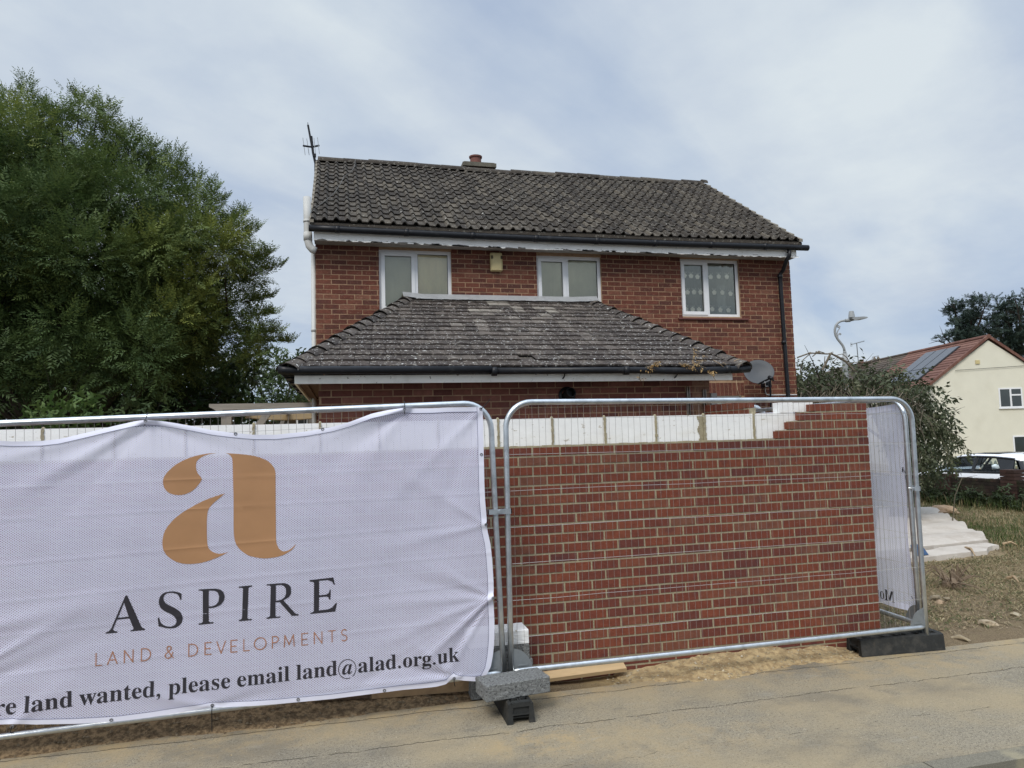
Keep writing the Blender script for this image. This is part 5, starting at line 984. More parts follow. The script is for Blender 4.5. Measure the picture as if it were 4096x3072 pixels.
# bold serif line
GL = {"M":[0.634,[[[0.014,0.0],[0.014,0.017],[0.034,0.02],[0.05,0.024],[0.061,0.032],[0.069,0.043],[0.074,0.058],[0.075,0.079],[0.075,0.382],[0.075,0.396],[0.073,0.407],[0.071,0.416],[0.066,0.423],[0.061,0.428],[0.053,0.432],[0.043,0.435],[0.03,0.437],[0.015,0.439],[0.015,0.455],[0.185,0.455],[0.317,0.142],[0.449,0.455],[0.617,0.455],[0.617,0.439],[0.598,0.436],[0.583,0.43],[0.573,0.423],[0.566,0.412],[0.561,0.397],[0.56,0.378],[0.56,0.085],[0.561,0.068],[0.562,0.054],[0.565,0.043],[0.569,0.034],[0.574,0.028],[0.582,0.023],[0.591,0.02],[0.602,0.018],[0.617,0.017],[0.617,0.0],[0.396,0.0],[0.396,0.017],[0.41,0.019],[0.423,0.022],[0.433,0.025],[0.44,0.029],[0.446,0.036],[0.45,0.044],[0.453,0.054],[0.454,0.068],[0.455,0.083],[0.455,0.399],[0.288,0.0],[0.27,0.0],[0.105,0.389],[0.105,0.08],[0.107,0.057],[0.112,0.041],[0.12,0.03],[0.131,0.023],[0.148,0.019],[0.169,0.017],[0.169,0.0]]]],"o":[0.336,[[[0.169,-0.01],[0.14,-0.008],[0.114,-0.001],[0.09,0.011],[0.069,0.027],[0.052,0.047],[0.038,0.07],[0.027,0.096],[0.021,0.124],[0.019,0.154],[0.021,0.184],[0.027,0.213],[0.038,0.239],[0.052,0.262],[0.069,0.281],[0.09,0.297],[0.114,0.309],[0.14,0.316],[0.168,0.318],[0.196,0.316],[0.222,0.309],[0.245,0.298],[0.266,0.282],[0.283,0.263],[0.298,0.24],[0.308,0.214],[0.315,0.185],[0.317,0.154],[0.315,0.123],[0.308,0.094],[0.298,0.069],[0.284,0.046],[0.266,0.026],[0.245,0.011],[0.222,-0.001],[0.197,-0.008]],[[0.169,0.011],[0.186,0.014],[0.199,0.024],[0.209,0.039],[0.212,0.05],[0.215,0.064],[0.217,0.081],[0.219,0.102],[0.219,0.126],[0.22,0.154],[0.218,0.206],[0.214,0.245],[0.208,0.271],[0.198,0.286],[0.185,0.296],[0.169,0.299],[0.151,0.296],[0.138,0.286],[0.128,0.271],[0.122,0.245],[0.118,0.206],[0.117,0.154],[0.117,0.127],[0.118,0.103],[0.12,0.082],[0.122,0.064],[0.125,0.05],[0.128,0.039],[0.138,0.024],[0.152,0.014]]]],"r":[0.287,[[[0.018,0.0],[0.018,0.016],[0.03,0.018],[0.039,0.021],[0.045,0.026],[0.049,0.032],[0.052,0.043],[0.052,0.056],[0.052,0.252],[0.052,0.267],[0.05,0.278],[0.046,0.285],[0.041,0.289],[0.032,0.292],[0.02,0.293],[0.021,0.31],[0.146,0.31],[0.146,0.252],[0.158,0.272],[0.172,0.288],[0.187,0.301],[0.203,0.311],[0.218,0.316],[0.233,0.318],[0.25,0.317],[0.264,0.312],[0.275,0.304],[0.283,0.293],[0.288,0.281],[0.289,0.266],[0.288,0.254],[0.284,0.243],[0.278,0.234],[0.27,0.228],[0.26,0.224],[0.248,0.222],[0.237,0.223],[0.229,0.226],[0.222,0.231],[0.217,0.237],[0.212,0.243],[0.207,0.25],[0.202,0.255],[0.196,0.259],[0.189,0.26],[0.179,0.258],[0.171,0.252],[0.162,0.241],[0.155,0.228],[0.151,0.211],[0.149,0.192],[0.149,0.056],[0.15,0.042],[0.153,0.032],[0.159,0.025],[0.167,0.021],[0.18,0.018],[0.197,0.016],[0.197,0.0]]]],"e":[0.301,[[[0.154,-0.01],[0.129,-0.008],[0.106,-0.001],[0.085,0.01],[0.066,0.026],[0.05,0.045],[0.037,0.069],[0.027,0.095],[0.021,0.125],[0.019,0.157],[0.021,0.187],[0.028,0.215],[0.038,0.24],[0.051,0.263],[0.068,0.282],[0.087,0.298],[0.109,0.309],[0.132,0.316],[0.157,0.318],[0.193,0.314],[0.224,0.301],[0.249,0.28],[0.268,0.251],[0.279,0.216],[0.283,0.173],[0.283,0.166],[0.117,0.166],[0.127,0.097],[0.154,0.056],[0.199,0.042],[0.225,0.047],[0.248,0.062],[0.27,0.086],[0.285,0.073],[0.248,0.027],[0.205,-0.001]],[[0.116,0.192],[0.201,0.192],[0.201,0.215],[0.201,0.241],[0.198,0.261],[0.193,0.277],[0.186,0.288],[0.175,0.295],[0.161,0.297],[0.136,0.286],[0.121,0.255],[0.116,0.203]]]],"l":[0.199,[[[0.018,0.0],[0.018,0.016],[0.03,0.018],[0.039,0.021],[0.045,0.026],[0.049,0.032],[0.052,0.043],[0.052,0.056],[0.052,0.398],[0.052,0.411],[0.05,0.421],[0.047,0.429],[0.042,0.434],[0.033,0.438],[0.02,0.439],[0.02,0.455],[0.148,0.455],[0.148,0.056],[0.149,0.043],[0.151,0.033],[0.154,0.026],[0.16,0.021],[0.168,0.018],[0.18,0.016],[0.18,0.0]]]],"a":[0.344,[[[0.255,-0.01],[0.226,-0.005],[0.208,0.01],[0.2,0.035],[0.168,0.011],[0.133,-0.004],[0.095,-0.009],[0.074,-0.006],[0.055,0.0],[0.04,0.011],[0.029,0.026],[0.022,0.043],[0.02,0.063],[0.025,0.091],[0.039,0.115],[0.063,0.136],[0.098,0.155],[0.143,0.173],[0.199,0.19],[0.199,0.241],[0.197,0.258],[0.193,0.272],[0.187,0.282],[0.177,0.29],[0.164,0.294],[0.148,0.296],[0.123,0.293],[0.109,0.286],[0.104,0.274],[0.105,0.27],[0.108,0.264],[0.113,0.257],[0.119,0.248],[0.122,0.239],[0.123,0.231],[0.121,0.22],[0.117,0.21],[0.11,0.202],[0.1,0.196],[0.09,0.192],[0.077,0.191],[0.064,0.192],[0.054,0.196],[0.045,0.203],[0.038,0.212],[0.034,0.223],[0.033,0.236],[0.035,0.252],[0.04,0.266],[0.049,0.278],[0.062,0.29],[0.077,0.3],[0.095,0.308],[0.115,0.314],[0.137,0.317],[0.162,0.318],[0.205,0.315],[0.239,0.307],[0.263,0.292],[0.28,0.271],[0.29,0.244],[0.293,0.21],[0.293,0.062],[0.293,0.052],[0.294,0.045],[0.295,0.04],[0.297,0.037],[0.3,0.035],[0.304,0.034],[0.309,0.035],[0.314,0.038],[0.32,0.042],[0.329,0.028],[0.306,0.007],[0.281,-0.006]],[[0.151,0.034],[0.158,0.034],[0.165,0.037],[0.174,0.041],[0.183,0.047],[0.191,0.054],[0.199,0.063],[0.199,0.169],[0.154,0.151],[0.127,0.123],[0.118,0.084],[0.122,0.056],[0.133,0.039]]]],"n":[0.381,[[[0.018,0.0],[0.018,0.016],[0.03,0.017],[0.039,0.021],[0.045,0.026],[0.049,0.033],[0.052,0.043],[0.052,0.056],[0.052,0.253],[0.052,0.266],[0.049,0.276],[0.046,0.284],[0.04,0.289],[0.031,0.293],[0.019,0.294],[0.019,0.31],[0.148,0.31],[0.148,0.267],[0.175,0.296],[0.207,0.313],[0.243,0.318],[0.292,0.306],[0.321,0.271],[0.33,0.212],[0.33,0.056],[0.331,0.043],[0.333,0.033],[0.337,0.026],[0.343,0.021],[0.352,0.017],[0.363,0.016],[0.363,0.0],[0.202,0.0],[0.202,0.016],[0.207,0.016],[0.223,0.021],[0.232,0.034],[0.235,0.056],[0.235,0.217],[0.234,0.234],[0.232,0.247],[0.229,0.258],[0.223,0.265],[0.215,0.27],[0.203,0.271],[0.183,0.267],[0.164,0.255],[0.148,0.235],[0.148,0.056],[0.148,0.043],[0.151,0.033],[0.154,0.026],[0.16,0.021],[0.168,0.017],[0.18,0.016],[0.18,0.0]]]],"d":[0.37,[[[0.14,-0.01],[0.117,-0.008],[0.097,-0.001],[0.078,0.01],[0.061,0.026],[0.047,0.044],[0.035,0.066],[0.026,0.091],[0.021,0.118],[0.019,0.147],[0.021,0.18],[0.027,0.21],[0.036,0.237],[0.048,0.261],[0.063,0.281],[0.081,0.297],[0.101,0.309],[0.123,0.316],[0.146,0.318],[0.175,0.314],[0.201,0.301],[0.223,0.28],[0.223,0.401],[0.222,0.413],[0.218,0.423],[0.212,0.43],[0.203,0.435],[0.191,0.438],[0.176,0.439],[0.176,0.455],[0.319,0.455],[0.319,0.075],[0.32,0.06],[0.322,0.049],[0.325,0.041],[0.33,0.035],[0.34,0.03],[0.353,0.028],[0.353,0.011],[0.315,0.008],[0.271,0.001],[0.223,-0.01],[0.223,0.039],[0.201,0.012],[0.173,-0.005]],[[0.171,0.028],[0.182,0.03],[0.192,0.034],[0.202,0.041],[0.211,0.051],[0.218,0.062],[0.223,0.076],[0.223,0.242],[0.22,0.252],[0.214,0.262],[0.206,0.27],[0.196,0.276],[0.186,0.279],[0.174,0.281],[0.155,0.277],[0.141,0.267],[0.13,0.25],[0.123,0.225],[0.119,0.193],[0.118,0.153],[0.119,0.115],[0.123,0.083],[0.13,0.058],[0.14,0.042],[0.153,0.032]]]],"w":[0.435,[[[0.122,-0.01],[0.017,0.265],[0.014,0.272],[0.01,0.279],[0.006,0.284],[0.001,0.289],[-0.004,0.292],[-0.011,0.293],[-0.011,0.31],[0.138,0.31],[0.138,0.293],[0.13,0.293],[0.124,0.291],[0.12,0.289],[0.117,0.286],[0.115,0.282],[0.114,0.276],[0.114,0.273],[0.115,0.269],[0.116,0.266],[0.117,0.262],[0.118,0.257],[0.12,0.253],[0.167,0.127],[0.211,0.235],[0.201,0.266],[0.197,0.276],[0.193,0.283],[0.19,0.288],[0.185,0.292],[0.177,0.294],[0.168,0.295],[0.168,0.31],[0.323,0.31],[0.323,0.293],[0.308,0.291],[0.299,0.285],[0.296,0.276],[0.296,0.274],[0.296,0.272],[0.296,0.269],[0.297,0.266],[0.297,0.264],[0.298,0.262],[0.336,0.141],[0.382,0.256],[0.385,0.263],[0.386,0.27],[0.387,0.275],[0.386,0.281],[0.384,0.286],[0.38,0.289],[0.374,0.291],[0.366,0.293],[0.356,0.295],[0.356,0.31],[0.445,0.31],[0.445,0.295],[0.437,0.293],[0.43,0.29],[0.425,0.284],[0.42,0.277],[0.416,0.268],[0.412,0.258],[0.304,-0.01],[0.289,-0.01],[0.223,0.197],[0.14,-0.01]]]],"t":[0.228,[[[0.124,-0.009],[0.099,-0.007],[0.08,-0.001],[0.066,0.01],[0.056,0.026],[0.05,0.046],[0.048,0.071],[0.048,0.279],[0.02,0.279],[0.02,0.3],[0.046,0.324],[0.068,0.347],[0.088,0.369],[0.105,0.389],[0.118,0.407],[0.129,0.424],[0.144,0.424],[0.144,0.31],[0.208,0.31],[0.208,0.279],[0.144,0.279],[0.144,0.082],[0.145,0.069],[0.147,0.059],[0.149,0.051],[0.154,0.045],[0.16,0.041],[0.168,0.04],[0.183,0.044],[0.195,0.056],[0.206,0.075],[0.222,0.066],[0.198,0.024],[0.165,-0.001]]]],"p":[0.371,[[[0.017,-0.139],[0.017,-0.124],[0.027,-0.123],[0.034,-0.12],[0.04,-0.117],[0.045,-0.113],[0.048,-0.107],[0.05,-0.101],[0.051,-0.092],[0.052,-0.08],[0.052,-0.064],[0.052,0.243],[0.052,0.261],[0.05,0.275],[0.046,0.283],[0.041,0.288],[0.032,0.292],[0.019,0.295],[0.019,0.31],[0.143,0.31],[0.143,0.263],[0.166,0.294],[0.195,0.313],[0.23,0.319],[0.253,0.317],[0.274,0.31],[0.293,0.298],[0.309,0.283],[0.323,0.264],[0.335,0.241],[0.343,0.216],[0.348,0.189],[0.35,0.16],[0.348,0.128],[0.343,0.099],[0.334,0.072],[0.323,0.048],[0.308,0.028],[0.291,0.012],[0.272,-0.0],[0.25,-0.008],[0.227,-0.01],[0.196,-0.005],[0.17,0.009],[0.148,0.032],[0.148,-0.058],[0.148,-0.074],[0.15,-0.088],[0.152,-0.099],[0.155,-0.107],[0.16,-0.113],[0.167,-0.118],[0.175,-0.12],[0.185,-0.122],[0.197,-0.123],[0.197,-0.139]],[[0.195,0.028],[0.214,0.032],[0.229,0.042],[0.239,0.059],[0.247,0.084],[0.251,0.116],[0.253,0.154],[0.251,0.192],[0.247,0.223],[0.241,0.248],[0.232,0.265],[0.218,0.275],[0.199,0.278],[0.179,0.273],[0.162,0.259],[0.148,0.235],[0.148,0.069],[0.16,0.046],[0.176,0.033]]]],"s":[0.288,[[[0.151,-0.01],[0.132,-0.008],[0.111,-0.003],[0.087,0.006],[0.082,0.008],[0.078,0.008],[0.073,0.009],[0.064,0.007],[0.056,0.001],[0.051,-0.009],[0.036,-0.009],[0.036,0.105],[0.053,0.105],[0.061,0.079],[0.072,0.057],[0.087,0.039],[0.103,0.026],[0.121,0.017],[0.14,0.015],[0.156,0.016],[0.168,0.02],[0.179,0.027],[0.186,0.035],[0.191,0.046],[0.192,0.058],[0.188,0.076],[0.176,0.092],[0.156,0.105],[0.107,0.13],[0.085,0.142],[0.068,0.155],[0.054,0.169],[0.045,0.185],[0.039,0.202],[0.037,0.22],[0.04,0.247],[0.049,0.27],[0.065,0.291],[0.086,0.306],[0.111,0.316],[0.141,0.319],[0.149,0.319],[0.157,0.318],[0.166,0.316],[0.176,0.314],[0.187,0.311],[0.199,0.308],[0.201,0.307],[0.204,0.307],[0.206,0.306],[0.209,0.305],[0.211,0.305],[0.213,0.305],[0.22,0.306],[0.226,0.311],[0.23,0.319],[0.244,0.319],[0.244,0.222],[0.228,0.222],[0.22,0.244],[0.209,0.262],[0.196,0.277],[0.182,0.288],[0.166,0.294],[0.149,0.296],[0.136,0.295],[0.125,0.292],[0.116,0.286],[0.11,0.278],[0.106,0.269],[0.105,0.259],[0.106,0.249],[0.109,0.24],[0.115,0.232],[0.123,0.225],[0.134,0.218],[0.146,0.212],[0.191,0.189],[0.212,0.178],[0.229,0.165],[0.241,0.151],[0.25,0.136],[0.255,0.117],[0.257,0.095],[0.254,0.065],[0.244,0.039],[0.228,0.018],[0.206,0.002],[0.181,-0.007]]]],"i":[0.198,[[[0.101,0.362],[0.087,0.364],[0.075,0.368],[0.065,0.376],[0.057,0.387],[0.052,0.399],[0.05,0.412],[0.052,0.426],[0.057,0.438],[0.065,0.449],[0.075,0.457],[0.087,0.462],[0.101,0.463],[0.114,0.462],[0.126,0.457],[0.137,0.449],[0.145,0.438],[0.15,0.426],[0.151,0.412],[0.149,0.399],[0.145,0.387],[0.136,0.376],[0.126,0.368],[0.114,0.364]],[[0.018,0.0],[0.018,0.016],[0.03,0.018],[0.039,0.021],[0.045,0.026],[0.049,0.032],[0.052,0.043],[0.052,0.056],[0.052,0.252],[0.052,0.267],[0.05,0.278],[0.047,0.285],[0.041,0.289],[0.032,0.292],[0.02,0.293],[0.021,0.31],[0.148,0.31],[0.148,0.056],[0.149,0.043],[0.151,0.033],[0.154,0.026],[0.16,0.021],[0.168,0.018],[0.18,0.016],[0.18,0.0]]]],"u":[0.375,[[[0.131,-0.01],[0.103,-0.007],[0.081,0.002],[0.065,0.017],[0.054,0.038],[0.048,0.065],[0.046,0.097],[0.046,0.248],[0.045,0.262],[0.043,0.274],[0.039,0.282],[0.033,0.289],[0.024,0.293],[0.011,0.294],[0.011,0.31],[0.142,0.31],[0.142,0.074],[0.143,0.063],[0.146,0.054],[0.151,0.046],[0.158,0.04],[0.166,0.037],[0.177,0.036],[0.196,0.039],[0.213,0.049],[0.228,0.066],[0.228,0.248],[0.228,0.263],[0.225,0.275],[0.221,0.283],[0.214,0.289],[0.204,0.293],[0.189,0.294],[0.189,0.31],[0.324,0.31],[0.324,0.07],[0.325,0.056],[0.327,0.046],[0.331,0.039],[0.338,0.034],[0.347,0.031],[0.36,0.03],[0.36,0.013],[0.321,0.01],[0.277,0.003],[0.228,-0.01],[0.228,0.04],[0.216,0.026],[0.202,0.013],[0.186,0.003],[0.169,-0.004],[0.15,-0.009]]]],"g":[0.327,[[[0.146,-0.14],[0.106,-0.138],[0.073,-0.132],[0.048,-0.122],[0.029,-0.108],[0.018,-0.092],[0.014,-0.075],[0.02,-0.054],[0.038,-0.038],[0.069,-0.026],[0.044,-0.01],[0.029,0.009],[0.024,0.03],[0.026,0.046],[0.032,0.061],[0.042,0.074],[0.057,0.086],[0.077,0.098],[0.102,0.11],[0.058,0.135],[0.031,0.169],[0.022,0.212],[0.024,0.232],[0.03,0.251],[0.04,0.268],[0.053,0.282],[0.069,0.295],[0.088,0.305],[0.109,0.312],[0.132,0.317],[0.157,0.318],[0.183,0.317],[0.208,0.312],[0.233,0.304],[0.317,0.304],[0.317,0.268],[0.268,0.268],[0.281,0.248],[0.289,0.226],[0.291,0.203],[0.29,0.185],[0.285,0.167],[0.276,0.151],[0.264,0.137],[0.25,0.125],[0.234,0.116],[0.215,0.108],[0.194,0.104],[0.172,0.103],[0.167,0.103],[0.162,0.103],[0.157,0.103],[0.152,0.104],[0.147,0.104],[0.142,0.104],[0.131,0.103],[0.121,0.1],[0.112,0.094],[0.106,0.087],[0.102,0.08],[0.101,0.071],[0.105,0.059],[0.119,0.051],[0.141,0.049],[0.175,0.049],[0.208,0.048],[0.236,0.045],[0.259,0.04],[0.277,0.033],[0.292,0.024],[0.303,0.013],[0.31,-0.001],[0.314,-0.018],[0.316,-0.037],[0.311,-0.067],[0.296,-0.092],[0.272,-0.113],[0.239,-0.128],[0.197,-0.137]],[[0.157,0.124],[0.172,0.127],[0.183,0.134],[0.19,0.146],[0.195,0.163],[0.198,0.184],[0.199,0.211],[0.198,0.238],[0.195,0.26],[0.19,0.276],[0.183,0.288],[0.172,0.295],[0.157,0.297],[0.143,0.295],[0.132,0.288],[0.124,0.276],[0.118,0.26],[0.115,0.238],[0.114,0.211],[0.115,0.184],[0.118,0.163],[0.124,0.146],[0.132,0.134],[0.143,0.127]],[[0.161,-0.116],[0.218,-0.111],[0.252,-0.094],[0.263,-0.066],[0.262,-0.055],[0.257,-0.047],[0.249,-0.041],[0.238,-0.037],[0.223,-0.035],[0.205,-0.034],[0.097,-0.034],[0.084,-0.045],[0.076,-0.058],[0.073,-0.073],[0.076,-0.084],[0.083,-0.094],[0.095,-0.103],[0.111,-0.111],[0.133,-0.115]]]],"k":[0.359,[[[0.017,0.0],[0.017,0.016],[0.03,0.018],[0.039,0.021],[0.045,0.026],[0.049,0.033],[0.052,0.043],[0.052,0.056],[0.052,0.398],[0.052,0.412],[0.05,0.422],[0.047,0.429],[0.042,0.434],[0.033,0.438],[0.02,0.439],[0.021,0.455],[0.148,0.455],[0.148,0.169],[0.227,0.248],[0.236,0.259],[0.242,0.269],[0.244,0.278],[0.24,0.287],[0.228,0.292],[0.209,0.293],[0.206,0.293],[0.206,0.31],[0.345,0.31],[0.345,0.293],[0.32,0.289],[0.297,0.278],[0.275,0.26],[0.222,0.209],[0.346,0.034],[0.355,0.024],[0.365,0.018],[0.376,0.016],[0.376,0.0],[0.211,0.0],[0.211,0.016],[0.217,0.016],[0.229,0.018],[0.237,0.023],[0.239,0.032],[0.238,0.037],[0.236,0.043],[0.232,0.049],[0.163,0.147],[0.148,0.134],[0.148,0.056],[0.148,0.043],[0.151,0.033],[0.154,0.026],[0.16,0.021],[0.168,0.018],[0.18,0.016],[0.18,0.0]]]],"m":[0.554,[[[0.018,0.0],[0.018,0.016],[0.03,0.017],[0.039,0.021],[0.045,0.026],[0.049,0.033],[0.052,0.043],[0.052,0.056],[0.052,0.253],[0.052,0.266],[0.049,0.276],[0.046,0.284],[0.04,0.289],[0.031,0.293],[0.019,0.294],[0.019,0.31],[0.146,0.31],[0.146,0.265],[0.173,0.294],[0.204,0.312],[0.237,0.318],[0.277,0.312],[0.305,0.293],[0.32,0.261],[0.348,0.293],[0.381,0.312],[0.418,0.318],[0.465,0.306],[0.494,0.271],[0.504,0.212],[0.504,0.056],[0.504,0.043],[0.507,0.033],[0.51,0.026],[0.516,0.021],[0.524,0.017],[0.536,0.016],[0.536,0.0],[0.377,0.0],[0.377,0.016],[0.389,0.018],[0.397,0.021],[0.403,0.026],[0.407,0.034],[0.409,0.044],[0.41,0.056],[0.41,0.217],[0.409,0.234],[0.407,0.247],[0.404,0.258],[0.398,0.265],[0.389,0.27],[0.377,0.271],[0.358,0.268],[0.341,0.256],[0.324,0.237],[0.324,0.056],[0.325,0.044],[0.327,0.034],[0.331,0.026],[0.336,0.021],[0.345,0.018],[0.356,0.016],[0.356,0.0],[0.199,0.0],[0.199,0.016],[0.211,0.018],[0.219,0.021],[0.225,0.026],[0.229,0.034],[0.231,0.044],[0.232,0.056],[0.232,0.217],[0.231,0.233],[0.229,0.247],[0.226,0.258],[0.22,0.265],[0.211,0.27],[0.199,0.271],[0.18,0.267],[0.162,0.255],[0.146,0.235],[0.146,0.056],[0.147,0.044],[0.149,0.034],[0.152,0.027],[0.158,0.021],[0.166,0.018],[0.177,0.016],[0.177,0.0]]]],"E":[0.442,[[[0.014,0.0],[0.014,0.017],[0.035,0.018],[0.051,0.022],[0.062,0.03],[0.07,0.041],[0.074,0.057],[0.075,0.078],[0.075,0.369],[0.074,0.394],[0.069,0.413],[0.062,0.425],[0.051,0.433],[0.036,0.437],[0.016,0.439],[0.016,0.455],[0.399,0.455],[0.399,0.32],[0.383,0.32],[0.375,0.357],[0.361,0.386],[0.34,0.406],[0.312,0.42],[0.276,0.428],[0.232,0.43],[0.219,0.43],[0.208,0.429],[0.2,0.428],[0.194,0.426],[0.189,0.422],[0.186,0.417],[0.184,0.41],[0.183,0.4],[0.183,0.388],[0.183,0.246],[0.193,0.246],[0.221,0.248],[0.243,0.256],[0.259,0.269],[0.272,0.288],[0.281,0.313],[0.288,0.345],[0.304,0.345],[0.304,0.118],[0.287,0.118],[0.284,0.143],[0.28,0.164],[0.273,0.181],[0.264,0.195],[0.254,0.206],[0.241,0.213],[0.225,0.218],[0.207,0.221],[0.185,0.222],[0.183,0.222],[0.183,0.067],[0.184,0.053],[0.187,0.042],[0.192,0.035],[0.201,0.031],[0.213,0.028],[0.23,0.028],[0.261,0.029],[0.289,0.032],[0.313,0.039],[0.335,0.048],[0.354,0.06],[0.371,0.075],[0.386,0.094],[0.399,0.116],[0.411,0.143],[0.43,0.143],[0.402,0.0]]]],"ai":[0.336,[[[0.053,-0.009],[0.033,-0.006],[0.016,0.001],[0.001,0.014],[-0.01,0.03],[-0.017,0.05],[-0.019,0.073],[-0.017,0.097],[-0.013,0.122],[-0.005,0.147],[0.005,0.172],[0.017,0.196],[0.032,0.22],[0.048,0.241],[0.065,0.26],[0.084,0.276],[0.112,0.295],[0.139,0.306],[0.165,0.31],[0.189,0.305],[0.205,0.29],[0.214,0.265],[0.225,0.303],[0.297,0.303],[0.241,0.108],[0.237,0.095],[0.234,0.083],[0.232,0.074],[0.23,0.066],[0.229,0.06],[0.228,0.056],[0.229,0.047],[0.233,0.042],[0.238,0.04],[0.251,0.046],[0.267,0.061],[0.285,0.087],[0.3,0.078],[0.265,0.03],[0.231,0.001],[0.197,-0.009],[0.174,-0.004],[0.16,0.01],[0.155,0.034],[0.155,0.04],[0.156,0.045],[0.157,0.052],[0.158,0.059],[0.16,0.067],[0.162,0.075],[0.145,0.049],[0.128,0.028],[0.111,0.012],[0.093,0.001],[0.074,-0.006]],[[0.093,0.041],[0.103,0.043],[0.113,0.048],[0.124,0.056],[0.134,0.067],[0.143,0.08],[0.152,0.095],[0.161,0.111],[0.169,0.129],[0.176,0.147],[0.183,0.166],[0.188,0.184],[0.192,0.202],[0.196,0.219],[0.197,0.234],[0.198,0.248],[0.195,0.266],[0.186,0.277],[0.172,0.281],[0.162,0.279],[0.151,0.273],[0.141,0.264],[0.13,0.251],[0.119,0.236],[0.109,0.219],[0.099,0.2],[0.091,0.18],[0.083,0.159],[0.077,0.143],[0.073,0.129],[0.07,0.115],[0.067,0.103],[0.066,0.091],[0.065,0.081],[0.068,0.059],[0.077,0.045]]]]}
def comma(): return [[(.03, .03), (.05, .065), (.09, .075), (.13, .055), (.14, .01), (.125, -.045), (.085, -.085), (.045, -.11), (.04, -.095), (.075, -.065), (.092, -.03), (.085, -.008), (.055, -.005), (.035, .01)]]
def dot(): return [arc(.085, .035, .046, .046, 0, 340, 14)]
def glyph(ch):
    if ch == ',': return .18, comma()
    if ch == '.': return .18, dot()
    if ch == ' ': return .165, []
    if ch == '@':
        outer = arc(.30, .155, .285, .305, -55, 290, 40); inner = arc(.30, .155, .262, .284, 290, -55, 40)
        a = GL['ai'][1]; xs_ = [p[0] for l in a for p in l]; mx_ = (min(xs_)+max(xs_))/2
        al = [[(p[0]-mx_+.295, p[1]-.005) for p in l] for l in a]
        return .62, [outer+inner]+al
    return GL[ch][0], GL[ch][1]
def typeset(text, x_end, z_end, z_slope, size_x, size_z, m_, parent, skip_before=None, ysf=None, mirror=False, off=.0020):
    adv = [(c_, glyph(c_)) for c_ in text]; tot_ = sum(a[1][0] for a in adv); x_ = x_end-tot_*size_x
    for c_, (w_, lp) in adv:
        if lp and x_ > skip_before:
            zb0 = z_end+z_slope*(x_+w_*size_x/2-x_end)
            loops = [[(x_+p[0]*size_x, zb0+p[1]*size_z) for p in l] for l in lp]
            lay('letter', loops, m_, parent=parent, ysf=ysf, off=off)
        x_ += w_*size_x
    return x_
txt = 'More land wanted, please email land@alad.org.uk'
sub_ = 'land wanted, please email land@alad.org.uk'
wsum = sum(glyph(c_)[0] for c_ in sub_)
(xk, zk), (xl_, zl_) = P_(1834, 2641), P_(98, 2846)
sx = (xk-xl_)/wsum; sz_ = .094/.455
typeset(txt, xk, zk, (zk-zl_)/(xk-xl_), sx, sz_, m_ink, bn, XMIN+.05)
# eyelets and cable ties
m_eye = mat('eyelet_metal', (.25, .25, .26), .35, 0, metal=.8)
def eyelet(px, py, tie=None, parent=bn):
    x_, z_ = P_(px, py); y_ = float(ysurf(x_, z_))-.005
    part('eyelet', MB().lathe([(.005, 0), (.005, .002), (.009, .003), (.011, 0)], 14, Matrix.Translation((x_, y_, z_)) @ Matrix.Rotation(math.pi/2, 4, 'X')), m_eye, parent)
    if tie is not None:
        pts_ = []
        for q_ in tie: xx, zz_ = P_(q_[0], q_[1]); pts_.append((xx, q_[2] if len(q_) > 2 else y_-.004, zz_))
        part('cable_tie', MB().tube([(x_, y_-.003, z_)]+pts_, .0028, 6), m_tie, parent)
eyelet(592, 1684, [(591, 1655, 4.915), (592, 1650, 4.93)]); x_, z_ = P_(592, 1684); part('cable_tie', MB().tube([(x_, YBN-.03, z_), (x_-.012, YBN-.035, z_-.03)], .003, 5), m_tie, bn)
eyelet(1616, 1638, [(1617, 1612, 4.905), (1617, 1605, 4.93)]); x_, z_ = P_(1616, 1638); part('cable_tie', MB().tube([(x_, YBN-.03, z_), (x_, YBN-.035, z_-.035)], .003, 5), m_tie, bn)
eyelet(1922, 1636, [(1940, 1620, 4.915), (1958, 1598, 4.90)]); eyelet(1925, 1818); eyelet(1941, 2097, [(1952, 2070, 4.93)]); eyelet(1965, 2385, [(1975, 2392, 4.90), (1990, 2404, 4.90)])
eyelet(1814, 2708, [(1813, 2722, 4.89), (1818, 2740, 4.90)]); eyelet(1537, 2757); eyelet(1193, 2796); eyelet(851, 2818, [(850, 2838, 4.90), (848, 2925, 4.92)]); eyelet(447, 2878); eyelet(58, 2898, [(53, 2920, 4.885), (52, 2933, 4.93)]); eyelet(945, 1736); eyelet(1291, 1717)
# ------------------------------------------------------------------ second banner, on the outside of the corner panel, seen from its back
b2 = thing('banner', 'white banner seen from behind through the corner fence with reversed black letters', 'banner', (4.70, 5.1, .2))
XB = 4.672
rr_ = [(3618, 1618), (3622, 1700), (3622, 1800), (3624, 1850), (3622, 1905), (3627, 2000), (3630, 2100), (3634, 2180), (3640, 2260), (3648, 2330), (3646, 2352), (3655, 2380), (3664, 2420), (3657, 2450), (3645, 2466)]
def PX(x, y): d = _ray(x, y); p = CAM+d*(XB/d[0]); return p[1], p[2]
rr2 = np.array([PX(*p) for p in rr_]); o_ = np.argsort(rr2[:, 1]); rr2 = rr2[o_]
def xs2(y, z): return XB+.010*np.sin(y*5+z*2)+.006*np.sin(z*9+y*3)+.012*np.exp(-((z-.40)/.25)**2)*np.sin(y*16)
n1_, n2__ = 60, 70; P2_ = np.zeros((n2__, n1_, 3))
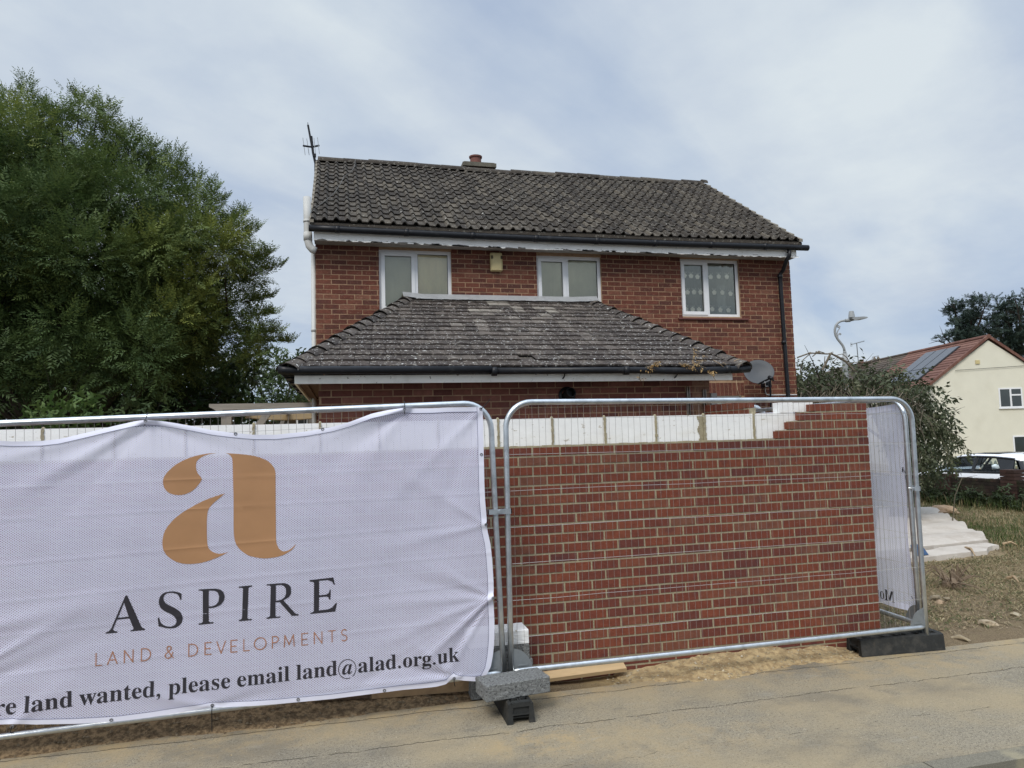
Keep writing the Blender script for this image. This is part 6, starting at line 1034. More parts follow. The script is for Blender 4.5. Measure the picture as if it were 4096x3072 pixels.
for j in range(n2__):
    v_ = j/(n2__-1)
    for i in range(n1_):
        z_ = (.268)+(2.045-.268)*v_; y0 = np.interp(z_, rr2[:, 1], rr2[:, 0]); y_ = y0+(8.5-y0)*(i/(n1_-1))**1.5
        zz_ = z_+(-.03*math.sin(min(1, (y_-y0)/1.2)*math.pi) if v_ > .97 else 0)
        P2_[j, i] = (float(xs2(y_, zz_)), y_, zz_)
f_ = [(j*n1_+i, j*n1_+i+1, (j+1)*n1_+i+1, (j+1)*n1_+i) for j in range(n2__-1) for i in range(n1_-1)]
m_ = MB(); m_.v = P2_.reshape(-1, 3).tolist(); m_.f = f_; m_.a = [.5]*len(f_); m_cloth2 = weave(mat('backlit_banner_cloth', (.80, .805, .92), .75, .03, 3, 0, trans=.5)); part('cloth', m_, m_cloth2, b2, smooth=True)  # paler copy of the banner cloth, back light put into its colour
f_ = [f for k, f in enumerate(f_) if (k % (n1_-1)) < 2 or k//(n1_-1) < 2 or k//(n1_-1) > n2__-4]
m_ = MB(); m_.v = (P2_-(.003, 0, 0)).reshape(-1, 3).tolist(); m_.f = f_; m_.a = [.5]*len(f_); part('hem', m_, m_hem, b2, smooth=True)
# reversed lettering: reads correctly from outside
def lay_side(ch, y_c, zb0, s_):
    w_, lp = glyph(ch)
    cu_loops = [[(y_c+p[0]*s_, zb0+p[1]*s_) for p in l] for l in lp]
    o = lay('letter', cu_loops, m_ink, parent=None, ysf=lambda X, Z: xs2(X, Z), off=.005)
    for v in o.data.vertices: v.co = (v.co.y, v.co.x, v.co.z)
    o.data.transform(Matrix.Translation(-Vector(ORG[b2.name]))); o.parent = b2
    return w_*s_
yM, zM = PX(3583, 2413); yc = yM
for ch in 'More': yc += lay_side(ch, yc, zM+.004, .205)
hx = MB().tube([(XB-.012, np.interp(.40, rr2[:, 1], rr2[:, 0])+.02, .405), (XB-.05, 5.12, .40)], .003, 5); part('cable_tie', hx, m_tie, b2)
part('cable_tie', MB().tube([(XB-.012, float(PX(3618, 1878)[0]), float(PX(3618, 1878)[1])), (XB-.05, 5.09, float(PX(3640, 1900)[1]))], .003, 5).tube([(XB-.014, float(PX(3618, 1878)[0]), float(PX(3618, 1878)[1])+.02), (XB-.016, float(PX(3618, 1878)[0])+.01, float(PX(3618, 1878)[1])-.02)], .004, 5), m_tie, b2)
# dropped hem roll below the lower rail of that panel
# ------------------------------------------------------------------ concrete path and litter on the plot
def gp(x, y): p = atz(x, y, .0); return np.array([p[0], p[1]])
m_slabc = mat('pale_concrete_sheet', (.50, .455, .40), .9, .08, 3, .3, 60, dirt=[((.33, .28, .23), .6, 2.2, .48, .66), ((.66, .64, .60), .5, 14, .58, .7)])
t = thing('concrete_path', 'pale rippled concrete path slabs on the dry grass beyond the right end of the fence', 'path slab', (9, 9.5, 0))
edge = [gp(3947, 2179), gp(3930, 2155), gp(3888, 2133), gp(3873, 2134), gp(3862, 2118), gp(3815, 2091), gp(3804, 2091), gp(3790, 2073), gp(3745, 2054), gp(3732, 2050), gp(3727, 2047)]
lft = [np.array([7.35, 8.75]), np.array([11.1, 13.0])]
ys_ = [e[1] for e in edge]; xs_ = [e[0] for e in edge]
o_ = np.argsort(ys_); ys_ = np.array(ys_)[o_]; xs_ = np.array(xs_)[o_]
nv, nu = 90, 26; Pv = []
for j in range(nv):
    v_ = j/(nv-1); pts_ = []
    for i in range(nu):
        u_ = i/(nu-1); yl = 8.78+(12.95-8.78)*v_; yr = 9.03+(12.9-9.03)*v_; y_ = yl+(yr-yl)*u_
        xr = np.interp(y_, ys_, xs_); xl_ = 7.3+(y_-8.75)*.88
        x_ = xl_+(xr-xl_)*u_; ph = (v_*3.55+.02) % 1.0
        z_ = .078+.050*math.sin(math.pi*min(1, ph*1.25))**1.0*(1 if ph < .8 else 0)+.004*math.sin(x_*7)*math.sin(y_*5)
        pts_.append((x_, y_, z_))
    Pv.append(pts_)
mb = MB(); vv = [p for r_ in Pv for p in r_]; b0 = len(vv); vv2 = [(p[0], p[1], -.03) for p in vv]
mb.add(vv+vv2, [(j*nu+i, j*nu+i+1, (j+1)*nu+i+1, (j+1)*nu+i) for j in range(nv-1) for i in range(nu-1)]+[(i, b0+i, b0+i+1, i+1) for i in range(nu-1)]+[(j*nu+nu-1, b0+j*nu+nu-1, b0+(j+1)*nu+nu-1, (j+1)*nu+nu-1) for j in range(nv-1)]+[((j+1)*nu, b0+(j+1)*nu, b0+j*nu, j*nu) for j in range(nv-1)])
part('slab', mb, m_slabc, t)
mb = MB(); poly = [gp(3600+130*.2411, 2000+1030*.2411), gp(3713, 2243), gp(3800, 2232), gp(3880, 2224), gp(3947, 2218), gp(3953, 2204), gp(3970, 2197), gp(3997, 2195), gp(3978, 2190), gp(3948, 2183), gp(3880, 2190), gp(3760, 2203), gp(3724, 2214), gp(3640, 2222)]
n = len(poly); zt = [.052+rnd.uniform(-.003, .003) for _ in poly]
mb.add([(p[0], p[1], z_) for p, z_ in zip(poly, zt)]+[(p[0]+rnd.uniform(-.01, .01), p[1]-.01, -.04) for p in poly], [tuple(range(n))]+[(i, i+n, (i+1) % n+n, (i+1) % n) for i in range(n)])
part('front_slab', mb, m_slabc, t)
a = gp(3672, 2190); b_ = gp(3716, 2236); c_ = gp(3700, 2238)
m_blue = mat('blue_plastic_sheet', (.035, .08, .17), .5, .35, 12, .6, 30)
solo('plastic_sheet', MB().add([(a[0], a[1], .12), (b_[0], b_[1], .062), (c_[0]-.15, c_[1], .064), (a[0]-.1, a[1]+.1, .125)], [(0, 1, 2, 3)]).add([(a[0], a[1], .112), (b_[0], b_[1], .056), (c_[0]-.15, c_[1], .057), (a[0]-.1, a[1]+.1, .117)], [(3, 2, 1, 0)]), m_blue, 'torn blue plastic sheet lying over the front of the pale path slabs', 'plastic sheet')
def stone(loc, r, label, col, sq=(1, .8, .45), seed=1, name='stone', cat='stone'):
    bm = bmesh.new(); bmesh.ops.create_icosphere(bm, subdivisions=3, radius=r); r_ = random.Random(seed)
    ks = [Vector((r_.uniform(-1, 1), r_.uniform(-1, 1), r_.uniform(-1, 1))).normalized() for _ in range(9)]
    for v in bm.verts:
        d = v.co.normalized()
        for k in ks:
            q_ = d.dot(k)
            if q_ > .62: v.co -= k*(q_-.62)*r*.9
        v.co += d*r*.05*math.sin(v.co.x*40/r*.1)*math.cos(v.co.y*30/r*.1); v.co = Vector((v.co.x*sq[0], v.co.y*sq[1], v.co.z*sq[2]))
    bmesh.ops.rotate(bm, verts=bm.verts, matrix=Matrix.Rotation(r_.uniform(0, 6), 3, 'Z'))
    me = bpy.data.meshes.new(name); bm.to_mesh(me); bm.free(); me.materials.append(mat('stone_'+str(seed), col, .9, .25, 18, .6, 60))
    o = bpy.data.objects.new(name, me); COL.objects.link(o); o.location = loc; ORG[o.name] = V3(loc); return tag(o, label, cat, 'stones and rubble on the bare plot')
for (px, py, r_, lb, col, sd_) in ((3745, 2387, .11, 'flat grey stone just right of the fence post at the corner', (.24, .20, .14), 2), (3764, 2404, .075, 'small tan stone touching the flat grey one beside the corner post', (.36, .26, .17), 3), (3950, 2496, .13, 'pale chalky lump half buried in the bare soil at the far right', (.36, .29, .20), 4), (3782, 2388, .05, 'little stone between the flat grey stone and the dead stump', (.23, .19, .13), 7), (3838, 2547, .10, 'flat pale stone at the back edge of the pavement near the corner foot', (.33, .27, .18), 5), (4055, 2455, .08, 'small pale splinter of stone near the right edge of the bare soil', (.36, .31, .22), 6)):
    p = atz(px, py, 0.02); stone((p[0], p[1], .005), r_*.9, lb, col, seed=sd_)
p = atz(3790, 2052, .0); stone((p[0], p[1], .06), .32, 'tan broken lump of rubble beyond the far end of the pale path', (.36, .25, .16), (1.1, .8, .42), 11, 'rubble', 'rubble')
p = atz(3765, 2056, .0); stone((p[0]-.15, p[1]-.15, .04), .26, 'split brown slab of rubble leaning against the larger tan lump', (.28, .19, .12), (1.2, .7, .28), 12, 'rubble', 'rubble')
# dead stump with roots
p = atz(3806, 2350, 0); t = thing('dead_stump', 'dead shrub stump with wiry brown roots on the dry ground', 'stump', (p[0], p[1], 0)); mb = MB(); r_ = random.Random(5)
mb.lathe([(.02, -.03), (.10, 0), (.09, .06), (.05, .10), (.0, .11)], 9, Matrix.Translation((p[0], p[1], 0)))
for k in range(34):
    an = r_.uniform(0, 6.28); L_ = r_.uniform(.12, .5); e = r_.uniform(.02, .22)
    mb.tube([(p[0]+.05*math.cos(an), p[1]+.05*math.sin(an), .05), (p[0]+L_*.5*math.cos(an), p[1]+L_*.5*math.sin(an), .05+e), (p[0]+L_*math.cos(an+.4), p[1]+L_*math.sin(an+.4), .02+e*.5)], [.010, .006, .002], 5)
part('roots', mb, mat('dead_wood', (.17, .125, .085), .9, .3, 18, .5, 50), t)
m_twig = mat('pale_twig', (.36, .26, .16), .85, .2, 10, 0)
for (x0, y0, x1, y1, lb) in ((3862, 2190, 3900, 2222, 'short crooked stick lying over the crack in the path'), (4010, 2176, 4070, 2180, 'pale thin stick on the ground beyond the tip of the path'), (4030, 2312, 4074, 2328, 'orange pale strip of wood on the dry grass')):
    a, b_ = atz(x0, y0, .05), atz(x1, y1, .05); solo('stick', MB().tube([a, (a+b_)/2+np.array([.05, .03, .03]), b_], [.018, .016, .008], 6), m_twig, lb, 'stick', loc=tuple(a))
a = atz(3810, 2089, .05); solo('twig', MB().tube([a, a+np.array([.6, .5, .42]), a+np.array([1.2, .9, .72]), a+np.array([1.9, 1.2, .74])], [.012, .01, .008, .003], 5), mat('dark_stem', (.10, .08, .05), .9, 0), 'thin dark dead stem arching up beside the path', 'stem', loc=tuple(a))
# ------------------------------------------------------------------ leaves
LEAFQ = {}
def frames(dirs, roll):
    d = dirs/np.linalg.norm(dirs, axis=1, keepdims=True); up = np.tile([0, 0, 1.0], (len(d), 1)); up[np.abs(d[:, 2]) > .95] = [1, 0, 0]
    s_ = np.cross(up, d); s_ /= np.linalg.norm(s_, axis=1, keepdims=True); n_ = np.cross(d, s_)
    c_, q_ = np.cos(roll)[:, None], np.sin(roll)[:, None]; return d, s_*c_+n_*q_, -s_*q_+n_*c_
def spray_template(kind):
    """leaf outlines of one shoot, in shoot coordinates (x along the shoot)"""
    T = []
    def leaf(b_, ang, L_, w, droop=0., el=0.):
        d = np.array([math.cos(ang), math.sin(ang), el-droop]); d /= np.linalg.norm(d); s_ = np.cross([0, 0, 1], d); s_ /= np.linalg.norm(s_)
        m_ = b_+d*L_*.45; T.append([b_, m_+s_*w/2, b_+d*L_-np.array([0, 0, droop*L_*.3]), m_-s_*w/2])
    if kind == 'ash':
        for k in range(6):
            x_ = .10+.15*k; b_ = np.array([x_, 0, -.12*x_*x_])
            for s_ in (-1, 1): leaf(b_, s_*1.0, .30-.02*k, .075, .15)
        leaf(np.array([.95, 0, -.11]), 0, .30, .075, .2)
    elif kind == 'oval':
        for k in range(4): leaf(np.array([.1+.22*k, 0, -.05*k]), (1 if k % 2 else -1)*.9, .36, .19, .5)
        leaf(np.array([.95, 0, -.2]), 0, .34, .18, .6)
    elif kind == 'conifer':
        for k in range(5):
            x_ = .08+.18*k
            for s_ in (-1, 1): leaf(np.array([x_, 0, 0]), s_*.55, .42, .13, -.1)
        leaf(np.array([.9, 0, 0]), 0, .3, .12, -.2)
    elif kind == 'broad':
        for k in range(5): leaf(np.array([.05+.13*k, 0, .0]), k*2.3, .5, .22, .15)
    return np.array(T)
TPL = {k: spray_template(k) for k in ('ash', 'oval', 'conifer', 'broad')}
def foliage(name, cen, dirs, sc, tone, kind, mat_, parent):
    T = TPL[kind]; n_ = len(cen); d, s_, u_ = frames(dirs, rng.uniform(-1.0, 1.0, n_))
    V = cen[:, None, None, :]+sc[:, None, None, None]*(T[None, :, :, 0:1]*d[:, None, None, :]+T[None, :, :, 1:2]*s_[:, None, None, :]+T[None, :, :, 2:3]*u_[:, None, None, :])
    V = V.reshape(-1, 4, 3)+rng.normal(0, .03, (n_*len(T), 1, 3))*np.repeat(sc, len(T))[:, None, None]
    tn = np.clip(np.repeat(tone, len(T))+rng.normal(0, .035, n_*len(T)), 0, 1)
    me = quads(name, V, tn, mat_); return part(name, me, mat_, parent)
def leafmat(name, ramp, tr=.25):
    return mat(name, None, .6, .12, .8, 0, ramp=ramp, trans=tr, spec=.25)
m_ash = leafmat('ash_leaves', [(0, (.030, .058, .020)), (.40, (.076, .118, .038)), (.72, (.135, .182, .052)), (1, (.23, .26, .06))])
m_far = leafmat('far_leaves', [(0, (.035, .058, .026)), (.6, (.070, .105, .040)), (1, (.11, .15, .05))])
m_shrub = leafmat('shrub_leaves', [(0, (.03, .06, .015)), (.6, (.07, .12, .03)), (1, (.13, .18, .05))])
m_weep = leafmat('weeping_leaves', [(0, (.034, .046, .022)), (.5, (.064, .078, .040)), (.85, (.11, .118, .068)), (1, (.20, .175, .115))], .2)
m_conif = leafmat('conifer_leaves', [(0, (.020, .036, .030)), (.6, (.042, .066, .052)), (1, (.070, .096, .070))], .1)
m_bark = mat('bark', (.035, .029, .022), .95, .3, 9, .8, 40)
m_bark2 = mat('pale_bark', (.17, .145, .11), .95, .3, 9, .5, 40)
def lobes_to_sprays(L, dens, scale, up=.35, seed=0, shell=.55, flat=1.0):
    """L: list of (centre, radius, tone). shoots fill each lobe, thicker towards its outside"""
    r_ = np.random.default_rng(seed); C_, D_, S_, T_ = [], [], [], []
    for c_, rad, tn in L:
        n_ = max(6, int(dens*rad**2)); u_ = r_.normal(size=(n_, 3)); u_ /= np.linalg.norm(u_, axis=1, keepdims=True)
        rr = rad*(shell+(1-shell)*r_.random(n_)**.6)*r_.uniform(.55, 1.08, n_); p = np.asarray(c_)+u_*rr[:, None]*[1, 1, flat]
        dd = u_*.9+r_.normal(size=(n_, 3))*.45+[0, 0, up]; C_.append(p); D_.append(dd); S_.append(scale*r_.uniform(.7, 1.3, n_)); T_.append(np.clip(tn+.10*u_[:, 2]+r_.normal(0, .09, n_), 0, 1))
    return np.concatenate(C_), np.concatenate(D_), np.concatenate(S_), np.concatenate(T_)
def limb_tree(mb, base, targets, r0, seed=0, rise=.45):
    """trunk and limbs that reach for the lobes"""
    r_ = random.Random(seed); base = Vector(base)
    top = Vector((sum(t_[0] for t_ in targets)/len(targets), sum(t_[1] for t_ in targets)/len(targets), base.z+(max(t_[2] for t_ in targets)-base.z)*rise))
    mb.tube([base, base.lerp(top, .3)+Vector((.08, 0, 0)), base.lerp(top, .7), top], [r0*1.25, r0, r0*.8, r0*.55], 10)
    for t_ in targets:
        t_ = Vector(t_); f_ = r_.uniform(.35, 1.0); s_ = base.lerp(top, f_); m_ = s_.lerp(t_, .5)+Vector((r_.uniform(-.3, .3), r_.uniform(-.3, .3), .12*(t_-s_).length)); L_ = (t_-s_).length
        rr = r0*.36*min(1, L_/3); mb.tube([s_, s_.lerp(m_, .5)+Vector((0, 0, .08)), m_, m_.lerp(t_, .55), t_], [rr, rr*.8, rr*.55, rr*.35, rr*.12], 6)
        for k in range(4):
            q_ = m_.lerp(t_, r_.random()); e = q_+Vector((r_.uniform(-1, 1), r_.uniform(-1, 1), r_.uniform(-.3, 1))).normalized()*min(.9, .28*L_+.2)
            mb.tube([q_, q_.lerp(e, .5)+Vector((0, 0, .05)), e], [rr*.3, rr*.18, rr*.06], 4)
def inpoly(x, z, poly):
    c_ = False; n_ = len(poly)
    for i in range(n_):
        x1, z1 = poly[i]; x2, z2 = poly[(i+1) % n_]
        if (z1 > z) != (z2 > z) and x < (x2-x1)*(z-z1)/(z2-z1)+x1: c_ = not c_
    return c_
def dist_edge(x, z, poly):
    return min(math.hypot(x-(a[0]+(b_[0]-a[0])*t_), z-(a[1]+(b_[1]-a[1])*t_)) for a, b_ in zip(poly, poly[1:]+poly[:1]) for t_ in [max(0, min(1, ((x-a[0])*(b_[0]-a[0])+(z-a[1])*(b_[1]-a[1]))/max(1e-9, (b_[0]-a[0])**2+(b_[1]-a[1])**2)))])
# big ash tree on the left: crown outline as seen, given real depth
YT = 13.5
OUT = [(-900, 900), (-700, 660), (-450, 500), (-200, 500), (0, 420), (60, 405), (102, 375), (140, 370), (200, 420), (235, 470), (290, 440), (320, 395), (350, 430), (395, 410), (425, 430), (430, 520), (455, 540), (490, 520), (545, 525), (600, 575), (650, 640), (700, 622), (740, 680), (790, 715), (820, 760), (865, 745), (890, 800), (905, 880), (950, 890), (990, 862), (1035, 915), (1045, 980), (1070, 1020), (1105, 1030), (1110, 1075), (1055, 1130), (1075, 1190), (1100, 1255), (1110, 1330), (1080, 1385), (1120, 1430), (1090, 1480), (1000, 1500), (900, 1560), (700, 1600), (500, 1560), (250, 1560), (0, 1540), (-400, 1600), (-900, 1500)]
poly = [(at(x, y, YT)[0], at(x, y, YT)[2]) for x, y in OUT]
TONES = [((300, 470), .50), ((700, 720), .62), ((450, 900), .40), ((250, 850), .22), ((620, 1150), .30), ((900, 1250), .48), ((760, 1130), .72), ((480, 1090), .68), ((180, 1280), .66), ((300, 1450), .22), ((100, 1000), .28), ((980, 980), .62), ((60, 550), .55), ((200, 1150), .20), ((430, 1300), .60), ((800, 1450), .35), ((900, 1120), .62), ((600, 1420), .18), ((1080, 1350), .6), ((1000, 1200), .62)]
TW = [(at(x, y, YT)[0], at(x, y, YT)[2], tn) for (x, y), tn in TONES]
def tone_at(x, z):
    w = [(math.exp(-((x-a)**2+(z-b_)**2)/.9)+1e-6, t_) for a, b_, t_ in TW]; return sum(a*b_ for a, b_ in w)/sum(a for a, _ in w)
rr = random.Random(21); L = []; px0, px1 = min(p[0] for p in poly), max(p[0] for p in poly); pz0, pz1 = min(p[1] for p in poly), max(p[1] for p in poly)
GAPS = [(at(240, 830, YT)[0], at(240, 830, YT)[2], .42), (at(120, 860, YT)[0], at(120, 860, YT)[2], .3), (at(560, 960, YT)[0], at(560, 960, YT)[2], .22), (at(620, 1280, YT)[0], at(620, 1280, YT)[2], .2), (at(950, 1130, YT)[0], at(950, 1130, YT)[2], .2), (at(735, 1500, YT)[0], at(735, 1500, YT)[2], .35), (at(470, 1240, YT)[0], at(470, 1240, YT)[2], .2), (at(60, 1010, YT)[0], at(60, 1010, YT)[2], .2)]
k = 0
while len(L) < 300 and k < 12000:
    k += 1; x_, z_ = rr.uniform(px0, px1), rr.uniform(pz0, pz1)
    if not inpoly(x_, z_, poly): continue
    de = dist_edge(x_, z_, poly)
    if de < .30: continue
    if any(math.hypot(x_-g_[0], z_-g_[1]) < g_[2]*.9 for g_ in GAPS): continue
    rad = min((de-.10)*.92, rr.uniform(.30, .75)); dep = min(3.2, .3+de*1.4)
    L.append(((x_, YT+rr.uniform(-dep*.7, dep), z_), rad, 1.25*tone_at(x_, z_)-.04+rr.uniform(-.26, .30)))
for (x, y) in OUT[3:42]:
    p = at(x, y, YT); ins = at(x+(250-x)*.10, y+(1100-y)*.08, YT); L.append(((ins[0], YT+rr.uniform(-.5, .5), ins[2]), rr.uniform(.17, .27), .62+rr.uniform(-.1, .1)))
tree = thing('ash_tree', 'large dark green tree with feathery leaves filling the left of the view', 'tree', (at(250, 1700, YT)[0], YT+.3, 0))
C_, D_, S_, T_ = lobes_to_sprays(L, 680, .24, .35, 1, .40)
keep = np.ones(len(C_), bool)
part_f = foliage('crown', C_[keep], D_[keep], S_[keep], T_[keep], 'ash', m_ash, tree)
tb = MB(); limb_tree(tb, (at(250, 1700, YT)[0], YT+.3, -.1), [l[0] for l in L[:300:9]], .20, 4, .45)
part('trunk', tb, m_bark, tree)
L2_ = []
for k in range(46):
    p = at(rr.uniform(-500, 620), rr.uniform(1290, 1570), YT-1.6+rr.uniform(-.5, .5)); L2_.append((tuple(p), rr.uniform(.25, .5), .18+rr.uniform(-.1, .25)))
foliage('crown', *lobes_to_sprays(L2_, 330, .27, .2, 9), 'ash', m_ash, tree)  # low front sprays added, under-crown shade put into their dark leaf tone
# upright feathery tips along the skyline
C2, D2, S2, T2 = [], [], [], []; tw = MB()
for (x, y) in [(102, 318), (165, 395), (30, 368), (318, 376), (395, 395), (440, 425), (481, 503), (543, 512), (611, 574), (708, 605), (740, 660), (796, 696), (870, 728), (895, 785), (987, 845), (1035, 905), (1092, 1005), (1115, 1066), (1085, 1190), (1108, 1255), (1165, 1372), (1120, 1335), (-60, 390), (250, 450), (655, 610), (930, 870)]:
    tip = Vector(at(x, y, YT+rr.uniform(-.3, .3))); root = Vector(at(x+(250-x)*.13, y+(1000-y)*.16+50, YT)); tw.tube([root, root.lerp(tip, .6)+Vector((0, 0, .04)), tip], [.012, .007, .002], 4)
    for k in range(80):
        f_ = rr.random()**.8; q_ = root.lerp(tip, f_); an = rr.uniform(0, 6.28); sp = .27*(1.15-f_)
        C2.append((q_.x+sp*.5*math.cos(an), q_.y+sp*.5*math.sin(an), q_.z)); D2.append((math.cos(an)*.6, math.sin(an)*.6, .75)); S2.append(rr.uniform(.14, .24)); T2.append(.62+rr.uniform(-.12, .12))
foliage('crown', np.array(C2), np.array(D2), np.array(S2), np.array(T2), 'ash', m_ash, tree); part('twigs', tw, m_bark, tree)
def simple_tree(name, label, cat, pts_, Y, base_px, rad, dens, sc, kind, m_, tone=.5, r0=.15, seed=1, dep=.8, group=None, barkm=None):
    L = []; r_ = random.Random(seed)
    for (x, y, rp) in pts_:
        p = at(x, y, Y); D_ = np.dot(p-CAM, _f); L.append(((p[0], Y+r_.uniform(-dep, dep), p[2]), rp/FPX*D_, tone+r_.uniform(-.15, .15)))
    b_ = at(base_px, 1760, Y); gz = float(fall(b_[0], 0)) if isinstance(b_[0], float) else 0
    t = thing(name, label, cat, (b_[0], Y, 0), group); C_, D_, S_, T_ = lobes_to_sprays(L, dens, sc, .3, seed); foliage('crown', C_, D_, S_, T_, kind, m_, t)
    tb = MB(); limb_tree(tb, (b_[0], Y, -.4), [l[0] for l in L[::2]], r0, seed); part('trunk', tb, barkm or m_bark, t); return t
GT = 'trees behind the site on the left'
simple_tree('background_tree', 'paler green tree behind the pergola, showing between the big tree and the extension roof', 'tree', [(1000, 1470, 90), (1090, 1440, 85), (1170, 1480, 75), (1150, 1560, 90), (1040, 1570, 110), (1200, 1560, 60), (930, 1540, 90), (1230, 1620, 60), (1100, 1640, 80), (960, 1640, 90), (1190, 1445, 50), (1130, 1500, 60)], 22, 1080, 0, 420, .22, 'broad', m_far, .55, .2, 5, 1.0, GT)
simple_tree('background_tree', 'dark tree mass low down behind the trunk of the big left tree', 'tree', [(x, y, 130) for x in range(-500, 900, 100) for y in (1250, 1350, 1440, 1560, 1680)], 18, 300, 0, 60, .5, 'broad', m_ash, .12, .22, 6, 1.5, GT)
simple_tree('background_tree', 'dark tree behind the left end of the pergola beam', 'tree', [(x, y, 90) for x in range(620, 1010, 80) for y in (1520, 1610, 1700)], 17.5, 800, 0, 420, .22, 'broad', m_ash, .22, .18, 8, 1.0, GT)
simple_tree('background_tree', 'black shaded undergrowth beneath the big left tree', 'tree', [(x, y, 75) for x in range(-500, 1000, 70) for y in (1500, 1590, 1680)], 14.6, 200, 0, 170, .30, 'broad', m_ash, .02, .12, 18, .5, GT)  # under-canopy backdrop added, shade put into its near-black leaf tone
simple_tree('shrub', 'bright green shrub behind the white blocks under the big tree', 'shrub', [(130, 1690, 45), (190, 1665, 50), (260, 1650, 50), (320, 1625, 45), (350, 1660, 50), (290, 1690, 60), (200, 1705, 60), (380, 1690, 50), (240, 1640, 35), (325, 1600, 25), (150, 1725, 60), (350, 1730, 60), (250, 1740, 60)], 7.2, 260, 0, 900, .13, 'broad', m_shrub, .6, .035, 9, .22)
simple_tree('shrub', 'thin grey green shrub beyond the white blocks, left of the pergola post', 'shrub', [(480, 1620, 50), (560, 1610, 40), (520, 1660, 60), (440, 1680, 50), (600, 1670, 50), (680, 1660, 50)], 11, 530, 0, 190, .20, 'broad', m_far, .5, .04, 10, .4)
# weeping tree on the right: domed, drooping leafy curtain with bare twigs inside
YR = 11.8; wt = thing('weeping_tree', 'domed weeping tree with curled leaves and bare twigs right of the house', 'tree', (at(3560, 1700, YR)[0], YR, 0))
DOME = [(3200, 1475, 45), (3250, 1455, 55), (3310, 1470, 60), (3370, 1490, 60), (3430, 1490, 60), (3490, 1480, 55), (3540, 1475, 50), (3590, 1490, 50), (3640, 1520, 50), (3690, 1555, 50), (3730, 1600, 48), (3755, 1650, 48), (3770, 1700, 45), (3780, 1750, 42), (3760, 1800, 45), (3740, 1850, 40), (3710, 1880, 38), (3690, 1800, 50), (3670, 1740, 60), (3640, 1680, 60), (3600, 1620, 60), (3550, 1560, 55), (3480, 1540, 50), (3400, 1540, 50), (3300, 1530, 50), (3220, 1530, 45), (3700, 1700, 50), (3660, 1620, 55), (3790, 1800, 25), (3800, 1845, 18), (3620, 1560, 45), (3720, 1680, 50), (3650, 1850, 45), (3620, 1790, 50), (3230, 1590, 40), (3600, 1700, 50), (3560, 1650, 45)]
L = []; r_ = random.Random(3)
for (x, y, rp) in DOME:
    for k in range(2):
        Y_ = YR+r_.uniform(-1.0, 1.0); p = at(x+r_.uniform(-12, 12), y+(20 if y < 1500 else 6)+r_.uniform(-8, 8), Y_); D_ = np.dot(p-CAM, _f); L.append(((p[0], Y_, p[2]), rp/FPX*D_, .45+r_.uniform(-.2, .2)))
C_, D_, S_, T_ = lobes_to_sprays(L, 330, .25, -.6, 5); foliage('crown', C_, D_, S_, T_, 'oval', m_weep, wt)
# long drooping shoots at the right edge
C2, D2, S2, T2 = [], [], [], []; tw = MB()
for (pts_) in ([(3690, 1650), (3760, 1690), (3830, 1750), (3850, 1780)], [(3700, 1690), (3780, 1720), (3840, 1745), (3872, 1800), (3874, 1825)], [(3760, 1740), (3790, 1800), (3800, 1850)], [(3720, 1790), (3740, 1860), (3748, 1905)], [(3700, 1800), (3712, 1870), (3716, 1915)], [(3670, 1760), (3682, 1860), (3690, 1930)], [(3640, 1790), (3660, 1880), (3664, 1940)], [(3760, 1700), (3800, 1735), (3812, 1770)]):
    P3 = [Vector(at(x, y, YR-1.0+r_.uniform(-.1, .1))) for x, y in pts_]; tw.tube(P3, .005, 4)
    for i in range(len(P3)-1):
        for k in range(9):
            q_ = P3[i].lerp(P3[i+1], r_.random()); C2.append(tuple(q_)); D2.append((r_.uniform(-.7, .7), r_.uniform(-.7, .7), -.6)); S2.append(r_.uniform(.12, .18)); T2.append(r_.uniform(.3, .9))
foliage('crown', np.array(C2), np.array(D2), np.array(S2), np.array(T2), 'oval', m_weep, wt)
for (pts_, w) in (([(3290, 1480), (3322, 1414), (3345, 1424), (3385, 1447), (3415, 1480)], .022), ([(3190, 1430), (3240, 1412), (3310, 1416), (3330, 1412)], .014), ([(3250, 1426), (3275, 1405), (3297, 1412)], .010), ([(3350, 1420), (3370, 1416), (3390, 1432), (3402, 1460)], .008), ([(3200, 1490), (3212, 1440), (3240, 1415)], .009), ([(3300, 1425), (3298, 1450), (3310, 1470)], .008), ([(3402, 1455), (3430, 1448), (3470, 1448)], .007), ([(3460, 1450), (3490, 1438), (3530, 1435)], .006), ([(3486, 1450), (3490, 1428), (3515, 1423)], .005), ([(3330, 1450), (3350, 1432), (3370, 1430)], .006)):
    tw.tube([Vector(at(x, y, YR-.6)) for x, y in pts_], w, 5)
for (x, y) in ((3497, 1428), (3512, 1426), (3517, 1440), (3240, 1408), (3265, 1405), (3275, 1403)): tw.tube([Vector(at(x, y, YR-.6)), Vector(at(x+2, y+9, YR-.6))], [.012, .03], 5)
for k in range(260):
    x, y = r_.uniform(3200, 3700), r_.uniform(1530, 1640); Y_ = YR+r_.uniform(-1.2, .3); a = Vector(at(x, y, Y_)); an = r_.uniform(-.9, .9); L_ = r_.uniform(.25, .7); e = a+Vector((math.sin(an)*L_, r_.uniform(-.2, .2), -abs(math.cos(an))*L_)); m2_ = a.lerp(e, .5)+Vector((r_.uniform(-.12, .12), 0, .06)); tw.tube([a, m2_, e], [.007, .005, .0025], 4, caps=False)
part('twigs', tw, m_bark2, wt)
tb = MB(); limb_tree(tb, (at(3560, 1700, YR)[0], YR, -.1), [l[0] for l in L[::4]], .13, 8, .7); part('trunk', tb, m_bark, wt)
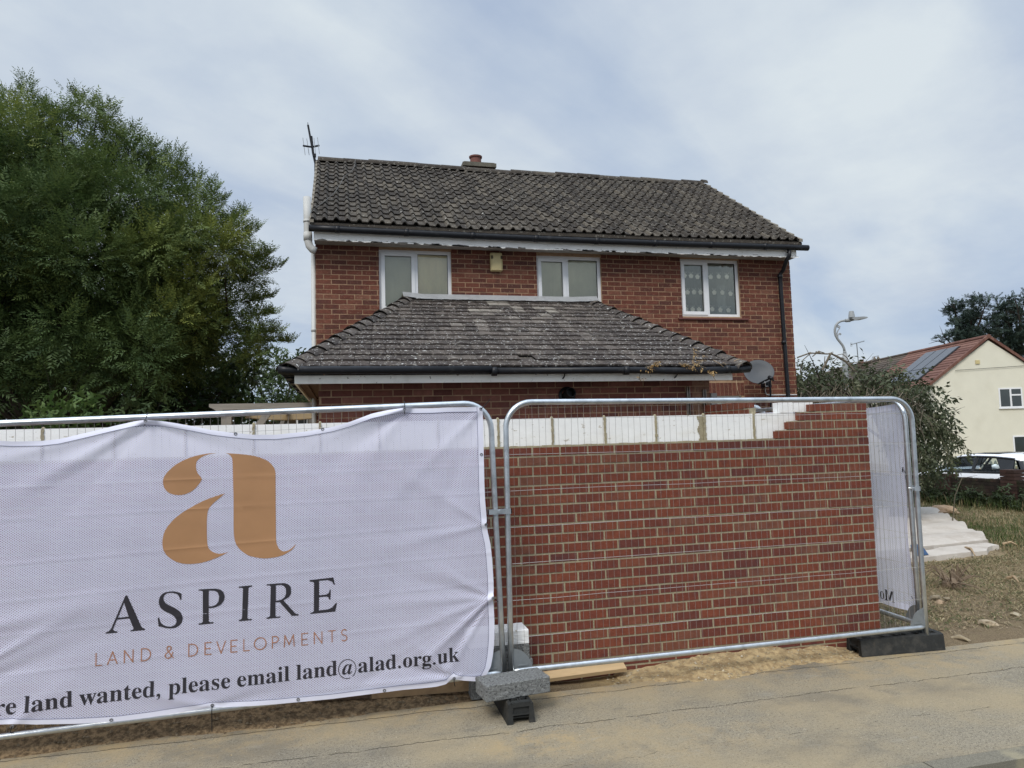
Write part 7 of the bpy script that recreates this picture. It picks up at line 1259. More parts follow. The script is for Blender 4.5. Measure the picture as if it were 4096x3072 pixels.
# low tiled outbuilding edge under the tree, right of the house
a = at(3195, 1583, 13); b_ = at(3268, 1583, 13); m_shedw = mat('shed_boards', (.13, .095, .065), .9, .3, 3, .3, 20, stretch=(8, 8, .6)); t = thing('shed', 'low shed roof just showing right of the house corner under the weeping tree', 'shed', (a[0]+.8, 13.6, 0)); part('roof', MB().box(a[0]-1.2, b_[0]+.1, 13, 15, a[2]-.06, a[2]+.05), m_tile, t); part('wall', MB().box(a[0]-1.1, b_[0], 13.1, 14.9, 0, a[2]-.06), m_shedw, t)
# conifers far right
m_c2 = m_conif
def conifer(name, label, spine, Y, seed):
    r_ = random.Random(seed); L = []
    for (x, y, rp) in spine:
        p = at(x, y, Y); D_ = np.dot(p-CAM, _f)
        for k in range(5): L.append(((p[0]+r_.uniform(-.3, .3)*rp/FPX*D_*2, Y+r_.uniform(-1.2, 1.2), p[2]+r_.uniform(-.6, .6)*rp/FPX*D_), rp/FPX*D_*r_.uniform(.4, .62), .5+r_.uniform(-.25, .25)))
    b_ = at(spine[0][0], 1700, Y); t = thing(name, label, 'tree', (b_[0], Y, -.6), 'conifers beyond the cream house'); C_, D_, S_, T_ = lobes_to_sprays(L, 190, .34, .25, seed, .35, .30)
    foliage('crown', C_, D_, S_, T_, 'conifer', m_c2, t); tb = MB(); limb_tree(tb, (b_[0], Y, -.6), [l[0] for l in L[::4]], .35, seed, .7); part('trunk', tb, m_bark, t)
conifer('conifer_tree', 'tall dark conifer with a ragged flat top, left of the pair above the cream house', [(3860, 1350, 60), (3840, 1290, 45), (3850, 1240, 40), (3838, 1215, 22), (3890, 1225, 42), (3920, 1205, 22), (3930, 1198, 12), (3895, 1265, 45), (3905, 1320, 50), (3830, 1340, 30), (3810, 1350, 28), (3800, 1345, 15), (3880, 1300, 50), (3840, 1210, 12), (3855, 1210, 15), (3940, 1345, 30), (3835, 1365, 40), (3925, 1290, 28), (3925, 1240, 18)], 42, 31)
conifer('conifer_tree', 'tall dark conifer at the right edge above the ridge of the cream house', [(4060, 1350, 80), (4000, 1260, 35), (4000, 1220, 22), (4006, 1195, 12), (4055, 1200, 25), (4053, 1185, 12), (4050, 1250, 50), (4090, 1230, 40), (4095, 1210, 20), (4030, 1300, 55), (4005, 1340, 35), (4100, 1300, 60), (4060, 1420, 70), (3985, 1228, 10), (3992, 1270, 22), (4020, 1370, 50), (4120, 1250, 50), (4130, 1350, 70)], 43, 37)
# ------------------------------------------------------------------ cream house across the side road, turned with that road
HR = Matrix.Rotation(-YAW, 4, 'Z')
def uv(lat, dep, z): return Vector(HR @ Vector((lat, dep, 0)))+Vector((0, 0, z))
GR = -.60
def plat(x, y, D):      # survey on the gable plane
    p = atd(x, y, D); q_ = HR.inverted() @ Vector(p); return q_.x, q_.z
D0 = 38.0
xa_, za_ = plat(3951, 1349, D0); xl_, zl2 = plat(3716, 1532, D0); hw = xa_-xl_; xr_ = xa_+hw*1.02; dep0 = (HR.inverted() @ Vector(atd(3951, 1349, D0))).y
m_render = mat('cream_render', (.67, .65, .54), .9, .03, 2, .15, 60, dirt=[((.50, .47, .36), .3, .8, .5, .75)])
m_redtile = mat('red_brown_tile', None, .85, .2, 3, .5, 12, ramp=[(0, (.125, .058, .044)), (1, (.19, .098, .074))])
m_darktile = mat('dark_brown_tile', None, .9, .25, 3, .5, 12, ramp=[(0, (.065, .052, .042)), (1, (.11, .085, .066))])
nh = thing('cream_house', 'cream rendered house with red brown roof and solar panels across the side road', 'house', tuple(uv(xa_, dep0, GR)))
ob = lambda mb, l0, l1, d0, d1, z0, z1, t_=.5: mb.add([uv(a, b_, c_) for a in (l0, l1) for b_ in (d0, d1) for c_ in (z0, z1)], [(0, 1, 3, 2), (4, 6, 7, 5), (0, 4, 5, 1), (2, 3, 7, 6), (0, 2, 6, 4), (1, 5, 7, 3)], t_)
xl2, xr2 = xl_+.10, xr_-.10; LEN1, LEN2 = 7.6, 14.5
mb = MB()
for d in (dep0, dep0+LEN1): pass
g5 = [(xl2, GR), (xr2, GR), (xr2, zl2+.02), (xa_, za_-.16), (xl2, zl2+.02)]
WN = []
for (x0, y0, x1, y1) in ((3982, 1552, 4076, 1632), (4029, 1741, 4150, 1812)):
    a = plat(x0, (y0+y1)/2, D0)[0]; b_ = plat(x1, (y0+y1)/2, D0)[0]; c_ = plat((x0+x1)/2, y1, D0)[1]; d = plat((x0+x1)/2, y0, D0)[1]; WN.append((a, b_, c_, d))
mb.add([uv(x_, dep0, z_) for x_, z_ in g5]+[uv(x_, dep0+LEN1, z_) for x_, z_ in g5], [(0, 1, 2, 3, 4), (5, 9, 8, 7, 6)]+[(i, i+5, (i+1) % 5+5, (i+1) % 5) for i in range(5)])
part('wall', mb, m_render, nh)
def slope(mb, side, d0, d1, t_, ov=.18, n=15, z_off=0):
    sx_ = -1 if side == 0 else 1; ex = xa_+sx_*(hw+.12); ez = zl2-.09
    for k in range(n):
        s0, s1 = k/n, (k+1)/n; x0 = ex+(xa_-ex)*s0; z0 = ez+(za_-ez)*s0; x1 = ex+(xa_-ex)*s1; z1 = ez+(za_-ez)*s1
        vs = [uv(x0, d0, z0+.055), uv(x0, d1, z0+.055), uv(x1, d1, z1+.015), uv(x1, d0, z1+.015), uv(x0, d0, z0+.0), uv(x0, d1, z0+.0)]
        mb.add(vs, [(0, 1, 2, 3), (4, 5, 1, 0)], rnd.random())
mb = MB(); slope(mb, 0, dep0-.06, dep0+LEN1, 0); slope(mb, 1, dep0-.06, dep0+LEN1, 0)
mb.add([uv(xl_-.02, dep0-.05, zl2-.08), uv(xa_, dep0-.05, za_-.0), uv(xr_+.02, dep0-.05, zl2-.08), uv(xl_-.02, dep0+LEN1, zl2-.08), uv(xa_, dep0+LEN1, za_-.0), uv(xr_+.02, dep0+LEN1, zl2-.08)], [(0, 1, 4, 3), (1, 2, 5, 4)])
rf_ = part('roof', mb, m_redtile, nh)
mb = MB()
for sx_ in (-1, 1):
    n = 13
    for k in range(n):
        s0, s1 = k/n, (k+1)/n; p = (xa_+sx_*(hw+.12)*(1-s0), zl2-.10+(za_-zl2+.13)*s0); q_ = (xa_+sx_*(hw+.12)*(1-s1), zl2-.10+(za_-zl2+.13)*s1)
        e = .012 if k % 2 else 0; mb.add([uv(p[0], dep0-.11-e, p[1]-.07), uv(q_[0], dep0-.11-e, q_[1]-.07), uv(q_[0], dep0-.11-e, q_[1]+.10), uv(p[0], dep0-.11-e, p[1]+.10), uv(p[0], dep0+.05, p[1]+.10), uv(q_[0], dep0+.05, q_[1]+.10)], [(0, 1, 2, 3), (3, 2, 5, 4)], rnd.random())
part('verge_tiles', mb, m_redtile, rf_)
mb = MB(); 
for k in range(16): mb.tube([uv(xa_, dep0-.12+k*.48, za_+.04), uv(xa_, dep0-.12+(k+1)*.48-.02, za_+.04)], .11, 8, rnd.random())
part('ridge_tiles', mb, m_redtile, rf_)
m_solar = mat('solar_panel', (.060, .068, .085), .25, .05, 3, 0, spec=.6)
m_solarf = mat('panel_backing_black', (.02, .02, .022), .5, 0)
sx0 = xa_-(hw+.12)
def onslope(s_, d, o_=.10): return uv(sx0+(xa_-sx0)*s_, d, zl2-.09+(za_-zl2+.09)*s_+o_)
for j, (s0, s1) in enumerate(((.12, .375), (.395, .86))):
    for k in range(3):
        d0 = dep0+1.75+k*1.10; q4 = [onslope(s0, d0, .12), onslope(s0, d0+1.00, .12), onslope(s1, d0+1.00, .12), onslope(s1, d0, .12)]
        mb = MB().add(q4+[q_-Vector((0, 0, .05)) for q_ in q4], [(0, 1, 2, 3), (4, 5, 1, 0), (0, 3, 7, 4), (1, 5, 6, 2)]); part('solar_panel', mb, m_solar, nh)
q4 = [onslope(.11, dep0+1.66, .085), onslope(.11, dep0+5.05, .085), onslope(.87, dep0+5.05, .085), onslope(.87, dep0+1.66, .085)]
part('panel_backing', MB().add(q4+[q_-Vector((0, 0, .04)) for q_ in q4], [(0, 1, 2, 3), (4, 5, 1, 0), (0, 3, 7, 4), (1, 5, 6, 2)]), m_solarf, nh)  # black backing sheet added to draw the dark lines between panels
for (a, b_, c_, d) in WN:
    fb = MB()
    def fr2(x0, x1, z0, z1, w, dd): ob(fb, x0, x1, dep0-dd, dep0+.02, z0, z0+w); ob(fb, x0, x1, dep0-dd, dep0+.02, z1-w, z1); ob(fb, x0, x0+w, dep0-dd, dep0+.02, z0+w, z1-w); ob(fb, x1-w, x1, dep0-dd, dep0+.02, z0+w, z1-w)
    fr2(a, b_, c_, d, .075, .03); mid_ = a+(b_-a)*.5; ob(fb, mid_-.045, mid_+.045, dep0-.03, dep0+.02, c_+.075, d-.075); ob(fb, mid_+.045, b_-.075, dep0-.03, dep0+.02, c_+(d-c_)*.60, c_+(d-c_)*.60+.08)
    ob(fb, a-.05, b_+.05, dep0-.07, dep0+.01, c_-.05, c_-.005)
    w = part('window', fb, m_white, nh); pb = MB(); ob(pb, a+.06, b_-.06, dep0-.012, dep0-.004, c_+.06, d-.06); part('pane', pb, mat('dark_pane', (.035, .045, .045), .08, .3, 1.2, 0, spec=.8), w)
vb = MB(); va = plat(3904, 1449, D0); ob(vb, va[0]-.11, va[0]+.11, dep0-.05, dep0, va[1]-.10, va[1]+.10); vt = part('wall_vent', vb, m_cream, nh)
a, b_ = plat(3812, 1483, D0), plat(4140, 1461, D0); part('wire', MB().tube([uv(a[0], dep0-.06, a[1]), uv(b_[0], dep0-.06, b_[1])], .012, 4), m_tie, nh)
# darker adjoining house
ah = thing('terraced_house', 'darker tiled house joined to the far end of the cream house, with a small chimney', 'house', tuple(uv(xa_, dep0+LEN1+3, GR)))
mb = MB(); slope(mb, 0, dep0+LEN1+.02, dep0+LEN2+8, 0, z_off=-.03); slope(mb, 1, dep0+LEN1+.02, dep0+LEN2+8, 0); arf = part('roof', mb, m_darktile, ah)
mb = MB(); 
for k in range(22): mb.tube([uv(xa_, dep0+LEN1+.05+k*.48, za_+.03), uv(xa_, dep0+LEN1+.05+(k+1)*.48-.02, za_+.03)], .10, 8, rnd.random())
part('ridge_tiles', mb, m_darktile, arf)
mb = MB(); mb.add([uv(x_, dep0+LEN1+.03, z_-.12) for x_, z_ in g5]+[uv(x_, dep0+LEN2+8, z_-.12) for x_, z_ in g5], [(0, 1, 2, 3, 4), (5, 9, 8, 7, 6)]+[(i, i+5, (i+1) % 5+5, (i+1) % 5) for i in range(5)]); part('wall', mb, m_render, ah)
dc_ = 50.5; p = HR.inverted() @ Vector(atd(3440, 1460, dc_)); cb_ = MB(); ob(cb_, p.x-.35, p.x+.9, p.y-.3, p.y+.3, p.z-1.6, p.z+.10); chh = part('chimney', cb_, m_darktile, ah)
pp = HR.inverted() @ Vector(atd(3447, 1450, dc_)); part('chimney_pot', MB().lathe([(.15, -.1), (.13, .0), (.14, .22), (.16, .25), (.12, .25)], 12, Matrix.Translation(uv(pp.x, pp.y, pp.z-.04))), m_terra, chh)
t = thing('tv_aerial', 'thin many-toothed television aerial on a tall pole by the far chimney', 'aerial', tuple(atd(3434, 1450, dc_)))
Pd = lambda x, y: atd(x, y, dc_)
part('mast', MB().tube([Pd(3434, 1455), Pd(3426.5, 1373)], .035, 6), m_galvflat, t)
mb = MB().tube([Pd(3405, 1378), Pd(3458, 1364)], .022, 5)
for k in range(13): x_ = 3414+k*3.5; y_ = 1375.6-k*.92; mb.tube([Pd(x_, y_-3), Pd(x_, y_+3)], .012, 4)
part('boom', mb, m_galvflat, t)
mb = MB()
for y_ in (1372, 1376, 1380, 1385): mb.tube([Pd(3402, y_), Pd(3409, y_-.5)], .012, 4)
for x_ in (3402.5, 3408.5): mb.tube([Pd(x_, 1371), Pd(x_, 1386)], .014, 4)
part('reflector', mb, m_galvflat, t)
# street lamp with scrolled bracket
DL = 27.0; t = thing('street_lamp', 'pale grey street lamp with a scrolled curved arm above the weeping tree', 'street lamp', tuple(atd(3380, 1900, DL)*[1, 1, 0]))
Q = lambda x, y: Vector(atd(3250+x*.2412, 1200+y*.2412, DL))
m_lamp = mat('pale_grey_paint', (.30, .315, .32), .45, .06, 4, 0)
base = atd(3380, 1430, DL); part('pole', MB().tube([(base[0], base[1], -.4), Q(540, 1050), Q(536, 885)], [.11, .10, .085], 12).tube([Q(536, 885), Q(532, 850)], .06, 10), m_lamp, t, smooth=True)
part('arm', MB().tube([Q(x, y) for x, y in ((532, 860), (522, 800), (495, 745), (455, 695), (415, 645), (385, 590), (371, 530), (372, 480), (388, 420), (420, 378), (465, 352), (510, 343), (552, 342))], .045, 10), m_lamp, t, smooth=True)
def spiral(cx, cy, r0, turns, a0, n=18): return [(cx+r0*(1-.8*i/n)*math.cos(a0+turns*6.283*i/n), cy+r0*(1-.8*i/n)*math.sin(a0+turns*6.283*i/n)) for i in range(n+1)]
part('scroll', MB().tube([Q(x, y) for x, y in [(432, 660), (408, 610), (405, 560), (420, 510), (448, 470), (457, 435)]+spiral(430, 435, 26, 1.1, 0)], .020, 6).tube([Q(x, y) for x, y in [(435, 665), (420, 620), (422, 580), (440, 556)]+spiral(458, 568, 17, 1.1, -2.2)], .018, 6), m_lamp, t, smooth=True)
part('lamp_head', MB().tube([Q(548, 342), Q(622, 333)], [.065, .075], 10).add([Q(x, y)+Vector((0, dy, 0)) for dy in (-.20, .20) for x, y in ((580, 310), (640, 296), (800, 288), (845, 294), (860, 308), (830, 322), (740, 326), (690, 342), (640, 348), (622, 335))], [tuple(range(10)), tuple(range(19, 9, -1))]+[(i, i+10, (i+1) % 10+10, (i+1) % 10) for i in range(10)]), m_lamp, t)
part('photocell', MB().lathe([(0, .0), (.12, .0), (.11, .10), (.085, .24), (0, .26)], 12, Matrix.Translation(Q(650, 290))), m_lamp, t)
# ------------------------------------------------------------------ boundary wall along the side road
WA, WB = Vector((14.62, 9.0, 0)), Vector((14.05, 17.5, 0)); dW = (WB-WA).normalized(); nW = Vector((-dW.y, dW.x, 0))
if nW.x > 0: nW = -nW
bw = thing('boundary_wall', 'low old dark brick wall with two piers in front of the white car', 'wall', (14.3, 13, 0))
m_wallold = mat('mossy_shaded_brick', None, .95, .25, 9, .7, 60, ramp=[(0, (.020, .015, .012)), (.6, (.034, .023, .018)), (1, (.050, .031, .024))], dirt=[((.04, .045, .022), .7, 3.5, .5, .65)])  # wall lies in shade: shadow painted into the near-black brick, plus moss
m_wallm = mat('shaded_mortar', (.038, .033, .027), .95, .2, 8, .4, 60)  # mortar darkened with the same painted shade
def wl(u_, n_, z_): return WA+dW*u_+nW*n_+Vector((0, 0, z_))
LW = (WB-WA).length; mb = MB(); m2 = MB()
def wbox(mb, u0, u1, n0, n1, z0, z1, t_=.5): mb.add([wl(a, b_, c_) for a in (u0, u1) for b_ in (n0, n1) for c_ in (z0, z1)], [(0, 1, 3, 2), (4, 6, 7, 5), (0, 4, 5, 1), (2, 3, 7, 6), (0, 2, 6, 4), (1, 5, 7, 3)], t_)
wbox(m2, 0, LW, -.10, .10, -.4, .545)
for r in range(7):
    u_ = (.1125 if r % 2 else 0)
    while u_ < LW: wbox(mb, u_+.006, min(u_+.219, LW), .09, .108+rnd.uniform(-.002, .002), .005+r*.0775, .072+r*.0775, rnd.random()); u_ += .225
u_ = 0
while u_ < LW: wbox(mb, u_+.004, u_+.07, -.11, .11, .548, .548+.062+rnd.uniform(-.006, .006), rnd.random()); u_ += .0745
part('brickwork', mb, m_wallold, bw); part('mortar', m2, m_wallm, bw)
for (px, zt_) in ((3778, .70), (4038, .80)):
    # find distance along the wall for this sight line
    best = min(np.linspace(0, LW, 900), key=lambda q_: abs(((wl(q_, .1, .6)-Vector(CAM)).dot(Vector(_r)))/((wl(q_, .1, .6)-Vector(CAM)).dot(Vector(_f)))*FPX+2048-px))
    mb = MB(); r_ = 0; z_ = 0.0
    while z_ < zt_-.03:
        if r_ % 2: wbox(mb, best-.165, best+.165, -.165, .165, z_+.004, z_+.070, rnd.random())
        else:
            wbox(mb, best-.165, best-.003, -.165, .165, z_+.004, z_+.070, rnd.random()); wbox(mb, best+.003, best+.165, -.165, .165, z_+.004, z_+.070, rnd.random())
        z_ += .0765; r_ += 1
    pr = part('pier', mb, mat('pier_brick', None, .95, .2, 9, .6, 60, ramp=[(0, (.030, .019, .015)), (1, (.060, .032, .025))]), bw)
# road and verge of the side street are part of the sheet of ground; its surface:
side = [(15.4, 3), (24, 3), (24, 80), (15.4, 80)]
solo('side_road', MB().add([(x_, y_, -.352) for x_, y_ in side], [(0, 1, 2, 3)]), m_road, kind='structure')
# ------------------------------------------------------------------ white hatchback
m_carw = mat('white_car_paint', (.80, .82, .86), .22, .01, 2, 0, spec=.6)
m_carb = mat('black_trim', (.012, .013, .015), .25, 0, spec=.6)
m_carg = bpy.data.materials.new('car_glass'); m_carg.use_nodes = True; t_ = m_carg.node_tree; t_.nodes.clear(); o1 = N(t_, 'ShaderNodeOutputMaterial'); g1 = N(t_, 'ShaderNodeBsdfGlossy', inp={'Roughness': .02}); tr = N(t_, 'ShaderNodeBsdfTransparent'); tr.inputs['Color'].default_value = (.86, .90, .88, 1); fz = N(t_, 'ShaderNodeFresnel', inp={'IOR': 1.35}); ms = N(t_, 'ShaderNodeMixShader'); t_.links.new(fz.outputs[0], ms.inputs[0]); t_.links.new(tr.outputs[0], ms.inputs[1]); t_.links.new(g1.outputs[0], ms.inputs[2]); t_.links.new(ms.outputs[0], o1.inputs[0])
CX, CY, CZg, CRZ = (17.35, 14.42, -.352, math.radians(90))
car = thing('parked_car', 'white hatchback with black roof glass parked beyond the low brick wall', 'car', (CX, CY, CZg)); car.rotation_euler = (0, 0, CRZ); ORG[car.name] = V3((0, 0, 0))
# stations: x (0 = rear bumper, + forward), sill z, belt z, half width at belt
ST = [(0.0, .36, .62, .60), (.03, .28, .80, .74), (.12, .24, .88, .80), (.45, .22, .93, .845), (.9, .22, .925, .85), (1.5, .20, .915, .85), (2.1, .20, .905, .85), (2.62, .20, .90, .85), (2.95, .22, .885, .845), (3.30, .24, .84, .82), (3.62, .26, .76, .76), (3.78, .30, .66, .66), (3.84, .36, .55, .52)]
def ring(x_, zs, zb, w): return [(x_, -w*.86, zs), (x_, -w*.99, zs+.12), (x_, -w*1.01, zs+(zb-zs)*.55), (x_, -w*.985, zb-.04), (x_, -w*.95, zb), (x_, -w*.5, zb+.035), (x_, 0, zb+.045), (x_, w*.5, zb+.035), (x_, w*.95, zb), (x_, w*.985, zb-.04), (x_, w*1.01, zs+(zb-zs)*.55), (x_, w*.99, zs+.12), (x_, w*.86, zs)]
vs = []; fs = []
for s_ in ST: vs += ring(*s_)
m13 = 13
for i in range(len(ST)-1):
    for k in range(m13-1):
        if 4 <= k <= 7 and .3 < (ST[i][0]+ST[i+1][0])/2 < 2.7: continue     # cabin opening
        fs.append((i*m13+k, (i+1)*m13+k, (i+1)*m13+k+1, i*m13+k+1))
fs += [tuple(range(m13)), tuple((len(ST)-1)*m13+k for k in range(m13))[::-1]]
body = part('body', MB().add(vs, fs), m_carw, car, smooth=True, local=True)
# cabin: black pillars and rails round real openings, roof shell on top
RF = [(.22, 1.325, .56), (.45, 1.375, .60), (1.0, 1.405, .62), (1.6, 1.410, .62), (2.0, 1.385, .60), (2.18, 1.345, .57)]
vs = []; fs = []
for (x_, z_, w) in RF: vs += [(x_, -w-.03, z_-.075), (x_, -w, z_-.015), (x_, -w*.5, z_+.018), (x_, 0, z_+.026), (x_, w*.5, z_+.018), (x_, w, z_-.015), (x_, w+.03, z_-.075)]
for i in range(len(RF)-1):
    for k in range(6): fs.append((i*7+k, (i+1)*7+k, (i+1)*7+k+1, i*7+k+1))
fs += [tuple(range(7)), tuple(35+k for k in range(7))[::-1]]
part('roof', MB().add(vs, fs), m_carw, car, smooth=True, local=True)
part('sunroof', MB().add([(x_, y_, z_+.048-abs(y_)*.03) for x_, z_ in ((.95, 1.402), (1.5, 1.411), (1.98, 1.388)) for y_ in (-.46, .46)], [(0, 2, 3, 1), (2, 4, 5, 3)]), m_carb, car, local=True)
for sy in (-1, 1):
    top_ = [(.36, .625, 1.295), (.9, .655, 1.335), (1.45, .655, 1.340), (2.0, .635, 1.312), (2.16, .60, 1.27)]; bot_ = [(.30, .80, .95), (.85, .81, .94), (1.47, .81, .93), (2.3, .805, .915), (2.66, .79, .90)]
    t3 = [Vector((a[0], sy*a[1], a[2])) for a in top_]; b3 = [Vector((a[0], sy*a[1], a[2])) for a in bot_]
    pb = MB(); pb.tube(t3, .030, 6); pb.tube(b3, .026, 6); pb.tube([t3[-1], b3[-1]], .034, 6); pb.tube([t3[2], b3[2]], .045, 6)
    pb.add([t3[0], t3[0].lerp(t3[1], .95), b3[0].lerp(b3[1], .55), b3[0]]+[v-Vector((0, sy*.03, 0)) for v in (t3[0], t3[0].lerp(t3[1], .95), b3[0].lerp(b3[1], .55), b3[0])], [(0, 1, 2, 3), (7, 6, 5, 4)])
    part('window_frame', pb, m_carb, car, local=True)
    part('side_window', MB().add([t3[2], t3[3], t3[4], b3[4], b3[3], b3[2]], [(0, 1, 2, 3, 4, 5)]), m_carg, car, local=True)
    part('side_window', MB().add([t3[1]*.9+t3[0]*.1, t3[2], b3[2], b3[1]*.55+b3[0]*.45], [(0, 1, 2, 3)]), m_carg, car, local=True)
part('rear_window', MB().add([(.24, -.52, 1.30), (.24, .52, 1.30), (.10, .62, .99), (.10, -.62, .99)], [(0, 1, 2, 3)]), m_carg, car, local=True)
part('tailgate', MB().add([(.10, -.64, .99), (.10, .64, .99), (.02, .66, .62), (.02, -.66, .62)], [(0, 1, 2, 3)]).add([(.24, -.52, 1.30), (.10, -.62, .99), (.10, -.74, .98), (.27, -.62, 1.27)], [(0, 1, 2, 3)]).add([(.24, .52, 1.30), (.10, .62, .99), (.10, .74, .98), (.27, .62, 1.27)], [(3, 2, 1, 0)]), m_carb, car, local=True)
part('windscreen', MB().add([(2.18, -.55, 1.30), (2.18, .55, 1.30), (2.70, .74, .93), (2.70, -.74, .93)], [(0, 3, 2, 1)]), m_carg, car, local=True)
for sy in (-1, 1):
    part('tail_light', MB().lathe([(0, .02), (.075, .018), (.10, 0), (.105, -.03)], 18, Matrix.Translation((-.005, sy*.66, .80)) @ Matrix.Rotation(R(-90), 4, 'Y') @ Matrix.Diagonal((1.15, .7, 1, 1))), mat('red_lamp', (.35, .02, .015), .2, .1, 20, 0, spec=.6), car, local=True)
    part('headlight', MB().lathe([(0, .03), (.10, .02), (.12, -.02)], 18, Matrix.Translation((3.66, sy*.60, .70)) @ Matrix.Rotation(R(80), 4, 'Y')), m_white, car, local=True)
    part('door_mirror', MB().lathe([(0, -.08), (.06, -.07), (.085, 0), (.06, .07), (0, .08)], 12, Matrix.Translation((2.42, sy*.99, .98)) @ Matrix.Rotation(R(90), 4, 'Y') @ Matrix.Diagonal((.9, 1.3, 1, 1))), m_carw, car, local=True)
    part('seat', MB().box(1.35, 1.47, sy*.36-.20, sy*.36+.20, .55, .98).box(1.38, 1.45, sy*.36-.10, sy*.36+.10, .98, 1.13), m_carb, car, local=True)
part('rear_seat', MB().box(.50, .60, -.60, .60, .55, .93), m_carb, car, local=True)
for x_ in (.62, 3.08):
    for sy in (-1, 1):
        W_ = Matrix.Translation((x_, sy*.76, .31)) @ Matrix.Rotation(R(90), 4, 'X'); wh = part('wheel', MB().lathe([(.19, -.09), (.30, -.09), (.312, -.06), (.312, .06), (.30, .09), (.19, .09)], 24, W_), m_rubber, car, local=True)
        part('rim', MB().lathe([(0, -.06), (.06, -.07), (.19, -.05), (.20, .05), (0, .06)], 16, W_), m_galv, wh, local=True)
part('roof_antenna', MB().tube([(.62, 0, 1.41), (.50, 0, 1.50)], .008, 5).lathe([(.06, 0), (.04, .02), (0, .03)], 10, Matrix.Translation((.62, 0, 1.395))), m_carb, car, local=True)
part('fuel_cap', MB().lathe([(.070, 0), (.078, .004), (.085, 0)], 20, Matrix.Translation((.62, .856, .74)) @ Matrix.Rotation(R(-90), 4, 'X')), m_carb, car, local=True)
part('floor', MB().box(.1, 3.6, -.7, .7, .16, .30), m_carb, car, local=True)
# picket fence across the road, seen through the car
m_pick = mat('grey_picket', (.20, .22, .20), .85, .15, 6, .2, 30)
A_, B_ = Vector(atd(3560, 1900, 31)), Vector(atd(4200, 1890, 31)); A_.z = B_.z = GR+.05; t = thing('picket_fence', 'grey picket fence in front of the cream house, seen through the car windows', 'fence', tuple(A_.lerp(B_, .5)))
mb = MB(); dP = (B_-A_).normalized(); LP = (B_-A_).length; u_ = 0
while u_ < LP:
    p = A_+dP*u_; q_ = A_+dP*(u_+.095); zt_ = .84; off = Vector((0, -.03, 0))
    mb.add([p, q_, q_+Vector((0, 0, zt_-.08)), p.lerp(q_, .5)+Vector((0, 0, zt_)), p+Vector((0, 0, zt_-.08))]+[v+off for v in (p, q_, q_+Vector((0, 0, zt_-.08)), p.lerp(q_, .5)+Vector((0, 0, zt_)), p+Vector((0, 0, zt_-.08)))], [(0, 1, 2, 3, 4), (9, 8, 7, 6, 5)]+[(i, i+5, (i+1) % 5+5, (i+1) % 5) for i in range(5)]); u_ += .20
part('pickets', mb, m_pick, t); mb = MB()
for z_ in (.22, .60): mb.add([A_+Vector((0, .01, z_)), B_+Vector((0, .01, z_)), B_+Vector((0, .01, z_+.09)), A_+Vector((0, .01, z_+.09)), A_+Vector((0, .05, z_)), B_+Vector((0, .05, z_)), B_+Vector((0, .05, z_+.09)), A_+Vector((0, .05, z_+.09))], [(0, 1, 2, 3), (7, 6, 5, 4), (3, 2, 6, 7), (0, 4, 5, 1)])
part('rail', mb, m_pick, t)
# ------------------------------------------------------------------ pergola and things behind it, left of the house
YP = 11.0; m_perg = mat('weathered_timber', (.26, .235, .20), .9, .2, 4, .3, 30, stretch=(.5, 6, 6), dirt=[((.12, .10, .08), .6, 5, .6, .7)])
a = at(836, 1616, YP); b_ = at(1262, 1613, YP); t = thing('pergola', 'weathered timber pergola left of the house, its scrolled beam end above the fence rail', 'pergola', (a[0]+1, YP, 0))
zt_, zb_p = a[2], at(1050, 1637, YP)[2]; e = a[0]
bm_ = MB().box(e+.19, HX0-.08, YP, YP+.045, zb_p, zt_); cv = [(0, .045), (.06, .075), (.12, .12), (.15, .165), (.19, zt_-zb_p)]
for (xa, da), (xb, db) in zip(cv[:-1], cv[1:]): bm_.prism([(e+xa, zt_-da), (e+xb, zt_-db), (e+xb, zt_), (e+xa, zt_)], YP+.0005, YP+.0445)
part('beam', bm_, m_perg, t)
for k in range(4): part('rafter', MB().box(e+.30+k*.62, e+.36+k*.62, YP+.05, YP+2.6, zb_p+.03, zt_-.02), m_perg, t)
pL = at(885, 1680, YP)[0]; part('post', MB().box(pL-.01, pL+.13, YP+.05, YP+.18, 0, zb_p+.04), m_perg, t)
part('brace', MB().add([(pL+.13, YP+.06, 1.55), (pL+.13, YP+.06, 1.70), (pL+.62, YP+.06, zb_p), (pL+.74, YP+.06, zb_p), (pL+.13, YP+.12, 1.55), (pL+.13, YP+.12, 1.70), (pL+.62, YP+.12, zb_p), (pL+.74, YP+.12, zb_p)], [(0, 3, 2, 1), (4, 5, 6, 7), (0, 4, 7, 3), (1, 2, 6, 5)]), m_perg, t)
part('beam', MB().box(e+.2, HX0-.1, YP+2.55, YP+2.60, zb_p-.02, zt_-.06), m_perg, t); part('post', MB().box(pL+.75, pL+.87, YP+2.6, YP+2.72, 0, zb_p), m_perg, t)
sl = at(980, 1665, 12.2); sr_ = at(1262, 1667, 12.2)
vs = []; n = 14
for i in range(n+1): u_ = i/n; vs += [(sl[0]+(sr_[0]-sl[0])*u_, 12.2, sl[2]-.02-.05*math.sin(u_*math.pi*.8)), (sl[0]+(sr_[0]-sl[0])*u_, 13.6, sl[2]+.20)]
solo('shade_sail', MB().add(vs, [(2*i, 2*i+2, 2*i+3, 2*i+1) for i in range(n)]).add([(v[0], v[1], v[2]-.012) for v in vs], [(2*i+1, 2*i+3, 2*i+2, 2*i) for i in range(n)]), mat('tan_sail', (.36, .27, .15), .8, .08, 4, 0, trans=.3), 'tan fabric shade slung under the pergola beam beside the house', 'shade sail', loc=tuple(sl))
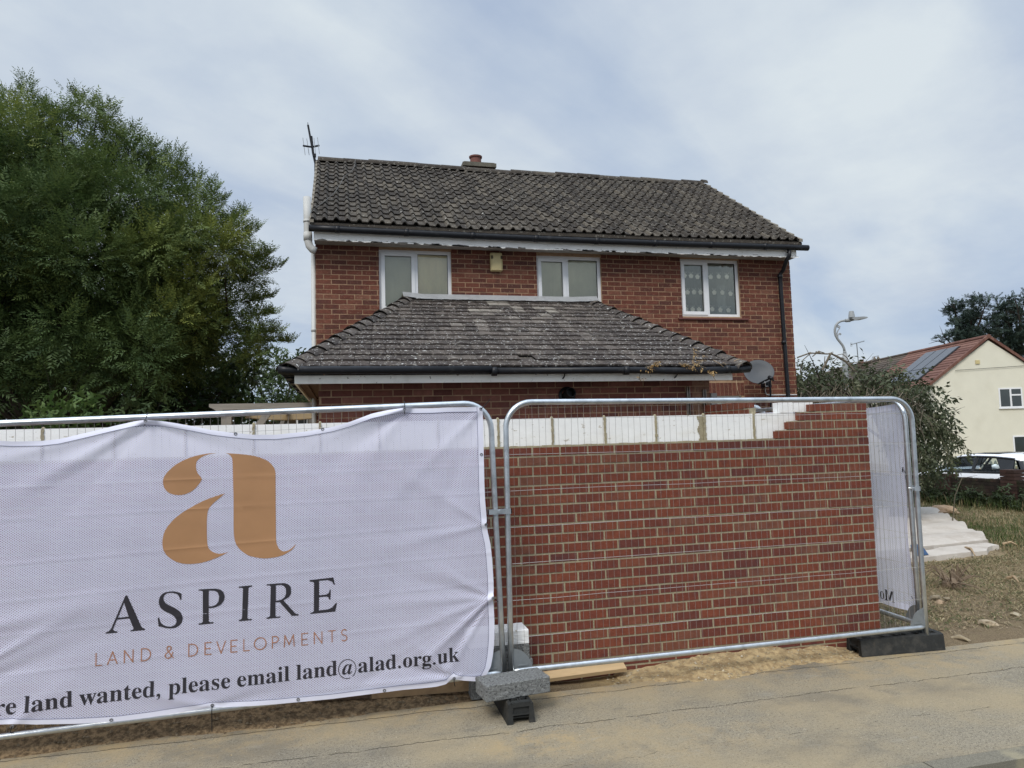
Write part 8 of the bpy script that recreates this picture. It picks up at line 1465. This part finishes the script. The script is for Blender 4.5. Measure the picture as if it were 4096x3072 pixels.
# neighbour's gable seen beyond the pergola
DN = 24.0; pN = lambda x, y: atd(x, y, DN)
t = thing('grey_house', 'small grey rendered house with a gable behind the pergola beside the big house', 'house', tuple(pN(1200, 1800)*[1, 1, 0]))
def nbox(mb, x0, y0, x1, y1, d0=0., d1=.0, t_=.5):
    c4 = [atd(x0, y1, DN+d0), atd(x1, y1, DN+d0), atd(x1, y0, DN+d0), atd(x0, y0, DN+d0)]; b4 = [c+_f*(d1-d0) for c in c4]; mb.add(c4+b4, [(0, 1, 2, 3), (7, 6, 5, 4), (0, 3, 7, 4), (1, 5, 6, 2), (3, 2, 6, 7)], t_)
mb = MB(); g_ = [pN(1100, 1900), pN(1330, 1900), pN(1330, 1640), pN(1204, 1582), pN(1168, 1611), pN(1100, 1655)]; mb.add(g_+[p_+_f*6 for p_ in g_], [(0, 1, 2, 3, 4, 5), (11, 10, 9, 8, 7, 6)]+[(i, i+6, (i+1) % 6+6, (i+1) % 6) for i in range(6)]); part('wall', mb, mat('grey_render', (.20, .185, .165), .9, .1, 3, .3, 30), t)
mb = MB(); g2 = [pN(1162, 1618), pN(1206, 1578), pN(1334, 1637), pN(1334, 1648), pN(1206, 1588), pN(1166, 1622)]; mb.add([p_-_f*.2 for p_ in g2]+[p_+_f*6.2 for p_ in g2], [(0, 1, 2, 3, 4, 5), (11, 10, 9, 8, 7, 6)]+[(i, i+6, (i+1) % 6+6, (i+1) % 6) for i in range(6)]); part('roof', mb, m_redtile, t)
mb = MB(); g2 = [pN(1085, 1697), pN(1138, 1672), pN(1146, 1676), pN(1094, 1702)]; mb.add([p_-_f*1.2 for p_ in g2]+[p_-_f*.2 for p_ in g2], [(0, 1, 2, 3), (7, 6, 5, 4)]+[(i, i+4, (i+1) % 4+4, (i+1) % 4) for i in range(4)]); mb.add([p_-_f*.6 for p_ in (pN(1100, 1705), pN(1142, 1676), pN(1142, 1705))], [(0, 1, 2)]); part('porch_roof', mb, m_redtile, t)
mb = MB(); nbox(mb, 1186, 1668, 1229, 1740, -.06, 0); w = part('window', mb, m_white, t); mb = MB(); nbox(mb, 1192, 1672, 1225, 1736, -.09, -.07); part('pane', mb, m_dark, w)
mb = MB(); nbox(mb, 1160, 1674, 1168, 1740, -.06, 0); part('downpipe', mb, m_dark, t)
# galvanised frame standing inside the site, its rounded top just over the white blocks
sf = thing('steel_frame', 'short galvanised frame with a rounded corner behind the white blocks right of the extension', 'frame', (5.9, 9.4, 0))
fp = [(4.95, 9.35), (6.02, 9.15)]; zr = at(2990, 1628, 9.2)[2]; xr3 = at(3058, 1660, 9.15)[0]
part('rail', MB().tube([(4.75, 9.3, .1), (4.75, 9.3, zr-.15), (4.79, 9.3, zr-.05), (4.9, 9.3, zr-.012), (xr3-.22, 9.16, zr), (xr3-.12, 9.155, zr-.02), (xr3-.04, 9.15, zr-.08), (xr3, 9.15, zr-.2), (xr3, 9.15, .1)], .045, 12), m_galv, sf, smooth=True)
# ------------------------------------------------------------------ dead creeper on the extension roof
m_deadleaf = mat('dead_leaves', None, .8, .15, 6, 0, ramp=[(0, (.22, .13, .05)), (.6, (.42, .27, .11)), (1, (.55, .40, .20))], trans=.2)
def dead(label, stems, n, seed):
    r_ = random.Random(seed); p0 = at(*stems[0][0], 7.6); t = thing('dead_creeper', label, 'dead plant', tuple(p0), 'dead creepers in the extension gutter'); tb = MB(); C_, D_, S_, T_ = [], [], [], []
    for pts_ in stems:
        P3 = [Vector(at(x, y, 7.60+.02*i)) for i, (x, y) in enumerate(pts_)]; tb.tube(P3, [.006]+[.004]*(len(P3)-2)+[.002], 5)
        for k in range(n):
            i = r_.randrange(len(P3)-1); q_ = P3[i].lerp(P3[i+1], r_.random()); C_.append(tuple(q_)); D_.append((r_.uniform(-1, 1), r_.uniform(-1, .2), r_.uniform(-1, .3))); S_.append(r_.uniform(.045, .075)); T_.append(r_.random())
    part('stem', tb, m_bark2, t); foliage('dry_leaves', np.array(C_), np.array(D_), np.array(S_), np.array(T_), 'oval', m_deadleaf, t)
dead('small dead brown creeper hanging over the extension gutter left of the larger one', [[(2634, 1447), (2610, 1462), (2580, 1470), (2562, 1485), (2558, 1515), (2562, 1526)], [(2634, 1445), (2618, 1450), (2600, 1470)]], 13, 1)
dead('larger dead brown creeper sprouting from the roof edge near the satellite dish', [[(2775, 1468), (2772, 1440), (2774, 1412), (2770, 1390)], [(2775, 1466), (2750, 1460), (2730, 1452), (2716, 1448)], [(2775, 1465), (2800, 1450), (2815, 1430), (2812, 1420)], [(2790, 1462), (2815, 1468), (2840, 1480), (2848, 1487)]], 12, 2)
mb = MB()
for (x0, y0, x1, y1, x2, y2) in ((2852, 1440, 2880, 1455, 2895, 1470), (2905, 1460, 2895, 1450, 2888, 1455), (2830, 1490, 2850, 1500, 2862, 1522), (2945, 1520, 2950, 1560, 2960, 1590), (2935, 1445, 2950, 1438, 2960, 1436)): mb.tube([at(x0, y0, 7.62), at(x1, y1, 7.60), at(x2, y2, 7.64)], .004, 4)
solo('dry_twigs', mb, m_twig, 'bare dry twigs caught at the right end of the extension gutter', 'twigs', loc=tuple(at(2880, 1455, 7.62)))
# ------------------------------------------------------------------ grass and litter as ground cover
m_grass = mat('grass_blades', None, .75, .1, 1, 0, ramp=[(0, (.045, .068, .018)), (.35, (.085, .115, .030)), (.5, (.17, .125, .062)), (.8, (.29, .225, .118)), (1, (.44, .365, .22))], trans=.2)
def blades(n, xr, yr, hmin, hmax, lie, greenf, seed, dens=None, wk=1.0):
    g_ = np.random.default_rng(seed); x = g_.uniform(*xr, n); y = g_.uniform(*yr, n); k = np.ones(n, bool) if dens is None else g_.random(n) < dens(x, y); x, y = x[k], y[k]; n = len(x)
    z = zg(x, y)-.005; h = g_.uniform(hmin, hmax, n); an = g_.uniform(0, 6.283, n); ly = g_.uniform(*lie, n); gr = greenf(x, y, g_)
    d = np.stack([np.cos(an)*ly, np.sin(an)*ly, np.sqrt(np.maximum(.02, 1-ly**2))], 1); s_ = np.stack([-np.sin(an), np.cos(an), 0*an], 1)*(wk*(.0022+.0016*g_.random(n)))[:, None]*np.where(y > 8, 1.7, 1.0)[:, None]
    b_ = np.stack([x, y, z], 1); m_ = b_+d*h[:, None]*.55+[0, 0, .01]; t_ = b_+d*h[:, None]-np.stack([0*h, 0*h, ly*h*.25], 1)
    return np.stack([b_-s_, m_-s_*.8, t_, m_+s_*.8], 1), gr
def gfun(x, y, g_):
    p = .5+.5*np.sin(x*1.1+.5)*np.sin(y*.9-x*.4)+.25*np.sin(x*2.7)*np.sin(y*2.3); green = np.clip(np.clip((y-7.6)/3, 0, 1)*np.clip(p*1.3-.3, 0, 1)+np.exp(-((x-11.6)**2+(y-10.0)**2)/3.2)*.6, 0, .9)
    return np.where(g_.random(len(x)) < green, g_.uniform(0, .38, len(x)), g_.uniform(.48, 1, len(x)))
def offpath(x, y):
    m_ = ~((x > 7.2+(y-8.75)*.88) & (x < np.interp(y, ys_path, xs_path)) & (y > 8.2) & (y < 13)); return m_
ys_path = np.array([8.2, 8.5, 9.0, 10.1, 11.4, 12.9]); xs_path = np.array([9.0, 9.3, 9.6, 10.4, 11.3, 12.35])
V1, G1_ = blades(90000, (4.7, 14.8), (5.4, 16.5), .05, .17, (.8, .995), gfun, 1, lambda x, y: np.clip((y-5.3)/2.2, .12, 1)*offpath(x, y)*(.55+.45*(np.sin(x*2.2)*np.sin(y*1.9+x) > -.3)))
V2, G2_ = blades(30000, (6.5, 14.9), (8.2, 17), .06, .20, (.15, .8), gfun, 2, lambda x, y: np.clip((.5+.5*np.sin(x*1.1+.5)*np.sin(y*.9-x*.4))*1.3-.25+np.exp(-((x-11.6)**2+(y-10.0)**2)/3.2), 0, 1)*offpath(x, y))
V3_, G3_ = blades(7000, (12.4, 14.4), (9, 17), .12, .40, (.1, .6), lambda x, y, g_: np.where(g_.random(len(x)) < .8, g_.uniform(0, .35, len(x)), g_.uniform(.5, .9, len(x))), 3, lambda x, y: np.clip((x-12.6)/1.4, 0, 1)*.55)
V4, G4_ = blades(60000, (4.65, 13), (5.25, 9.5), .04, .13, (.9, .998), lambda x, y, g_: np.where(g_.random(len(x)) < .3, g_.uniform(.0, .35, len(x)), g_.uniform(.42, 1, len(x))), 4, lambda x, y: offpath(x, y)*np.clip((y-5.15)/1.0, .1, 1)*(.35+.65*(np.sin(x*3.1+1)*np.sin(y*2.7-x) > -.2)), 1.7)
me = quads('grass', np.concatenate([V1, V2, V3_, V4]), np.concatenate([G1_, G2_, G3_, G4_]), m_grass); part('grass', me, m_grass); tag(bpy.data.objects['grass'], 'dry straw coloured grass with green patches over the open plot', 'grass', kind='stuff')
# brambles and weeds against the boundary wall
C_, D_, S_, T_ = [], [], [], []; r_ = random.Random(77); tb = MB()
for k in range(110):
    u_ = r_.uniform(1.5, LW-1.0); b_ = wl(u_, .15+r_.random()*.5, .0); h_ = r_.uniform(.12, .50); e = b_+Vector((r_.uniform(-.3, .2), r_.uniform(-.3, .3), h_)); tb.tube([b_, b_.lerp(e, .5)+Vector((0, 0, .05)), e], [.006, .004, .002], 4)
    for j in range(16): q_ = b_.lerp(e, r_.random()); C_.append((q_.x+r_.uniform(-.1, .1), q_.y+r_.uniform(-.1, .1), q_.z+r_.uniform(-.03, .06))); D_.append((r_.uniform(-1, 1), r_.uniform(-1, 1), r_.uniform(-.2, .8))); S_.append(r_.uniform(.10, .2)); T_.append(r_.random())
m_bram = leafmat('bramble_leaves', [(0, (.022, .034, .014)), (.6, (.045, .065, .024)), (1, (.085, .10, .04))])
wd = thing('brambles', 'dark green brambles and weeds grown over the foot of the low brick wall', 'weeds', (14.1, 13, 0)); wd['kind'] = 'stuff'; part('leaves', foliage('leaves', np.array(C_), np.array(D_), np.array(S_), np.array(T_)*.6, 'broad', m_bram, None).data, m_bram, wd); 
for o in [o for o in bpy.data.objects if o.name.startswith('leaves') and o.parent is None]: bpy.data.objects.remove(o)
part('stems', tb, m_bark, wd)
# pebbles and crumbs scattered on soil and pavement
g_ = np.random.default_rng(5); Vp, Tp = [], []
def crumbs(n, xr, yr, r0, r1, zf, tone):
    for _ in range(n):
        x, y = g_.uniform(*xr), g_.uniform(*yr); r = g_.uniform(r0, r1)**1.0*(.5+g_.random()); z = zf(x, y)
        o_ = g_.uniform(.6, 1.3, 6)*r; c = np.array([x, y, z+r*.2]); P6 = [c+(o_[0], 0, 0), c+(0, o_[1], 0), c-(o_[2], 0, 0), c-(0, o_[3], 0), c+(0, 0, o_[4]*.7), c-(0, 0, o_[5]*.3)]
        for (a, b_, d) in ((0, 1, 4), (1, 2, 4), (2, 3, 4), (3, 0, 4), (1, 0, 5), (3, 2, 5)): Vp.append([P6[a], P6[b_], P6[d]]); Tp.append(tone+g_.uniform(-.2, .2))
zz1 = lambda x, y: float(zg(np.array(x), np.array(y)))
crumbs(2600, (4.6, 10), (5.25, 9), .004, .020, zz1, .35); crumbs(900, (-3.5, .9), (4.93, 5.28), .003, .014, lambda x, y: float(hl(np.array(x), np.array(y))), .25); crumbs(700, (1.9, 4.1), (4.9, 5.26), .003, .011, lambda x, y: float(hs(np.array(x), np.array(y))), .7)
crumbs(420, (-3, 6.5), (3.5, 5.0), .0012, .0035, lambda x, y: 0.0, .8); crumbs(60, (-3, 6.5), (4.3, 5.05), .003, .007, lambda x, y: 0.0, .6)
m_crumb = mat('crumbs', None, .9, .2, 20, 0, ramp=[(0, (.09, .06, .035)), (.5, (.25, .20, .13)), (.8, (.40, .32, .19)), (1, (.62, .60, .55))])
me = quads('gravel', np.array(Vp), np.clip(Tp, 0, 1), m_crumb, 3); part('gravel', me, m_crumb); tag(bpy.data.objects['gravel'], 'small stones, sand crumbs and grit scattered over the soil and pavement', 'gravel', kind='stuff')
